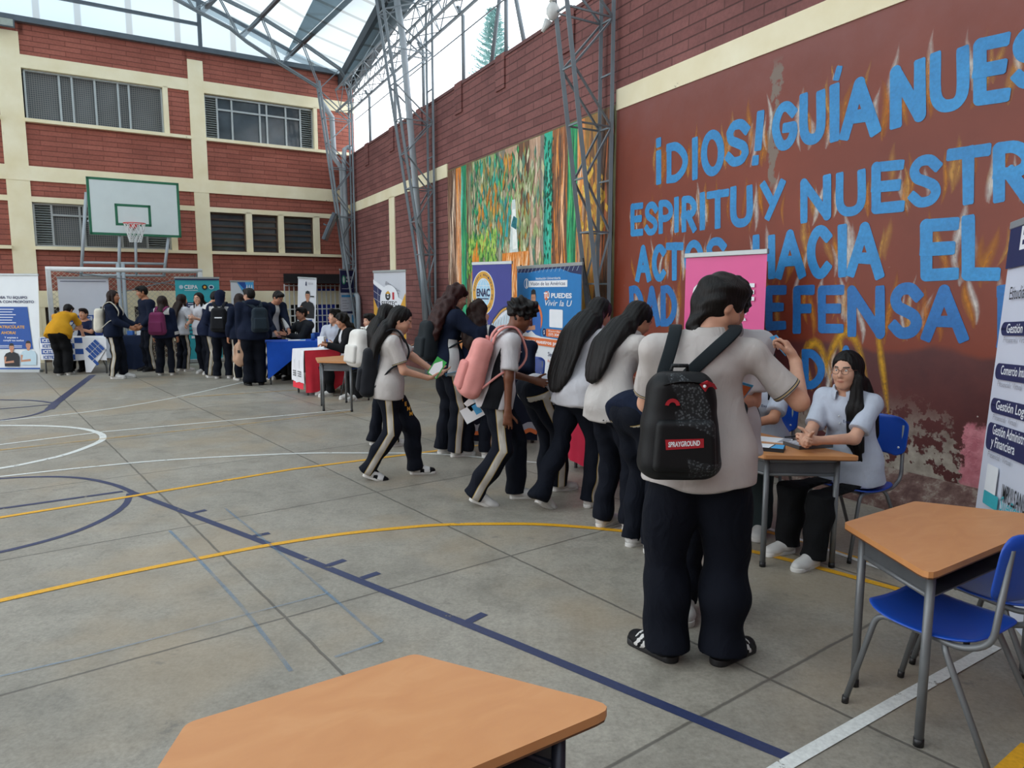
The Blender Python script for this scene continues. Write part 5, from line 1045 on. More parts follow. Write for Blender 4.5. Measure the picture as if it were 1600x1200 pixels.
# ------------------------------------------------------------------ people: smooth bodies grown from blended tapered limbs
V = lambda *a: np.array(a, float)
def nrm(v): return v / (np.linalg.norm(v) + 1e-12)
class Blob:
    """a solid described by blended limbs, meshed on a grid"""
    def __init__(s, k=.03): s.p = []; s.k = k
    def cone(s, a, b, ra, rb, k=None, flat=None, cut=None, op=1):
        """tapered limb; flat = (direction, factor) squeezes it; cut = [(point, normal)] slices its end off"""
        a, b = V(*a), V(*b); m = max(ra, rb); f = 1.0
        s.p.append(('c', np.minimum(a, b) - m, np.maximum(a, b) + m, a, b, ra, rb, s.k if k is None else k, flat, cut or [], op)); return s
    def ball(s, c, r, k=None, op=1, axes=None, cut=None):
        c = V(*c); r = V(*(r if hasattr(r, '__len__') else (r, r, r))); m = r.max()
        s.p.append(('e', c - m, c + m, c, r, axes, 0, s.k if k is None else k, None, cut or [], op)); return s
    def box(s, c, axes, half, r, taper=0, k=None):
        m = float(np.linalg.norm(half)) * (1 + abs(taper)); c = V(*c); s.p.append(('b', c - m, c + m, c, V(*half), np.stack(axes, 1), r, s.k if k is None else k, taper, [], 1)); return s
    def mesh(s, res, cuts=()):
        lo = np.min([q[1] for q in s.p if q[10] > 0], 0) - 2.5 * res - .01; hi = np.max([q[2] for q in s.p if q[10] > 0], 0) + 2.5 * res + .01
        n = np.ceil((hi - lo) / res).astype(int) + 1; D = np.full(tuple(n), .4, np.float32)
        ax = [lo[i] + res * np.arange(n[i]) for i in range(3)]
        for q in s.p:
            k = q[7]; m = k + 2 * res; i0 = np.clip(np.floor((q[1] - m - lo) / res).astype(int), 0, n); i1 = np.clip(np.ceil((q[2] + m - lo) / res).astype(int) + 1, 0, n)
            if (i1 <= i0).any(): continue
            sl = tuple(slice(i0[i], i1[i]) for i in range(3)); X, Y, Z = np.meshgrid(*(ax[i][i0[i]:i1[i]] for i in range(3)), indexing='ij')
            P = np.stack([X, Y, Z], -1).astype(np.float32)
            if q[0] == 'c':
                a, b, ra, rb, fl = q[3], q[4], q[5], q[6], q[8]; v = P - a; ba = b - a; sc = 1.0
                if fl is not None:
                    d, f = nrm(V(*fl[0])), fl[1]; v = v + (v @ d)[..., None] * (d * (1 / f - 1)); ba = ba + d * (ba @ d) * (1 / f - 1); sc = f ** .5
                t = np.clip((v @ ba) / max(ba @ ba, 1e-9), 0, 1); d_ = (np.linalg.norm(v - t[..., None] * ba, axis=-1) - (ra + t * (rb - ra))) * sc
            elif q[0] == 'b':
                v = (P - q[3]) @ q[5]; hx, r = q[4], q[6]; v[..., 0] = v[..., 0] / (1 - q[8] * v[..., 2] / (2 * hx[2])); w_ = np.abs(v) - (hx - r); d_ = np.linalg.norm(np.maximum(w_, 0), axis=-1) + np.minimum(w_.max(-1), 0) - r
            else:
                c, r, A = q[3], q[4], q[5]; v = P - c
                if A is not None: v = v @ np.stack(A, 1)
                k0 = np.linalg.norm(v / r, axis=-1); k1 = np.linalg.norm(v / (r * r), axis=-1) + 1e-6; d_ = k0 * (k0 - 1) / k1
            for p0, nn in q[9]: d_ = np.maximum(d_, (P - V(*p0)) @ nrm(V(*nn)))
            E_ = D[sl]
            if q[10] > 0: h = np.maximum(k - np.abs(E_ - d_), 0) / max(k, 1e-6); D[sl] = np.minimum(E_, d_) - h * h * k / 4
            else: h = np.maximum(k - np.abs(E_ + d_), 0) / max(k, 1e-6); D[sl] = np.maximum(E_, -d_) + h * h * k / 4
        if len(cuts):
            P = np.stack(np.meshgrid(*ax, indexing='ij'), -1)
            for p0, nn in cuts: D = np.maximum(D, (P - V(*p0)) @ nrm(V(*nn)))
        return nets(D, lo, res)
def nets(D, lo, res):
    S = D < 0; c = np.zeros(tuple(v - 1 for v in D.shape), np.int8); O8 = [(i, j, k) for i in (0, 1) for j in (0, 1) for k in (0, 1)]; sh = c.shape
    for o in O8: c += S[o[0]:o[0] + sh[0], o[1]:o[1] + sh[1], o[2]:o[2] + sh[2]]
    idx = np.argwhere((c > 0) & (c < 8)); g = np.stack([D[idx[:, 0] + o[0], idx[:, 1] + o[1], idx[:, 2] + o[2]] for o in O8], 1)
    acc = np.zeros((len(idx), 3)); cnt = np.zeros(len(idx))
    for i, a in enumerate(O8):
        for j, b in enumerate(O8):
            if j > i and sum(abs(a[q] - b[q]) for q in range(3)) == 1:
                m = (g[:, i] < 0) != (g[:, j] < 0); t = np.where(m, g[:, i] / np.where(m, g[:, i] - g[:, j], 1), 0)
                acc += m[:, None] * (np.array(a) + t[:, None] * (np.array(b) - np.array(a))); cnt += m
    v = lo + res * (idx + acc / np.maximum(cnt, 1)[:, None]); vid = np.full(sh, -1, np.int64); vid[tuple(idx.T)] = np.arange(len(idx)); F = []
    for ax in range(3):
        a = [slice(None)] * 3; b = [slice(None)] * 3; a[ax] = slice(0, -1); b[ax] = slice(1, None); A, B = S[tuple(a)], S[tuple(b)]
        e = np.argwhere(A != B); u, w = [(1, 2), (2, 0), (0, 1)][ax]; e = e[(e[:, u] > 0) & (e[:, w] > 0) & (e[:, u] < D.shape[u] - 1) & (e[:, w] < D.shape[w] - 1)]
        q = []
        for du, dw in ((-1, -1), (0, -1), (0, 0), (-1, 0)):
            x = e.copy(); x[:, u] += du; x[:, w] += dw; q.append(vid[tuple(x.T)])
        q = np.stack(q, 1); fl = ~A[tuple(e.T)]; q[fl] = q[fl][:, ::-1]; F.append(q)
    return v, np.concatenate(F)
def put(name, vf, mat, parent, attrs=None, extra=None):
    v, f = vf; me = bpy.data.meshes.new(name); mats = mat if isinstance(mat, (list, tuple)) else [mat]
    nv, nf = len(v), len(f); me.vertices.add(nv); me.vertices.foreach_set('co', np.asarray(v, np.float32).ravel()); me.loops.add(4 * nf); me.loops.foreach_set('vertex_index', np.asarray(f, np.int32).ravel())
    me.polygons.add(nf); me.polygons.foreach_set('loop_start', np.arange(0, 4 * nf, 4, dtype=np.int32)); me.polygons.foreach_set('use_smooth', np.ones(nf, bool))
    for m in mats: me.materials.append(m)
    me.update(calc_edges=True)
    for k, a in (attrs or {}).items(): me.attributes.new(k, 'FLOAT', 'POINT').data.foreach_set('value', np.asarray(a, np.float32))
    me.validate(); return link(name, me, parent)
def relax(v, f, it=1):
    for _ in range(it):
        s = np.zeros_like(v); c = np.zeros(len(v))
        for a in range(4):
            for b in (1, 3): np.add.at(s, f[:, a], v[f[:, (a + b) % 4]]); np.add.at(c, f[:, a], 1)
        v = v * .4 + .6 * s / np.maximum(c, 1)[:, None]
    return v
def vnormals(v, f):
    n = np.cross(v[f[:, 2]] - v[f[:, 0]], v[f[:, 3]] - v[f[:, 1]]); o = np.zeros_like(v)
    for a in range(4): np.add.at(o, f[:, a], n)
    return o / (np.linalg.norm(o, axis=1)[:, None] + 1e-12)
def rumple(v, f, amp, freq, seed, along=None):
    """soft folds: a few crossing waves pushed along the normal"""
    r = np.random.default_rng(seed); n = vnormals(v, f); d = np.zeros(len(v))
    for i in range(7):
        w = r.normal(size=3) * freq * r.uniform(.6, 1.8)
        if along is not None: w = w * .35 + np.asarray(along) * freq * r.choice((-1, 1)) * r.uniform(.8, 2.0)
        d += np.sin(v @ w + r.uniform(0, 6) + 1.3 * np.sin(v @ (r.normal(size=3) * freq * .5)))
    return v + n * (amp * d / 3.0)[:, None]
def segd(v, a, b):
    ba = b - a; t = np.clip((v - a) @ ba / max(ba @ ba, 1e-9), 0, 1); c = a + t[:, None] * ba; return np.linalg.norm(v - c, axis=1), t, c
def ik(a, tgt, l1, l2, hint):
    d = tgt - a; L = np.linalg.norm(d); u = d / (L + 1e-9); L = min(L, (l1 + l2) * .999); L = max(L, abs(l1 - l2) * 1.05)
    x = (l1 * l1 - l2 * l2 + L * L) / (2 * L); h = math.sqrt(max(l1 * l1 - x * x, 0)); p = hint - u * (hint @ u); return a + u * x + nrm(p) * h, a + u * L
# materials worn
def skin_mat(name, c):
    if name in MATS: return MATS[name]
    t = NT(name); n = t.noise(18, 4); c = lin(c); b = t.ramp(n, [(.3, tuple(v * .90 for v in c[:3]) + (1,)), (.7, tuple(min(1, v * 1.08) for v in c[:3]) + (1,))])
    lip = t.n('Attribute', attribute_name='lip').outputs['Fac']; brw = t.n('Attribute', attribute_name='brow').outputs['Fac']
    b = t.mix(t.math('MULTIPLY', t.smooth(lip, .003, -.003), .75), b, tuple(v * k for v, k in zip(c[:3], (.72, .42, .42))) + (1,)); b = t.mix(t.smooth(brw, .0015, -.001), b, (.012, .008, .006, 1))
    t.color(b); t.rough(.52); t.b.inputs['Subsurface Weight'].default_value = .06; t.b.inputs['Subsurface Radius'].default_value = (.012, .005, .003); t.bump(t.noise(160, 2), .06, .002); MATS[name] = t.m; return t.m
def cloth_mat(name, base, second='#e4e2dd', trim=None, w=.0, weave=.22, rough=.85):
    """cloth with a second colour where attribute pat < 0 and a thin trim line along the change"""
    if name in MATS: return MATS[name]
    t = NT(name); a = t.n('Attribute', attribute_name='pat').outputs['Fac']; n = t.noise(6, 4); c = t.mix(t.smooth(a, .0008, -.0008), lin(base), lin(second))
    if trim:
        for lo, col in trim: c = t.mix(t.math('MULTIPLY', t.smooth(a, lo - .001, lo), t.smooth(a, lo + w, lo + w - .001)), c, lin(col))
    c = t.mix(1.0, c, t.ramp(n, [(.3, .90), (.7, 1.06)]), 'MULTIPLY'); t.color(c); t.rough(rough); t.b.inputs['Specular IOR Level'].default_value = .15
    mp = t.n('Mapping'); mp.inputs['Scale'].default_value = (1, 1, .55); t.l(t.obj(), mp.inputs[0]); f = t.n('TexNoise', i_Scale=7.5, i_Detail=3, i_Distortion=1.0); t.l(mp.outputs[0], f.inputs['Vector'])
    t.bump(t.math('ADD', t.math('MULTIPLY', f.outputs['Fac'], 1.0), t.math('MULTIPLY', t.noise(420, 1), .03)), weave * 2.2, .035); MATS[name] = t.m; return t.m
def hair_mat(name, c, rough=.38):
    if name in MATS: return MATS[name]
    t = NT(name); mp = t.n('Mapping'); mp.inputs['Scale'].default_value = (130, 130, 9); t.l(t.obj(), mp.inputs[0]); f = t.n('TexNoise', i_Scale=1.0, i_Detail=3); t.l(mp.outputs[0], f.inputs['Vector']); c = lin(c)
    t.color(t.ramp(f.outputs['Fac'], [(.3, tuple(v * .55 for v in c[:3]) + (1,)), (.7, tuple(v * 1.5 for v in c[:3]) + (1,))])); t.rough(rough + .12); t.b.inputs['Specular IOR Level'].default_value = .22; t.bump(f.outputs['Fac'], .5, .006); MATS[name] = t.m; return t.m
M_eye = pm('eye_white', '#d8d4cf', .2, 0, .02); M_iris = pm('eye_iris', '#20130c', .15)
PANTS = cloth_mat('navy_tracksuit', '#0f131d', '#bfbab0', [(.0005, '#b89a4a')], .004, .28); PANTSB = cloth_mat('plain_black_trousers', '#131416', '#131416', None, 0, .25); PANTSG = cloth_mat('dark_green_trousers', '#2c3638', '#2c3638'); PANTSN = cloth_mat('dark_navy_trousers', '#0b0f19', '#0b0f19', None, 0, .28)
TRIM = [(.008, '#26282a'), (.014, '#b39a5a'), (.019, '#26282a')]
POLO = cloth_mat('grey_white_polo', '#bab5b1', '#b6b1ac', TRIM, .004); POLOD = cloth_mat('warm_grey_polo', '#b9b3af', '#b4aea9', TRIM, .004); POLOB = cloth_mat('white_polo_black_side', '#c0bdbf', '#121317', None, 0); POLOP = cloth_mat('pale_blue_polo', '#b7bdca', '#b7bdca'); WHITE = cloth_mat('white_shirt', '#c4c4c9', '#c4c4c9', TRIM, .004)
JNAVY = cloth_mat('navy_jacket', '#141c2f', '#141c2f'); JMIX = cloth_mat('navy_jacket_white_panels', '#141c2f', '#bdbcba', [(.0, '#15171c')], .006); JYOKE = cloth_mat('navy_jacket_white_shoulders', '#151d33', '#c6c4c1', [(.0, '#16181d')], .004); JBLACK = cloth_mat('black_jacket', '#17181b', '#d0d2d6'); YELLOW = cloth_mat('mustard_shirt', '#c58f22', '#c58f22'); TEE = cloth_mat('navy_tee', '#1c2440', '#1c2440')
JDARK = cloth_mat('charcoal_jacket', '#22252a', '#22252a', None, 0, .3, .7)
SHOEW = cloth_mat('white_trainer', '#c3c1bd', '#c3c1bd', None, 0, .08, .5); SHOEBW = cloth_mat('black_white_trainer', '#c6c5c2', '#101114', None, 0, .08, .45); SHOEB = cloth_mat('black_shoe', '#141416', '#141416', None, 0, .05, .4); SOLEW = pm('white_rubber', '#cfcdc8', .6); SOLEB = pm('black_rubber', '#161618', .6)
H_black = hair_mat('black_hair', '#0f0c0b'); H_brown = hair_mat('dark_brown_hair', '#20120e'); H_red = hair_mat('reddish_brown_hair', '#2f1613'); H_wavy = hair_mat('brown_wavy_hair', '#251510', .5)
SK = {'tan': skin_mat('tan_skin', '#b98264'), 'light': skin_mat('light_skin', '#c9987e'), 'dark': skin_mat('dark_skin', '#6d4029'), 'mid': skin_mat('brown_skin', '#a56f50')}
M_lens = None
def hand_blob(B, W, d, pal, side, k, curl=.35, spread=.12, thumb=.6, rmin=0, grip=None):
    """palm, four unequal bent fingers and a thumb; d finger direction, pal palm normal, side +1 right hand"""
    d = nrm(d); pal = nrm(pal - d * (pal @ d)); lat = np.cross(pal, d) * side * -1          # towards the thumb
    kn = W + d * .085 * k
    B.cone(W - d * .01 * k, W + d * .03 * k, .026 * k, .030 * k, .02, (pal, .72)); B.cone(W + d * .03 * k - lat * .014 * k, kn - lat * .022 * k, .021 * k, .015 * k, .012, (pal, .75)); B.cone(W + d * .03 * k + lat * .014 * k, kn + lat * .020 * k, .021 * k, .015 * k, .012, (pal, .75)); B.cone(W + d * .03 * k, kn, .021 * k, .016 * k, .012, (pal, .8))
    for i, (o, L, r) in enumerate(((.030, .072, .0088), (.0105, .080, .0090), (-.0095, .074, .0086), (-.028, .058, .0078))):
        c = curl[i] if hasattr(curl, '__len__') else curl * (1 + .12 * i); p = kn + lat * o * k - d * (.004 * i if i else .003) * k; a = c * .55; r = max(r * k, rmin); dd = nrm(d + lat * (1.2 - i) * spread * .5)
        for s_, (f, ca) in enumerate(((.42, .9), (.32, 1.15), (.26, .8))):
            e = dd * math.cos(a) + pal * math.sin(a); q = p + e * L * f * k; B.cone(p, q, r * (1 - .06 * s_), r * (.94 - .07 * s_), .005); p = q; a += c * ca
    p = W + d * .022 * k + lat * .022 * k; e = nrm(d * .75 + lat * (1.0 - thumb * .5) + pal * thumb * .55); r = max(.0115 * k, rmin)
    for f, tw in ((.038, 0), (.031, .35), (.024, .3)):
        q = p + e * f * k; B.cone(p, q, r, r * .92, .007); r *= .93; p = q; e = nrm(e + d * tw * .8 + pal * tw * .3 - lat * tw * .5)
def shoe(root, F, yaw, pitch, k, kind):
    """one shoe: F = heel-centre on the ground; upper with its sole below"""
    cy, sy, cp, sp = math.cos(yaw), math.sin(yaw), math.cos(pitch), math.sin(pitch); fy = V(-sy * cp, cy * cp, sp); rt = V(cy, sy, 0); upv = np.cross(rt, fy)
    up, so, pat = {'white': (SHOEW, SOLEW, None), 'bw': (SHOEBW, SOLEW, 'bw'), 'stripe': (SHOEBW, SOLEB, 'stripe'), 'wstripe': (SHOEBW, SOLEW, 'wstripe'), 'black': (SHOEB, SOLEB, None)}[kind]
    B = Blob(.03); B.cone((0, -.005, .048), (0, .03, .052), .040, .042, .03); B.cone((0, .02, .045), (0, .165, .030), .040, .038, .04, ((0, 0, 1), .85)); B.cone((.012, .12, .03), (-.012, .12, .03), .036, .036, .03, ((0, 0, 1), .8)); B.cone((0, .0, .06), (0, .0, .105), .040, .043, .03, None, [((0, 0, .10), (0, -.1, 1))]); B.cone((0, .03, .07), (0, .10, .052), .028, .022, .03)
    v, f = B.mesh(.008, [((0, 0, .016), (0, 0, -1))]); R3 = np.stack([rt, fy, upv]); A = np.full(len(v), .1)
    if pat in ('stripe', 'wstripe'): q = (v[:, 1] - .055 + .6 * (v[:, 2] - .05)) % .034; A = np.where((np.abs(v[:, 1] - .09) < .05) & (v[:, 2] < .075), np.where(q < .015, -1, 1), -1.0 if pat == 'stripe' else 1.0)
    if pat == 'bw': A = np.where((v[:, 1] > .145) | ((v[:, 1] < .02) & (v[:, 2] > .05)) | ((np.abs(v[:, 1] - .07) < .018) & (v[:, 2] < .06)) | (v[:, 2] > .085), -1, 1)
    o = put('shoe', (V(*F) + (v * k) @ R3, f), up, root, {'pat': A})
    B = Blob(.0); n = 20; out = [(.040 * math.cos(a) + (.003 if math.sin(a) > 0 else 0) * math.cos(a), -.012 + .040 * math.sin(a) + (.165 + .012 if math.sin(a) > 0 else 0), 0) for a in np.linspace(0, 2 * PI, n, endpoint=False)]
    rings = [[tuple(V(*F) + (V(x * s_, y, z) * k) @ R3) for x, y, _ in out] for z, s_ in ((0, .94), (.006, 1), (.024, 1), (.028, .95))]; MB().loft(rings, 0, None, True, True).build('sole', so, o)
    if kind != 'black':
        L = MB()
        for i in range(4): y = .055 + .018 * i; z = .083 - .009 * i; L.tube([V(*F) + (V(x, y, z + .004 - abs(x) * .25) * k) @ R3 for x in (-.022, 0, .022)], .0028, 5)
        L.build('laces', so if kind != 'stripe' else SOLEW, o)
    return o
NP = [0]
def person(label, loc, yaw, hgt=1.66, sex='f', skin='tan', lean=(2, 4), side=0, twist=0, head=(0, 0, 0), hips=None, feet=None, hands=None, hint=None, palm=None, curl=.4, fdir=None, top=('polo', POLO), pants=PANTS, loose=1.0, hair=('long', .45), hairm=None, shoes='white', glasses=False, res=.010, seat=None, wide=1.0, group=None, hem=-.09, thumb=.6, mask=None):
    """label and place, then the pose in the person's own frame: x right, y ahead, z up. lean = forward bend of pelvis and chest in degrees,
    head = (pitch down, turn left, tilt) in degrees, feet = ((x, y, z, turn, pitch) left, right), hands = target points left, right"""
    NP[0] += 1; seed = NP[0]; k = hgt / 1.70; root = thing('person', label, 'person', yawm((loc[0], loc[1], 0), yaw), group); hairm = hairm or H_black; ra = math.radians
    up = V(0, 0, 1); fem = sex == 'f'; info = {'root': root, 'k': k}
    if hips is None: hips = (0, 0, .915)
    P0 = V(*hips) * V(1, 1, k) if seat is None else V(hips[0], hips[1], seat + .10 * k)
    def fr(a, tw, sd=0):
        r = V(math.cos(ra(tw)), math.sin(ra(tw)), 0); fh = V(-math.sin(ra(tw)), math.cos(ra(tw)), 0); s_ = up * math.cos(ra(a)) + fh * math.sin(ra(a)) + r * math.sin(ra(sd)); s_ = nrm(s_); f = nrm(np.cross(s_, r)); return np.cross(f, s_), f, s_
    r1, f1, s1 = fr(lean[0], twist * .25, side * .5); r2, f2, s2 = fr(lean[1], twist, side); rm, fm, sm_ = fr((lean[0] + lean[1]) / 2, twist * .6, side)
    P1 = P0 + s1 * .13 * k; P2 = P1 + nrm(sm_) * .20 * k; P3 = P2 + s2 * .185 * k; SW = (.160 if fem else .180) * k * wide; w = wide
    sh = [P2 + s2 * .125 * k - r2 * SW, P2 + s2 * .125 * k + r2 * SW]; hp = [P0 - r1 * .088 * k, P0 + r1 * .088 * k]
    hy, hpi, hro = ra(head[1]), ra(head[0]), ra(head[2]); hf = V(-math.sin(hy) * math.cos(hpi), math.cos(hy) * math.cos(hpi), -math.sin(hpi)); hr = V(math.cos(hy), math.sin(hy), 0); hr = nrm(hr * math.cos(hro) + np.cross(hf, hr) * math.sin(hro)); hu = np.cross(hr, hf)
    nd = nrm(s2 * .9 + hu * .5 + hf * .18); HC = P3 + nd * .07 * k + hu * .085 * k + hf * .022 * k; hk = k * (.98 if hgt > 1.6 else 1.02); HA = np.stack([hr, hf, hu]); HP = lambda x, y, z: HC + (V(x, y, z) * hk) @ HA
    # legs
    if feet is None: feet = ((-.10, .0, 0, 8, 0), (.10, .0, 0, -8, 0))
    TH, SHK = .425 * k, .415 * k; kn, an = [], []
    for i in (0, 1):
        fx, fy_, fz, ft, fp = (list(feet[i]) + [0, 0, 0])[:5]; a = ra(ft); fwd = V(-math.sin(a), math.cos(a), 0); A = V(fx, fy_, fz) + V(0, 0, .085 * k) + fwd * math.sin(ra(-fp)) * .06
        K_, A2 = ik(hp[i], A, TH, SHK, nrm(fwd * .8 + f1 * .5 + up * (.6 if seat is not None else 0))); kn.append(K_); an.append(A2)
        heel = A2 - up * .085 * k - fwd * .0; shoe(root, heel + fwd * .0, a, ra(fp), k * (1.0 if fem else 1.08), shoes)
    L = 1.0 * loose; B = Blob(.05); back = -f1
    B.cone(hp[0], hp[1], .098 * k * w, .098 * k * w, .06); B.cone(P0 + s1 * .02 * k, P1 + s1 * .0, .138 * k * w, .118 * k * w, .06, (f1, .68))
    for i, sg in ((0, -1), (1, 1)):
        B.ball(P0 + r1 * sg * .070 * k + back * .055 * k - s1 * .03 * k, (.095 if fem else .088) * k * w, .05)
        B.cone(hp[i], kn[i], .098 * k * w * (.5 + .5 * L), .074 * k * L, .05); t = nrm(an[i] - kn[i]); e = an[i] + t * .035 * k
        B.cone(kn[i], e, .072 * k * L, .074 * k * L, .035, None, [(e, t)])
        if fem: B.cone(kn[i] + t * .1 * k, kn[i] + t * .28 * k, .064 * k * L, .066 * k * L, .03)
    v, f = B.mesh(res, [(P0 + s1 * ((hem + .014) if hem <= 0 else .12) * k, s1)]); v = relax(v, f, 1); v = rumple(v, f, .0095 * min(L + .2, 1.15), 14, seed, (0, 0, 1.0)); pat = np.full(len(v), .2); best = np.full(len(v), 9.)
    for i, sg in ((0, -1), (1, 1)):
        for a, b, (fx) in ((hp[i] + s1 * .12 * k, hp[i], 0), (hp[i], kn[i], 0), (kn[i], an[i] - up * .05, 0)):
            d, t, c = segd(v, a, b); ax = nrm(b - a); a_ = ra(feet[i][3] if len(feet[i]) > 3 else 0); fw = V(-math.sin(a_), math.cos(a_), 0) if a is not hp[i] + 0 else f1; fw = nrm(fw * .5 + f1 * .5 + (up * .8 if seat is not None else 0)); fb = nrm(fw - ax * (fw @ ax)); lat = np.cross(ax, fb); lat = lat * np.sign(lat @ (r1 * sg) or 1)
            q = v - c; val = np.where(q @ lat > 0, np.abs(q @ fb + .004) - .027 * k, .1); m = d < best; pat = np.where(m, val, pat); best = np.minimum(d, best)
    put('trousers', (v, f), pants, root, {'pat': pat})
    # arms
    UA, FA = .285 * k, .250 * k; el, wr = [], []
    for i, sg in ((0, -1), (1, 1)):
        T = V(*hands[i]) if hands and hands[i] is not None else sh[i] + r2 * sg * .08 * k - up * .50 * k + f2 * .06 * k
        h = V(*hint[i]) if hint and hint[i] is not None else r2 * sg * .5 - f2 * .9 - up * .4; E_, W_ = ik(sh[i], T, UA, FA, h); el.append(E_); wr.append(W_)
    # body: head, neck, trunk, arms and hands as one surface
    B = Blob(.03); kk = hk
    e3 = [hr, hf, hu]; B.ball(HP(0, -.012, .030), V(.077, .094, .088) * kk, .03, 1, e3); B.ball(HP(0, .020, -.030), V(.062, .070, .084) * kk, .035, 1, e3); B.cone(HP(0, .035, -.080), HP(0, .058, -.095), .036 * kk, .022 * kk, .03)
    B.cone(HP(-.050, .012, -.055), HP(-.02, .05, -.088), .022 * kk, .02 * kk, .03); B.cone(HP(.050, .012, -.055), HP(.02, .05, -.088), .022 * kk, .02 * kk, .03)
    B.cone(HP(-.034, .077, .030), HP(.034, .077, .030), .010 * kk, .010 * kk, .015)
    for sg in (-1, 1): B.ball(HP(sg * .030, .0905, .0115), V(.0165, .0125, .0085) * kk, .006, -1, e3); B.ball(HP(sg * .036, .060, -.028), .026 * kk, .025); B.ball(HP(sg * .076, -.010, -.005), V(.011, .020, .032) * kk, .008, 1, e3)
    B.cone(HP(0, .084, .016), HP(0, .106, -.022), .0075 * kk, .011 * kk, .012); B.ball(HP(0, .104, -.026), .0115 * kk, .008); B.ball(HP(.012, .094, -.028), .0085 * kk, .006); B.ball(HP(-.012, .094, -.028), .0085 * kk, .006); B.ball(HP(0, .083, -.056), V(.024, .012, .007) * kk, .006, 1, e3); B.ball(HP(0, .081, -.067), V(.021, .012, .007) * kk, .006, 1, e3)
    B.cone(HP(0, -.018, -.055), P3 - s2 * .02 * k, .050 * k, .054 * k, .03); B.cone(P3 - s2 * .01 * k, sh[0] + s2 * .01 * k, .046 * k, .045 * k, .05); B.cone(P3 - s2 * .01 * k, sh[1] + s2 * .01 * k, .046 * k, .045 * k, .05)
    B.cone(P2 + s2 * .06 * k, P1, .125 * k * w, .11 * k * w, .05, (f2, .66)); B.cone(P1, P0, .10 * k * w, .10 * k * w, .05, (f1, .7))
    for i, sg in ((0, -1), (1, 1)):
        B.cone(sh[i], el[i], .046 * k, .038 * k, .03); B.cone(el[i], wr[i], .037 * k, .0255 * k, .02); fd = nrm(wr[i] - el[i]) if not (fdir and fdir[i] is not None) else nrm(V(*fdir[i])); pl = V(*palm[i]) if palm and palm[i] is not None else (r2 * -sg + f2 * .2)
        hand_blob(B, wr[i] + fd * .012 * k, fd, pl, sg, k, (curl[i] if isinstance(curl, (list, tuple)) else curl), .12, thumb, .75 * res)
    body_res = min(res, .0085); v, f = B.mesh(body_res); v = relax(v, f, 1) * .5 + v * .5
    q = ((v - HC) @ HA.T) / hk; lip = np.minimum(np.sqrt((q[:, 0] / 1.3) ** 2 + ((q[:, 2] + .0615) / .55) ** 2) - .017, 9); lip = np.where(q[:, 1] > .06, lip, .1)
    bx = np.abs(np.abs(q[:, 0]) - .032); brw = np.where(q[:, 1] > .05, np.maximum(bx - .018, np.abs(q[:, 2] - .034 + .15 * bx) - .0042), .1)
    bd = put('body', (v, f), SK[skin], root, {'lip': lip, 'brow': brw})
    ey = MB()
    for sg in (-1, 1): ey.sphere(HP(sg * .030, .0755, .0115), .0108 * kk, 12, 0); ey.sphere(HP(sg * .030, .0808, .0110), .0062 * kk, 10, 1)
    ey.build('eyes', [M_eye, M_iris], bd); info.update(HP=HP, HA=HA, wr=wr, el=el, sh=sh, P=(P0, P1, P2, P3), fr2=(r2, f2, s2), fr1=(r1, f1, s1), fd=fd, kn=kn, an=an)
    # top
    kind, tm = top[0], top[1]; th = .021 if kind in ('polo', 'tee') else .030; th *= (.6 + .4 * loose); B = Blob(.05); wc = (.128 if fem else .138) * k * w
    B.cone(P2 + s2 * .05 * k, P1, wc + th * k, (.118 if fem else .128) * k * w + th * k, .06, (f2, .70)); hemP = P0 + s1 * hem * k; B.cone(P1, hemP, (.122) * k * w + th * k, .148 * k * w + th * k, .06, (f1, .74), [(hemP, -s1)]); B.cone(hp[0] + s1 * .05 * k, hp[1] + s1 * .05 * k, .106 * k * w * (.7 + .3 * L) + th * k, .106 * k * w * (.7 + .3 * L) + th * k, .06, None, [(hemP, -s1)]); B.cone(hp[0] + s1 * (hem + .0) * k, hp[1] + s1 * (hem + .0) * k, .112 * k * w * (.7 + .3 * L) + th * k, .112 * k * w * (.7 + .3 * L) + th * k, .05, None, [(hemP, -s1)]); B.ball(P0 - f1 * .06 * k, .105 * k * w + th * k, .05, 1, None, [(hemP, -s1)]); B.ball(P2 + s2 * .07 * k, V(wc + .01, .10 * k + th, .10 * k), .05, 1, [r2, f2, s2])
    if fem:
        for sg in (-1, 1): B.ball(P2 + r2 * sg * .062 * k + f2 * .075 * k + s2 * .005 * k, .058 * k, .04)
    for i in (0, 1): B.cone(P3 - s2 * .035 * k, sh[i] + s2 * .004 * k, .052 * k, .046 * k + th * k, .05)
    cuffs = []
    for i in (0, 1):
        if kind in ('polo', 'tee'): e = sh[i] + (el[i] - sh[i]) * .78; d_ = nrm(el[i] - sh[i]); B.cone(sh[i], e, .045 * k + th * k * .7, .049 * k + th * k * .8, .03, None, [(e, d_)]); cuffs.append((sh[i], e, d_))
        else:
            d_ = nrm(wr[i] - el[i]); e = wr[i] - d_ * .0; B.cone(sh[i], el[i], .048 * k + th * k, .046 * k + th * k * .8, .03); B.cone(el[i], e, .046 * k + th * k * .8, .038 * k + th * k * .35, .02, None, [(e, d_)]); cuffs.append((el[i], e, d_))
    if 'hood' in top[2:]: B.cone(P3 - f2 * .07 * k - r2 * .07 * k, P3 - f2 * .07 * k + r2 * .07 * k, .055 * k, .055 * k, .04); B.cone(P3 - f2 * .075 * k - s2 * .07 * k, P3 - f2 * .075 * k, .05 * k, .07 * k, .04, (f2, .6))
    if 'hoodup' in top[2:]: B.ball(HP(0, -.035, .02), V(.105, .105, .125) * kk, .03, 1, e3); B.cone(HP(0, -.06, -.05), P3 - f2 * .03 * k, .085 * k, .09 * k, .04)
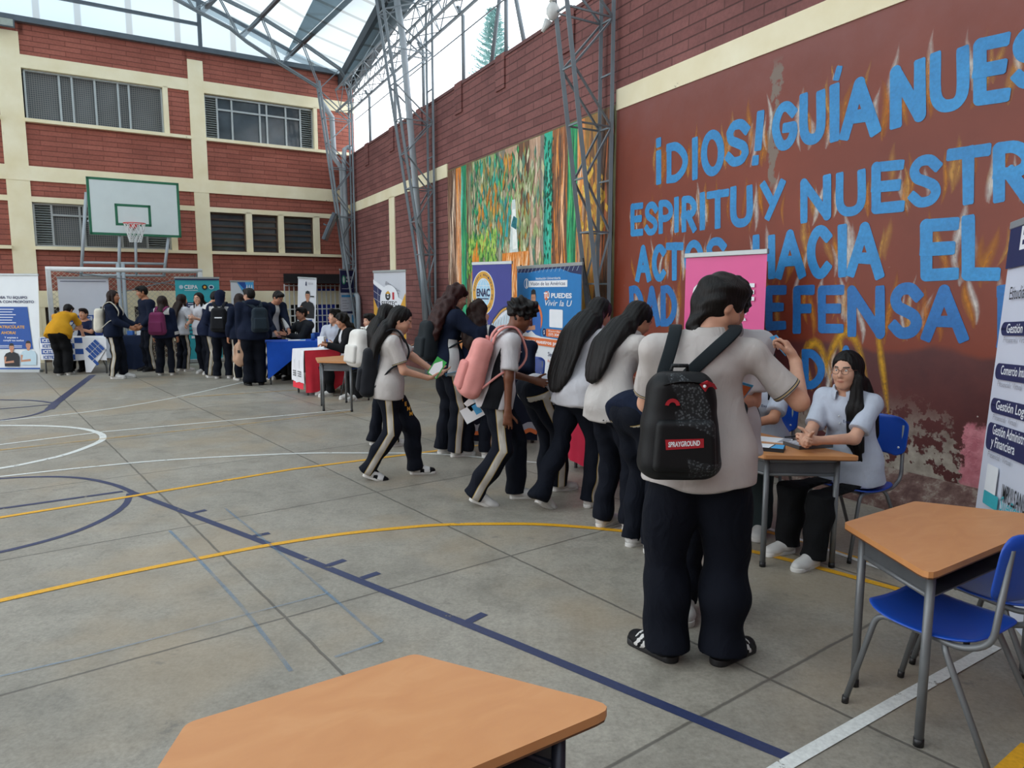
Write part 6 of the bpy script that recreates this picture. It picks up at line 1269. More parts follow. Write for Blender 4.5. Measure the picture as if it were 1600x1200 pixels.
    B.cone(HP(0, .03, -.055), P3 + nd * .012 * k, .052 * k, .058 * k, .02, None, None, -1)
    v, f = B.mesh(res); v = relax(v, f, 1); v = rumple(v, f, .0095 if kind == 'polo' else .0105, 12, seed + 50, s2 * .8); pat = np.full(len(v), .2); lx = (v - P2) @ r2; ly = (v - P2) @ f2; lz = (v - P2) @ s2
    for a, e, d_ in cuffs:
        d, t, c = segd(v, a, e); m = d < .10 * k
        if kind in ('polo', 'tee'): pat = np.where(m & (np.abs(lx) > .6 * SW), np.maximum((e - v) @ d_, .0005), pat)
    if 'sidepanel' in top: arm_ = np.min([segd(v, a, e)[0] for a, e, d_ in cuffs], 0) < .078 * k; p0_ = pat; pat = np.where(arm_, p0_, np.where((lz < .06) & (np.abs(lx) > .05), np.where(np.abs(lx) > .07, np.abs(ly + .01) - .055, .1), .1))
    if 'lowpanel' in top: pat = np.where(np.abs(lx) > .06, np.maximum(np.abs(ly + .0) - .05, lz + .08), .1); [pat.__setitem__(slice(None), np.minimum(pat, np.where(segd(v, a, e)[0] < .08, ((e - d_ * .08) - v) @ d_, .1))) for a, e, d_ in cuffs]
    if 'yoke' in top: pat = np.maximum(.055 - lz, np.abs(lx) - SW * 1.02); [pat.__setitem__(slice(None), np.minimum(pat, np.where((segd(v, a, e)[0] < .08), np.maximum(((e - d_ * .10) - v) @ d_, (v - (e - d_ * .035)) @ d_), .1))) for a, e, d_ in cuffs]
    if 'hoodup' in top or 'hood' in top: pat = np.where((lz > .15 * k), .1, pat)
    if 'open' in top: pat = np.where(ly > .02, np.abs(lx) - .055 + .10 * lz, .1)
    info['back'] = (wc + th * k) * .70 + .010; sh_o = put('polo_shirt' if kind == 'polo' else 'shirt' if kind == 'tee' else 'jacket', (v, f), tm, root, {'pat': pat}); info['shirt'] = sh_o
    if kind == 'polo':
        c = MB(); n = 22; rings = []
        for h_, rr_ in ((.026, .063), (.062, .067), (.059, .079), (.006, .097)): rings.append([tuple(P3 + nd * (h_ - .012 + .012 * abs(math.sin(a / 2))) * k + (r2 * math.sin(a) * 1.06 - f2 * math.cos(a) * .98) * rr_ * k + f2 * .012 * k - s2 * (.030 * max(0, -math.cos(a)) ** 2) * k) for a in np.linspace(-2.75, 2.75, n)])
        c.loft(rings, 0, None, False, True, False).build('collar', tm, sh_o)
        for i in range(2): MB().sphere(P2 + s2 * (.07 - .05 * i) * k + f2 * ((.10 * k + th + .012) if fem else (.092 * k + th)), .005, 8).build('button', M_white, sh_o)
    # hair
    hk_ = hair[0]; B = Blob(.02); face = lambda dz=0, sc=1: B.ball(HP(0, .105, -.035 + dz), V(.074 * sc, .085, .098) * kk, .012, -1, e3)
    if hk_ == 'short': B.ball(HP(0, -.022, .0), V(.0785, .098, .085) * kk, .02, 1, e3, [(HP(0, -.05, -.075), -hu + hf * .5)]); B.ball(HP(0, -.018, .042), V(.084, .101, .089) * kk, .02, 1, e3, [(HP(0, -.05, -.045), -hu + hf * .35)]); B.ball(HP(0, .055, .095), V(.062, .045, .034) * kk, .03, 1, e3); face(.0)
    elif hk_ == 'mop': B.cone(HP(0, -.072, -.03), HP(0, -.074, -.115), .056 * kk, .042 * kk, .03, (hf, .6)); B.ball(HP(0, -.024, -.002), V(.0800, .104, .090) * kk, .02, 1, e3, [(HP(0, -.05, -.094), -hu + hf * .58)]); B.ball(HP(0, -.024, .056), V(.087, .112, .090) * kk, .03, 1, e3); B.ball(HP(0, .045, .098), V(.070, .055, .043) * kk, .03, 1, e3); face(.0)
    elif hk_ == 'curly': B.ball(HP(0, -.018, .052), V(.098, .116, .102) * kk, .02, 1, e3, [(HP(0, -.05, -.07), -hu + hf * .35)]); B.ball(HP(0, .05, .10), V(.080, .062, .05) * kk, .03, 1, e3); face(-.01)
    else:
        if hk_ == 'wavy': B.ball(HP(0, -.02, .045), V(.097, .113, .10) * kk, .03, 1, e3)
        B.ball(HP(0, -.018, .036), V(.087, .105, .096) * kk, .02, 1, e3); Lh = hair[1] * k; wd = (hair[2] if len(hair) > 2 else .095) * k; off = V(*(hair[3] if len(hair) > 3 else (0, -.05, 0))) * k; p = HP(0, -.055, .0); q = HP(0, -.068, -.11) - up * .0; dn = nrm(q - p)
        B.cone(p, q, .082 * kk, .078 * kk, .05, (hf, .75)); bent = lean[1] > 60
        if bent: way = [q, q - up * .5 * k]
        else: way = [q, P3 - f2 * .085 * k + off * .3, P2 + s2 * .06 * k - f2 * .135 * k + off * .6, P1 + s2 * .06 * k - f2 * .135 * k + off, P0 - f1 * .15 * k + off * 1.2, P0 - f1 * .16 * k - up * .3 * k + off * 1.2]
        left = Lh + .02; pts = [way[0]]
        for a, b in zip(way[:-1], way[1:]):
            l_ = np.linalg.norm(b - a); n_ = max(1, int(l_ / .06)); stop = False
            for j in range(n_):
                if left <= 0: break
                pts.append(a + (b - a) * (j + 1) / n_); left -= l_ / n_
        for j in range(len(pts) - 1):
            u0, u1 = j / (len(pts) - 1), (j + 1) / (len(pts) - 1); B.cone(pts[j], pts[j + 1], wd * (1 - .15 * u0 ** 2), wd * (1 - .15 * u1 ** 2) * (1 if j < len(pts) - 2 else .8), .03, (f2, .36))
        if hk_ == 'long':
            for sg in ((-1, 1) if 'back' not in hair else ()):
                a = HP(sg * .074, .012, .02); b = HP(sg * .080, .018, -.10); B.cone(a, b, .022 * kk, .026 * kk, .02); B.cone(b, b - up * .16 * k + f2 * .03 * k, .026 * kk, .012 * kk, .02)
        if 'front' in hair:
            sg = hair[-1]; a = HP(sg * .08, .02, -.05); b = sh[1 if sg > 0 else 0] * .55 + P3 * .45 + f2 * .10 * k - s2 * .06 * k; c_ = P2 + r2 * sg * .10 * k + f2 * .155 * k - s2 * .10 * k; B.cone(a, b, .040 * k, .055 * k, .03, (f2, .6)); B.cone(b, c_, .055 * k, .046 * k, .03, (f2, .5)); c2_ = c_ - s2 * .13 * k + r2 * sg * .03 * k; B.cone(c_, c2_, .046 * k, .016 * k, .02, (f2, .5)); B.cone(b + r2 * sg * .03 * k, c_ + r2 * sg * .05 * k - s2 * .05 * k, .03 * k, .012 * k, .01)
        face(.020)
    v, f = B.mesh(min(res, .009)); n = vnormals(v, f); q = (v - HC) @ HA.T
    if hk_ == 'mop':
        r = np.random.default_rng(seed); d = sum(np.sin(v @ (r.normal(size=3) * 38) + r.uniform(0, 6) + 2 * np.sin(v @ (r.normal(size=3) * 20))) for _ in range(8)); v = v + n * (d * .0032)[:, None]
    elif hk_ in ('curly', 'wavy'):
        r = np.random.default_rng(seed); d = sum(np.sin(v @ (r.normal(size=3) * (75 if hk_ == 'curly' else 45)) + r.uniform(0, 6)) for _ in range(8)); v = v + n * (d * (.0042 if hk_ == 'curly' else .0034))[:, None]
    else:
        an_ = np.arctan2(q[:, 0], -q[:, 1] + .0001); sp_ = np.where(q[:, 2] < -.06, (v @ r2) * 10, an_); v = v + n * (.0016 * np.sin(sp_ * 23 + 2 * np.sin(v[:, 2] * 14)) + .0022 * np.sin(sp_ * 9.0 + v[:, 2] * 10 + seed))[:, None]
    put('hair', (v, f), hairm, root)
    if glasses:
        gl = MB()
        for sg in (-1, 1):
            c = HP(sg * .031, .099, .008); gl.tube([c + (hr * math.cos(a) * .024 + hu * math.sin(a) * .020) * kk for a in np.linspace(0, 2 * PI, 19)], .0016, 6); gl.tube([HP(sg * .055, .097, .012), HP(sg * .078, .06, .014), HP(sg * .082, -.01, .006)], .0015, 6)
        gl.tube([HP(-.008, .102, .012), HP(0, .104, .015), HP(.008, .102, .012)], .0016, 6); o = gl.build('spectacles', pm('spectacle_frame', '#6a4b3c', .3), root)
    return info
def backpack(I, label, col, w=.29, h=.42, d=.15, col2=None, dz=.0, straps=True, res=.011, dx=0, drop=0, strapc=None, group=None, sag=0, art=None, rot=0, taper=.22, mats=None, paint=None):
    """a backpack on a person's back: body, front pocket, straps, handle"""
    r0, f0, s_ = I['fr2']; P0, P1, P2, P3 = I['P']; k = I['k']; root = I['root']; bk_ = max(I['back'], .112 * k); c = P2 - f0 * (bk_ + d * .5) - s_ * (.06 + drop) + r0 * dx; ro = math.radians(rot); r = r0 * math.cos(ro) + f0 * math.sin(ro); f = f0 * math.cos(ro) - r0 * math.sin(ro)
    Mw = root.matrix_world @ Matrix.Translation(Vector(c)); o = thing('backpack', label, 'backpack', Mw, group); A = [r, f, s_]; m1, m2 = mats or (fabric('pack_' + col.strip('#'), col, var=.12), fabric('pack_' + (col2 or col).strip('#') + '_pocket', col2 or col))
    L = lambda x, y, z: r * x + f * y + s_ * z
    B = Blob(.03).box((0, 0, 0), A, (w * .5, d * .5, h * .5), min(w, d, h) * .42, taper); B.box(L(0, -sag * .6, -h * .18), A, (w * .5, d * .5 + sag * .4, h * .31), d * .4, 0)
    v, f_ = B.mesh(res); v = rumple(v, f_, .0025, 22, 9); at_ = {'pat': paint(v @ r, v @ s_)} if paint else None; put('bag_body', (v, f_), m1, o, at_)
    B = Blob(.02).box(L(0, -d * .5 - sag, -h * .17), A, (w * .41, .030, h * .24), .026, .1); vv = B.mesh(min(res, .009)); pk = put('front_pocket', vv, m2, o, {'pat': paint(vv[0] @ r, vv[0] @ s_)} if paint else None)
    MB().tube([L(x, -d * .5 - sag - .026, h * .01 - .012 * abs(x / w * 2.6) ** 3) for x in np.linspace(-w * .32, w * .32, 9)], .0035, 5).build('zip', M_black if col != '#17181a' else M_tray, pk)
    MB().tube([L(-.035, d * .2, h * .47), L(-.03, d * .1, h * .55), L(.03, d * .1, h * .55), L(.035, d * .2, h * .47)], .009, 8).build('grab_handle', m2, o)
    if straps:
        ms_ = fabric('strap_' + (strapc or col).strip('#'), strapc or col)
        for i, sg in ((0, -1), (1, 1)):
            S = I['sh'][i]; q = P3 * .40 + S * .60; top = q + s_ * (.078 * k) - c; pts = [L(sg * w * .16, d * .42, h * .42), L(sg * w * .18, d * .42, h * .47), (L(sg * w * .17, d * .42, h * .45) + top) * .5 - f0 * .055, top - f0 * .065 - s_ * .01, top + f0 * .03, P2 + r0 * sg * .125 * k + f0 * (.150 * k) + s_ * .07 * k - c, P2 + r0 * sg * .145 * k + f0 * (.120 * k) - s_ * .06 * k - c, P2 + r0 * sg * .175 * k + f0 * .0 - s_ * .13 * k - c, L(sg * w * .44, d * .3, -h * .36)]
            dense = []; P_ = [2 * pts[0] - pts[1]] + pts + [2 * pts[-1] - pts[-2]]
            for j in range(1, len(P_) - 2):
                for t in np.linspace(0, 1, 6, endpoint=False): a, b, c2, d2 = P_[j - 1:j + 3]; dense.append(.5 * ((2 * b) + (-a + c2) * t + (2 * a - 5 * b + 4 * c2 - d2) * t * t + (-a + 3 * b - 3 * c2 + d2) * t ** 3))
            rings = []; n = len(dense)
            for j, p in enumerate(dense):
                t = nrm(dense[min(j + 1, n - 1)] - dense[max(j - 1, 0)]); wv = nrm(r0 - t * (r0 @ t)); nv = np.cross(t, wv); hw = .027 if j < n * .62 else .013; rings.append([tuple(p + wv * hw * a + nv * .007 * b) for a, b in ((-1, -.6), (-.8, -1), (.8, -1), (1, -.6), (1, .6), (.8, 1), (-.8, 1), (-1, .6))])
            MB().loft(rings, 0, None, True, True).build('shoulder_strap', ms_, o)
    if art: art(o, L, w, h, d)
    return o
def held(I, i, name, label, cat, build, off=(.05, 0, 0)):
    """a thing in the hand: built round the middle of the palm"""
    o = thing(name, label, cat, I['root'].matrix_world @ Matrix.Translation(Vector(I['wr'][i]))); build(o); return o
def flyer(I, i, u, v, w, h, mat, label, off, mat2=None):
    """a sheet of card in hand i; u and v span it in the person's frame"""
    u, v = nrm(V(*u)), V(*v); v = nrm(v - u * (v @ u)); n = np.cross(u, v); o = thing('leaflet', label, 'leaflet', I['root'].matrix_world @ Matrix.Translation(Vector(I['wr'][i] + V(*off)))); R4 = Matrix(((u[0], v[0], n[0], 0), (u[1], v[1], n[1], 0), (u[2], v[2], n[2], 0), (0, 0, 0, 1)))
    MB().box(-w / 2, w / 2, -h / 2, h / 2, -.001, .001, 0, R4).build('card', mat, o)
    if mat2:
        b = MB()
        for z in (-.0016, .0016):
            b.add([tuple(R4 @ Vector(p)) for p in ((-w * .45, -h * .4, z), (w * .1, -h * .4, z), (w * .45, h * .1, z), (w * .2, h * .4, z), (-w * .45, h * .4, z))], [(0, 1, 2, 3, 4)])
        b.build('print', mat2, o)
    return o
# ------------------------------------------------------------------ the people, nearest first
def at(px, py): return G(px, py)[:2]
# boy with the black backpack, seen from behind
I = person('boy seen from behind in a grey white polo, wearing the black and grey backpack', at(1083, 1028), -8, 1.72, 'm', 'light', (0, 3), 0, -4, (26, -64, 0), None, ((-.12, -.02, 0, 46, 0), (.12, -.02, 0, -46, 0)), ((-.13, .34, .98), (.43, .20, 1.33)), ((-1, -.3, -.6), (1, .1, -.9)), (None, (-.8, .4, .1)), (.4, .95), (None, (-.35, .35, .85)), ('polo', POLOD), PANTSN, 1.38, ('mop',), None, 'stripe', False, .0075, None, 1.10, None, -.10)
flyer(I, 1, (-.6, .3, .75), (.5, .8, .1), .11, .08, I_sky, 'small glossy blue flyer in the raised hand of the boy with the black backpack', (-.055, .06, .075), I_or)
SHA = [((x - 330) / 1627, (690 - y) / 1627) for x, y in ((215, 350), (300, 345), (430, 440), (490, 560), (530, 700), (520, 760), (430, 705), (330, 675), (265, 680), (260, 590), (310, 570), (222, 400))]
SHB = [((x - 330) / 1627, (690 - y) / 1627) for x, y in ((330, 880), (420, 912), (560, 932), (610, 890), (640, 960), (560, 1000), (380, 1035))]
def inside(poly, x, z):
    c = np.zeros(len(x), bool)
    for (x0, z0), (x1, z1) in zip(poly, poly[1:] + poly[:1]):
        if z0 != z1: c ^= ((z0 > z) != (z1 > z)) & (x < (x1 - x0) * (z - z0) / (z1 - z0) + x0)
    return c
def pack_paint(x, z): return np.where(inside(SHA, x, z) | inside(SHB, x, z), -1.0, 1.0)
def pack_mat():
    t = NT('black_bag_with_scale_print'); a = t.n('Attribute', attribute_name='pat').outputs['Fac']; v = t.n('TexVoronoi', i_Scale=95.0); t.l(t.obj(), v.inputs['Vector']); st = t.n('TexWave', i_Scale=9.0, i_Distortion=2.0); t.l(t.obj(), st.inputs['Vector'])
    c = t.mix(t.math('MULTIPLY', st.outputs['Fac'], .45), t.ramp(v.outputs['Distance'], [(.2, lin('#585d60')), (.5, lin('#1f2123'))]), lin('#16181a')); t.color(t.mix(t.smooth(a, .1, -.1), lin('#101113'), c)); t.rough(.55); t.b.inputs['Specular IOR Level'].default_value = .25; t.bump(t.noise(60, 3), .12, .004); return t.m
PACKM = pack_mat(); REDM = pm('red_label', '#a81c28', .5)
def shark(o, L, w, h, d):
    yp = -d * .5 - .032; yb = -d * .5 - .003
    r_ = MB(); r_.add([L(x, yp, z) for x, z in ((-.086, -.045), (.066, -.040), (.068, -.076), (-.082, -.086))], [(0, 1, 2, 3)]); lb = r_.build('red_label', REDM, o)
    vs, fs = glyphs('SPRAYGROUND', .03); xs = [p[0] for p in vs]; kx = .125 / (max(xs) - min(xs)); MB().add([L(-.074 + p[0] * kx, yp - .002, -.074 + p[1] * .028 + p[0] * kx * .06) for p in vs], fs).build('lettering', I_white, lb)
    MB().loft([[L(-.055 + .030 * q * math.cos(t), yb - .006, .085 + .030 * q * math.sin(t)) for t in np.linspace(.1, PI - .1, 9)] for q in (1, .5)], 0, None, False, True, False).build('red_arc', REDM, o)
    fin = [(.052, .172), (.085, .186), (.118, .172), (.138, .150), (.075, .142)]; n = len(fin); MB().add([L(x, -d * .5 + .010 + max(0, x - .10) * 1.2 - y_, z) for y_ in (.012, -.004) for x, z in fin], [tuple(range(n)), tuple(range(2 * n - 1, n - 1, -1))] + [(i, n + i, n + (i + 1) % n, (i + 1) % n) for i in range(n)]).build('red_fin', REDM, o)
    MB().sphere(L(.072, -d * .5 - .004, .164), .007, 8).build('fin_stud', I_white, o)
    MB().loft([[L(x, yo, h * .5 - .055 + .02 * math.cos(x * 14)) for x in np.linspace(-w * .30, w * .30, 9)] for yo in (-d * .5 - .010, -d * .5 + .02)], 0, None, False, True, False).build('top_flap_piping', fabric('piping_black', '#0c0c0d'), o)
backpack(I, 'black backpack with grey scale print and red label on the foreground boy', '#17181a', .30, .435, .17, None, 0, True, .0065, -.095, .10, '#1b2226', None, 0, shark, 14, .30, (PACKM, PACKM), pack_paint)
# curly haired student facing him
I = person('student with curly black hair standing close behind the foreground boy, facing the camera', (1.05, 3.66), 172, 1.72, 'm', 'tan', (0, 6), 0, 0, (28, 10, 0), None, ((-.05, -.02, 0, 4, 0), (.15, .05, 0, -2, 0)), ((-.04, .22, 1.13), (.16, .22, 1.05)), None, ((0, 0, 1), (0, 0, 1)), .5, None, ('polo', POLOB, 'sidepanel'), PANTS, 1.1, ('curly',), None, 'white', False, .009)
flyer(I, 0, (1, .2, .3), (0, .6, .8), .10, .14, I_sky, 'blue and orange flyer in the hands of the student behind the foreground boy', (.0, .06, .05), I_or)
# two women at the desk
def crest(I, txt, side):
    r, f, s_ = I['fr2']; P2 = I['P'][2]; k = I['k']; vs, fs = glyphs(txt, .015); c = P2 + r * side * .075 * k + f * (.150 * k) + s_ * .035 * k; MB().add([c - r * (p[0] * .028 - .04) + s_ * p[1] * .028 for p in vs], fs).build('embroidery', I_navy, I['shirt'])
I = person('woman in a pale polo with a watch, her face hidden behind the raised arm', (1.82, 5.22), 148, 1.60, 'f', 'tan', (4, 14), 0, 0, (8, 0, 0), (0, 0), ((-.11, .40, 0, 4, 0), (.12, .36, 0, -4, 0)), ((.03, .43, .745), (.17, .40, .75)), ((-1, -.3, -.5), (1, -.2, -.6)), ((0, 0, -1), (0, 0, -1)), .35, ((.9, .4, 0), (.2, 1, 0)), ('polo', POLOP), PANTSG, 1.0, ('long', .40, .10), H_black, 'white', False, .008, .445, 1.06)
crest(I, 'Esumer', -1)
o = thing('smartwatch', 'smartwatch with a pale strap on the wrist of the woman whose face is hidden', 'watch', I['root'].matrix_world @ Matrix.Translation(Vector(I['wr'][0] - nrm(I['wr'][0] - I['el'][0]) * .02))); dv = nrm(I['wr'][0] - I['el'][0]); ax = nrm(np.cross(dv, V(0, 0, 1))); uz = np.cross(ax, dv)
MB().loft([[(ax * math.cos(a) + uz * math.sin(a)) * .031 + dv * z for a in np.linspace(0, 2 * PI, 20, endpoint=False)] for z in (-.011, .011)], 0, None, False, True).build('strap', pm('pale_pink_strap', '#d8b8b0'), o)
MB().rbox(-.017, .017, -.02, .02, 0, .009, .006, 0, Matrix(((ax[0], dv[0], uz[0], uz[0] * .030), (ax[1], dv[1], uz[1], uz[1] * .030), (ax[2], dv[2], uz[2], uz[2] * .030), (0, 0, 0, 1)))).build('watch_case', M_black, o)
I = person('woman with glasses and long dark hair, hands clasped on the desk, in a pale polo', (2.17, 4.56), 120, 1.62, 'f', 'light', (4, 15), 0, 8, (4, 14, 0), (0, 0), ((-.10, .46, 0, 6, 0), (.13, .40, 0, -6, 0)), ((-.075, .455, .765), (-.035, .465, .76)), ((-.7, -.3, -1), (.7, -.3, -1)), ((.9, .1, -.2), (-.9, .1, -.2)), 1.3, ((.35, .9, .15), (-.35, .9, .1)), ('polo', POLOP), PANTSB, 1.12, ('long', .42, .10, (0, -.03, 0), 'back', 'front', -1), H_black, 'white', True, .0072, .445, 1.02)
crest(I, 'Esumer', -1)
# row of girls bending over the desks
I = person('girl bent far over in a navy jacket, striped trainers, beside the foreground boy', at(1000, 858), -60, 1.63, 'f', 'tan', (60, 78), 0, 0, (45, 0, 0), (0, -.06, .90), ((-.08, .0, 0, 4, 0), (.08, .02, 0, -4, 0)), ((-.16, .72, .76), (.16, .74, .76)), None, ((0, 0, -1), (0, 0, -1)), .3, None, ('jacket', JNAVY, 'hood'), PANTS, .98, ('long', .25), None, 'wstripe', False, .0085, None, 1.0, None, -.05)
r, f, s_ = I['fr2']; vs, fs = glyphs('IEMM', .03); c = I['P'][2] - f * .150 * I['k'] - s_ * .02; MB().add([c + r * (p[0] - .8) * .07 + s_ * (p[1] - .3) * .07 - f * .002 for p in vs], fs).build('back_print', I_grey, I['shirt'])
I = person('girl with a long black mane holding a lime flyer, in a grey white polo', at(958, 826), -52, 1.64, 'f', 'tan', (6, 24), 0, -6, (34, -10, 0), (0, -.05, .90), ((-.09, -.02, 0, 4, 0), (.09, .06, 0, -4, 0)), ((-.06, .40, .98), (.12, .42, 1.04)), None, ((1, 0, 0), (-1, 0, .2)), .5, None, ('polo', POLO), PANTS, 1.0, ('long', .38, .112, (-.05, -.02, 0), 'back'), None, 'white', False, .0085)
flyer(I, 1, (-.5, .6, .0), (.2, .2, 1), .10, .15, pm('lime_card', '#b5b83c'), 'lime flyer held up by the girl with the long black mane', (-.02, .07, .06), pm('dark_lime', '#8f9430'))
I = person('girl with waist-length straight hair and one heel lifted, second in the bending row', at(905, 790), -50, 1.66, 'f', 'tan', (10, 24), 0, 0, (30, 5, 0), (-.02, -.02, .90), ((-.09, -.36, .05, 4, -32), (.07, .04, 0, -4, 0)), ((-.12, .42, .85), (.12, .44, .86)), None, None, .4, None, ('polo', WHITE), PANTS, 1.0, ('long', .50, .125, (-.04, -.04, 0), 'back'), None, 'white', False, .0085)
I = person('girl bent flat over the crimson cloth, her face hidden, in a white polo', at(860, 763), -64, 1.58, 'f', 'tan', (70, 95), 0, 0, (40, 0, 0), (0, -.15, .875), ((-.09, .0, 0, 4, 0), (.09, .02, 0, -4, 0)), ((-.16, .68, .76), (.16, .70, .76)), None, ((0, 0, -1), (0, 0, -1)), .3, None, ('polo', WHITE), PANTS, 1.08, ('long', .28), None, 'white', False, .009, None, 1.0, None, .05)
I = person('stooping student with short curly hair, wearing the pink backpack', at(776, 784), -84, 1.63, 'f', 'dark', (6, 18), 0, 6, (24, -4, 0), (0, .0, .885), ((-.08, .16, 0, 4, 0), (.09, -.20, .03, -2, -22)), ((-.14, .30, .95), (.235, .06, .66)), None, (None, (-1, .1, 0)), .45, None, ('polo', POLOB, 'sidepanel'), PANTS, 1.1, ('curly',), None, 'white', False, .008)
backpack(I, 'pink backpack on the stooping student with curly hair', '#d58f88', .30, .46, .14, '#cd857f', 0, True, .009, .03, .09, None, None, .015)
lf = thing('leaflet', 'two white leaflets dangling below the pink backpack', 'leaflet', Matrix.Translation(Vector(AT(738, 645, 5.62))))
for dx, dz, a, w_, h_ in ((0, 0, .5, .16, .12), (0, .075, .75, .10, .09)):
    R4 = Matrix.Translation((dx, 0, dz)) @ Matrix.Rotation(-a, 4, 'Y'); MB().box(-w_ / 2, w_ / 2, -.001, .001, -h_ / 2, h_ / 2, 0, R4).build('card', I_white, lf); b = MB(); b.add([tuple(R4 @ Vector(p)) for p in ((.02, -.0016, -.03), (w_ * .46, -.0016, -.03), (w_ * .46, -.0016, .05), (.02, -.0016, .05))], [(0, 1, 2, 3)]); b.build('print', I_sky if not dz else I_lb, lf)
MB().tube([(.03, 0, .08), (.045, .0, .16), (.05, .02, .26)], .0025, 5).build('cord', I_white, lf)
# girl walking with flyers
I = person('girl walking in a grey white polo, looking at a green and a blue flyer', at(613, 745), -84, 1.56, 'f', 'light', (2, 8), 0, 8, (24, -6, 0), (0, -.01, .875), ((-.08, .20, 0, 2, 0), (.09, -.23, .025, -2, -20)), ((-.04, .40, .93), (.09, .33, .90)), ((-1, -.6, -.6), (.6, -1, -.7)), ((.2, 0, 1), (-.2, 0, 1)), .35, ((.2, 1, .1), (-.1, 1, .1)), ('polo', POLO), PANTS, 1.08, ('long', .36, .115, (0, -.04, 0), 'back'), None, 'bw', False, .008)
flyer(I, 1, (0, .55, .85), (.3, .85, -.5), .17, .10, pm('green_card', '#2fa244'), 'green flyer in the hand of the walking girl', (.02, .08, .09), I_white); flyer(I, 0, (.0, 1, .22), (1, 0, .35), .22, .11, I_sky, 'blue flyer in the hand of the walking girl', (.06, .20, .0), I_lb)
k_ = I['k']; kn_ = I['kn'][0]; hp_ = I['P'][0] - I['fr1'][0] * .088 * k_; q = MB(); nn = nrm(V(.75, .66, 0)); tt = V(-nn[1], nn[0], 0)
for i, ch in enumerate('IEMM'):
    vs, fs = glyphs(ch, .03); c = kn_ + (hp_ - kn_) * (.66 - .13 * i) + nn * (.105 - .006 * i) * k_; q.add([c + tt * (p[0] - .3) * .05 + V(0, 0, p[1] * .05) for p in vs], fs)
q.build('gold_lettering', I_gold, I['root'])
backpack(I, 'black backpack on the walking girl with the flyers', '#1b1d22', .27, .42, .13, None, 0, True, .011, -.02, .12)
I = person('tall girl with long reddish hair in a navy jacket, seen from behind', at(700, 711), -62, 1.72, 'f', 'light', (2, 8), 0, 0, (20, 4, 0), None, ((-.10, -.02, 0, 4, 0), (.10, .04, 0, -10, 0)), ((-.12, .36, 1.25), (.16, .34, 1.36)), ((-1, .2, -.8), (.9, .3, -.9)), None, .5, None, ('jacket', JMIX, 'lowpanel'), PANTS, 1.1, ('wavy', .34, .135, (0, -.04, 0)), H_red, 'white', False, .009)
backpack(I, 'black leather-look backpack on the tall girl with reddish hair', '#1c2226', .28, .40, .14, None, 0, True, .011, -.05, .06)
I = person('girl with wavy brown hair raising a white-sleeved arm, in front of the purple banner', at(744, 713), -14, 1.55, 'f', 'mid', (2, 8), 0, 0, (14, 0, 0), None, None, ((-.19, .20, 1.30), (.10, .40, .95)), ((-1, -.2, -.8), None), None, .5, None, ('jacket', JYOKE, 'yoke'), PANTS, 1.0, ('wavy', .20, .11), H_wavy, 'white', False, .010)
I = person('girl with long black hair and a navy hood carrying the white backpack', at(597, 696), -52, 1.51, 'f', 'tan', (2, 8), 0, 0, (16, 0, 0), None, ((-.10, -.05, 0, 4, 0), (.11, .08, 0, -8, 0)), ((-.10, .36, 1.0), (.14, .34, 1.02)), None, None, .4, None, ('jacket', JMIX, 'lowpanel', 'hood'), PANTS, .95, ('long', .26, .11), None, 'white', False, .010)
backpack(I, 'white backpack on the girl beside the pale desk', '#d9d6d0', .29, .40, .17, '#cfccc6', 0, True, .010, -.12, .02)
# students seated at the red cloth and the pale desk
I = person('boy in a white polo sitting behind the red and white cloth', (-3.02, 12.55), 165, 1.70, 'm', 'light', (0, 6), 0, 0, (-6, -30, 0), (0, 0), ((-.12, .38, 0, 4, 0), (.12, .38, 0, -4, 0)), ((-.14, .32, .76), (.16, .30, .76)), None, None, .4, None, ('polo', POLOP), PANTSB, 1.0, ('mop',), None, 'white', False, .011, .445, 1.05)
I = person('student with wavy black hair and a black jacket over white, sitting at the red cloth', (-2.62, 11.75), 125, 1.66, 'f', 'tan', (2, 10), 0, 0, (14, -10, 0), (0, 0), ((-.12, .40, 0, 4, 0), (.12, .36, 0, -4, 0)), ((-.05, .40, .80), (.10, .36, .80)), None, ((0, .3, -1), None), .6, None, ('jacket', JBLACK, 'open'), PANTSB, 1.0, ('wavy', .12, .10), None, 'white', False, .011, .445)
I = person('boy half hidden behind the white backpack, sitting at the pale desk', (-2.12, 11.30), 130, 1.66, 'm', 'light', (2, 8), 0, 0, (5, 0, 0), (0, 0), ((-.12, .38, 0, 4, 0), (.12, .36, 0, -4, 0)), ((-.04, .38, .76), (.08, .38, .76)), None, None, .7, None, ('polo', POLOP), PANTSB, 1.0, ('short',), None, 'white', False, .011, .445)
I = person('man with glasses in a charcoal jacket sitting behind the royal blue cloth', (-3.98, 14.0), 140, 1.72, 'm', 'tan', (0, 4), 0, -6, (2, -8, 0), (0, 0), ((-.13, .40, 0, 4, 0), (.13, .38, 0, -4, 0)), ((-.02, .40, .84), (.26, .40, .90)), None, None, .4, None, ('jacket', JDARK), PANTSB, 1.0, ('short',), None, 'black', True, .011, .445, 1.08)
I = person('boy in a navy and white jacket reaching over the royal blue cloth, head bowed', (-4.52, 13.72), -128, 1.70, 'm', 'tan', (6, 20), 0, 0, (34, 8, 0), None, None, ((-.06, .44, .95), (.20, .40, .92)), None, None, .4, None, ('jacket', JMIX, 'open'), PANTS, 1.0, ('short',), None, 'white', True, .011)
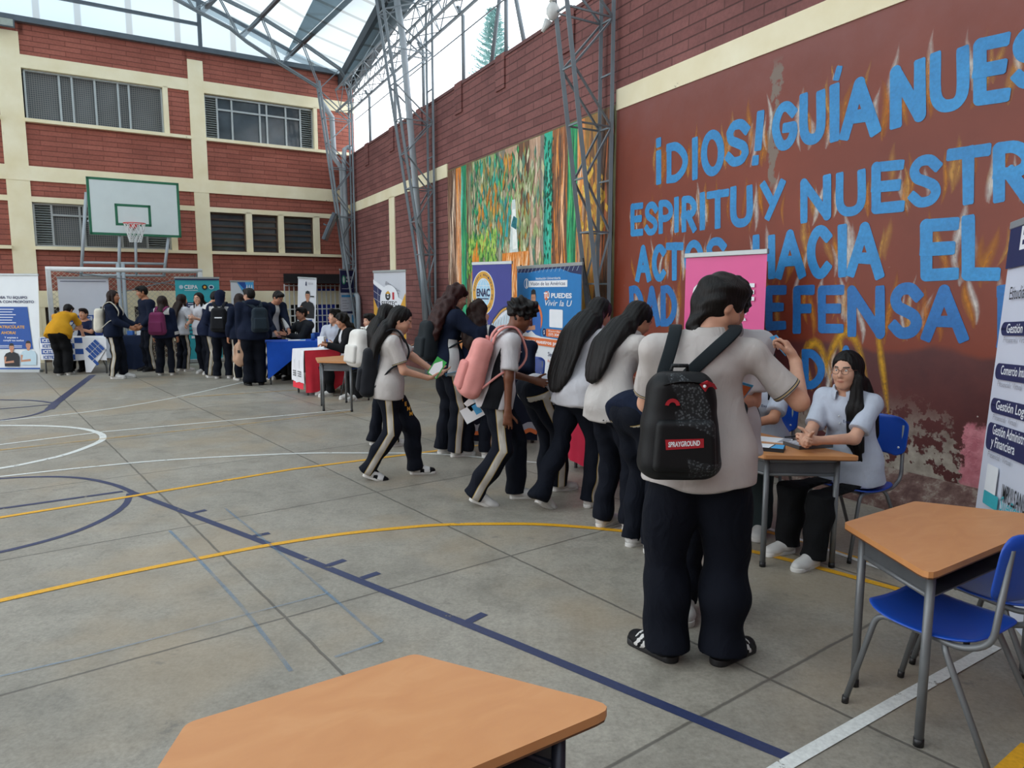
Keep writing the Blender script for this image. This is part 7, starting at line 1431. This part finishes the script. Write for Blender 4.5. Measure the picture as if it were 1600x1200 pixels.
# the queue in front of the teal banner
I = person('student in a navy hooded jacket, back turned, carrying a beige bag in one hand', at(399, 602), 22, 1.70, 'm', 'light', (0, 4), 0, 6, (10, 46, 0), None, ((-.10, 0, 0, 14, 0), (.10, .02, 0, -6, 0)), ((-.23, .08, .74), (.16, .26, 1.0)), None, None, .8, None, ('jacket', JNAVY, 'hood'), PANTSN, 1.3, ('short',), None, 'black', True, .011, None, 1.14)
backpack(I, 'dark slate backpack on the navy hooded student', '#222d36', .27, .42, .14, None, 0, True, .012, .09, .04)
W0 = I['root'].matrix_world @ Vector(I['wr'][0]); o = thing('cloth_bag', 'beige drawstring bag hanging from the hand of the navy hooded student', 'bag', Matrix.Translation(W0 + Vector((0, 0, -.26)))); B = Blob(.04); B.cone((0, 0, -.12), (0, 0, .06), .125, .11, .05, ((0, 1, 0), .62)); B.cone((0, 0, .06), (0, 0, .17), .09, .03, .05, ((0, 1, 0), .6)); v, f = B.mesh(.011); put('bag_body', (rumple(v, f, .007, 26, 4), f), fabric('beige_canvas', '#b8957c', var=.15), o); MB().tube([(-.03, 0, .16), (-.02, 0, .22), (.02, 0, .22), (.03, 0, .16)], .008, 6).build('handle', fabric('beige_canvas', '#b8957c'), o); MB().box(-.012, .03, -.085, -.08, .0, .05).build('charm', M_black, o)
I = person('long haired girl in navy in the middle of the queue, mostly hidden', (-5.02, 13.55), 35, 1.60, 'f', 'tan', (2, 6), 0, 0, (10, 0, 0), None, None, None, None, None, .4, None, ('jacket', JNAVY), PANTS, 1.0, ('long', .26, .11), H_brown, 'white', False, .012)
I = person('student with a navy hood up and white shoulders, back to us, in the queue', at(349, 591), 6, 1.66, 'm', 'tan', (0, 5), 0, 0, (8, -10, 0), None, ((-.11, 0, 0, 16, 0), (.11, .02, 0, -10, 0)), ((-.18, .24, 1.0), (.18, .26, 1.0)), None, None, .5, None, ('jacket', JYOKE, 'yoke', 'hoodup'), PANTS, 1.12, ('short',), None, 'white', False, .011)
backpack(I, 'black backpack with a white stripe on the student with the navy hood up', '#1a1b1f', .29, .45, .15, None, 0, True, .012, .03, .05, None, None, 0, lambda o, L, w, h, d: MB().add([L(x, -d * .66, z) for x, z in ((-.05, .02), (.08, .02), (.08, .04), (-.05, .04))], [(0, 1, 2, 3)]).build('white_stripe', I_white, o))
I = person('boy with black hair and white jacket shoulders leaning to the right in the queue', (-5.86, 14.0), -62, 1.68, 'm', 'tan', (4, 20), 0, 0, (24, 0, 0), None, None, ((-.12, .38, 1.0), (.14, .38, 1.0)), None, None, .4, None, ('jacket', JYOKE, 'yoke'), PANTS, 1.05, ('short',), None, 'white', False, .011)
I = person('girl with glasses facing the camera in front of the teal banner', (-6.22, 14.65), 168, 1.62, 'f', 'light', (2, 6), 0, 0, (4, 0, 0), None, ((-.12, .05, 0, 6, 0), (.10, -.1, 0, -6, 0)), ((-.08, .30, 1.12), (.20, .20, .98)), None, None, .5, None, ('polo', WHITE), PANTS, 1.0, ('long', .22), None, 'white', True, .011)
I = person('girl with long brown hair down her white polo, seen from behind near the teal banner', (-6.86, 15.1), -28, 1.58, 'f', 'light', (2, 6), 0, 0, (4, -10, 0), None, None, ((-.14, .3, 1.0), (.22, .30, .98)), None, None, .4, None, ('polo', WHITE), PANTS, 1.0, ('long', .40, .10), H_brown, 'white', False, .011)
I = person('girl with a maroon backpack and white jacket shoulders, back to us', at(260, 586), 4, 1.55, 'f', 'tan', (0, 4), 0, 0, (2, -20, -8), None, ((-.12, 0, 0, 10, 0), (.12, .0, 0, -10, 0)), ((-.22, .06, .74), (.23, .06, .74)), None, None, .5, None, ('jacket', JYOKE, 'yoke'), PANTS, 1.12, ('long', .16, .055), H_brown, 'white', False, .011)
backpack(I, 'maroon backpack on the girl in the queue', '#6f2c50', .30, .44, .16, '#67284a', 0, True, .012, -.04, .06)
I = person('tall boy in a navy jacket over a white shirt, looking to the left', (-7.55, 15.15), 140, 1.76, 'm', 'mid', (0, 4), 0, 0, (14, -14, 0), None, None, ((-.16, .2, .95), (.18, .18, .95)), None, None, .4, None, ('jacket', JNAVY), PANTS, 1.0, ('short',), None, 'black', False, .011)
I = person('student in navy with a cream backpack standing side-on by the printed cloth', at(182, 591), -80, 1.66, 'm', 'mid', (0, 3), 0, 0, (2, -4, 0), None, ((-.09, .10, 0, 4, 0), (.09, -.02, 0, -4, 0)), ((-.10, .36, 1.0), (.14, .34, .98)), None, None, .5, None, ('jacket', JNAVY, 'hood'), PANTS, 1.1, ('long', .02, .085), H_brown, 'white', False, .011)
backpack(I, 'cream backpack with a grey pocket on the student standing side-on', '#cfc9ba', .29, .45, .16, '#55565a', 0, True, .012, .02, .06)
I = person('person in a navy tee looking up from a phone behind the printed cloth', (-9.0, 15.42), 178, 1.62, 'f', 'tan', (0, 6), 0, 0, (0, 0, 0), (0, 0), ((-.12, .40, 0, 4, 0), (.12, .38, 0, -4, 0)), ((-.05, .34, .88), (.06, .34, .86)), ((-1, -.2, -.6), (1, -.2, -.6)), None, .8, None, ('tee', TEE), PANTSB, 1.0, ('short',), H_brown, 'black', False, .011, .445, 1.2)
o = thing('mobile_phone', 'grey phone in the hands of the person in the navy tee', 'phone', I['root'].matrix_world @ Matrix.Translation(Vector((I['wr'][0] + I['wr'][1]) / 2 + V(0, .07, .05))) @ Matrix.Rotation(math.radians(-50), 4, 'X')); MB().rbox(-.036, .036, -.075, .075, -.004, .004, .008).build('case', M_tray, o); MB().box(-.032, .032, -.068, .068, .0042, .0048).build('screen', M_glass, o)
I = person('person in a mustard shirt bending over the printed cloth, back to us', at(100, 586), 8, 1.60, 'f', 'tan', (28, 58), 0, 0, (40, -10, 0), (0, -.10, .90), ((-.09, 0, 0, 4, 0), (.09, .0, 0, -4, 0)), ((-.18, .48, .77), (.20, .50, .77)), None, ((0, 0, -1), (0, 0, -1)), .3, None, ('tee', YELLOW), PANTSB, 1.2, ('short',), None, 'white', False, .011, None, 1.2)
I = person('person in navy sitting by the light blue banner, hidden behind the curly haired student', (.10, 8.72), 150, 1.66, 'm', 'tan', (4, 10), 0, 0, (20, 0, 0), (0, 0), ((-.12, .40, 0, 4, 0), (.12, .38, 0, -4, 0)), ((-.10, .40, .76), (.12, .38, .80)), None, None, .5, None, ('jacket', JNAVY), PANTSB, 1.0, ('short',), None, 'black', False, .011, .445)
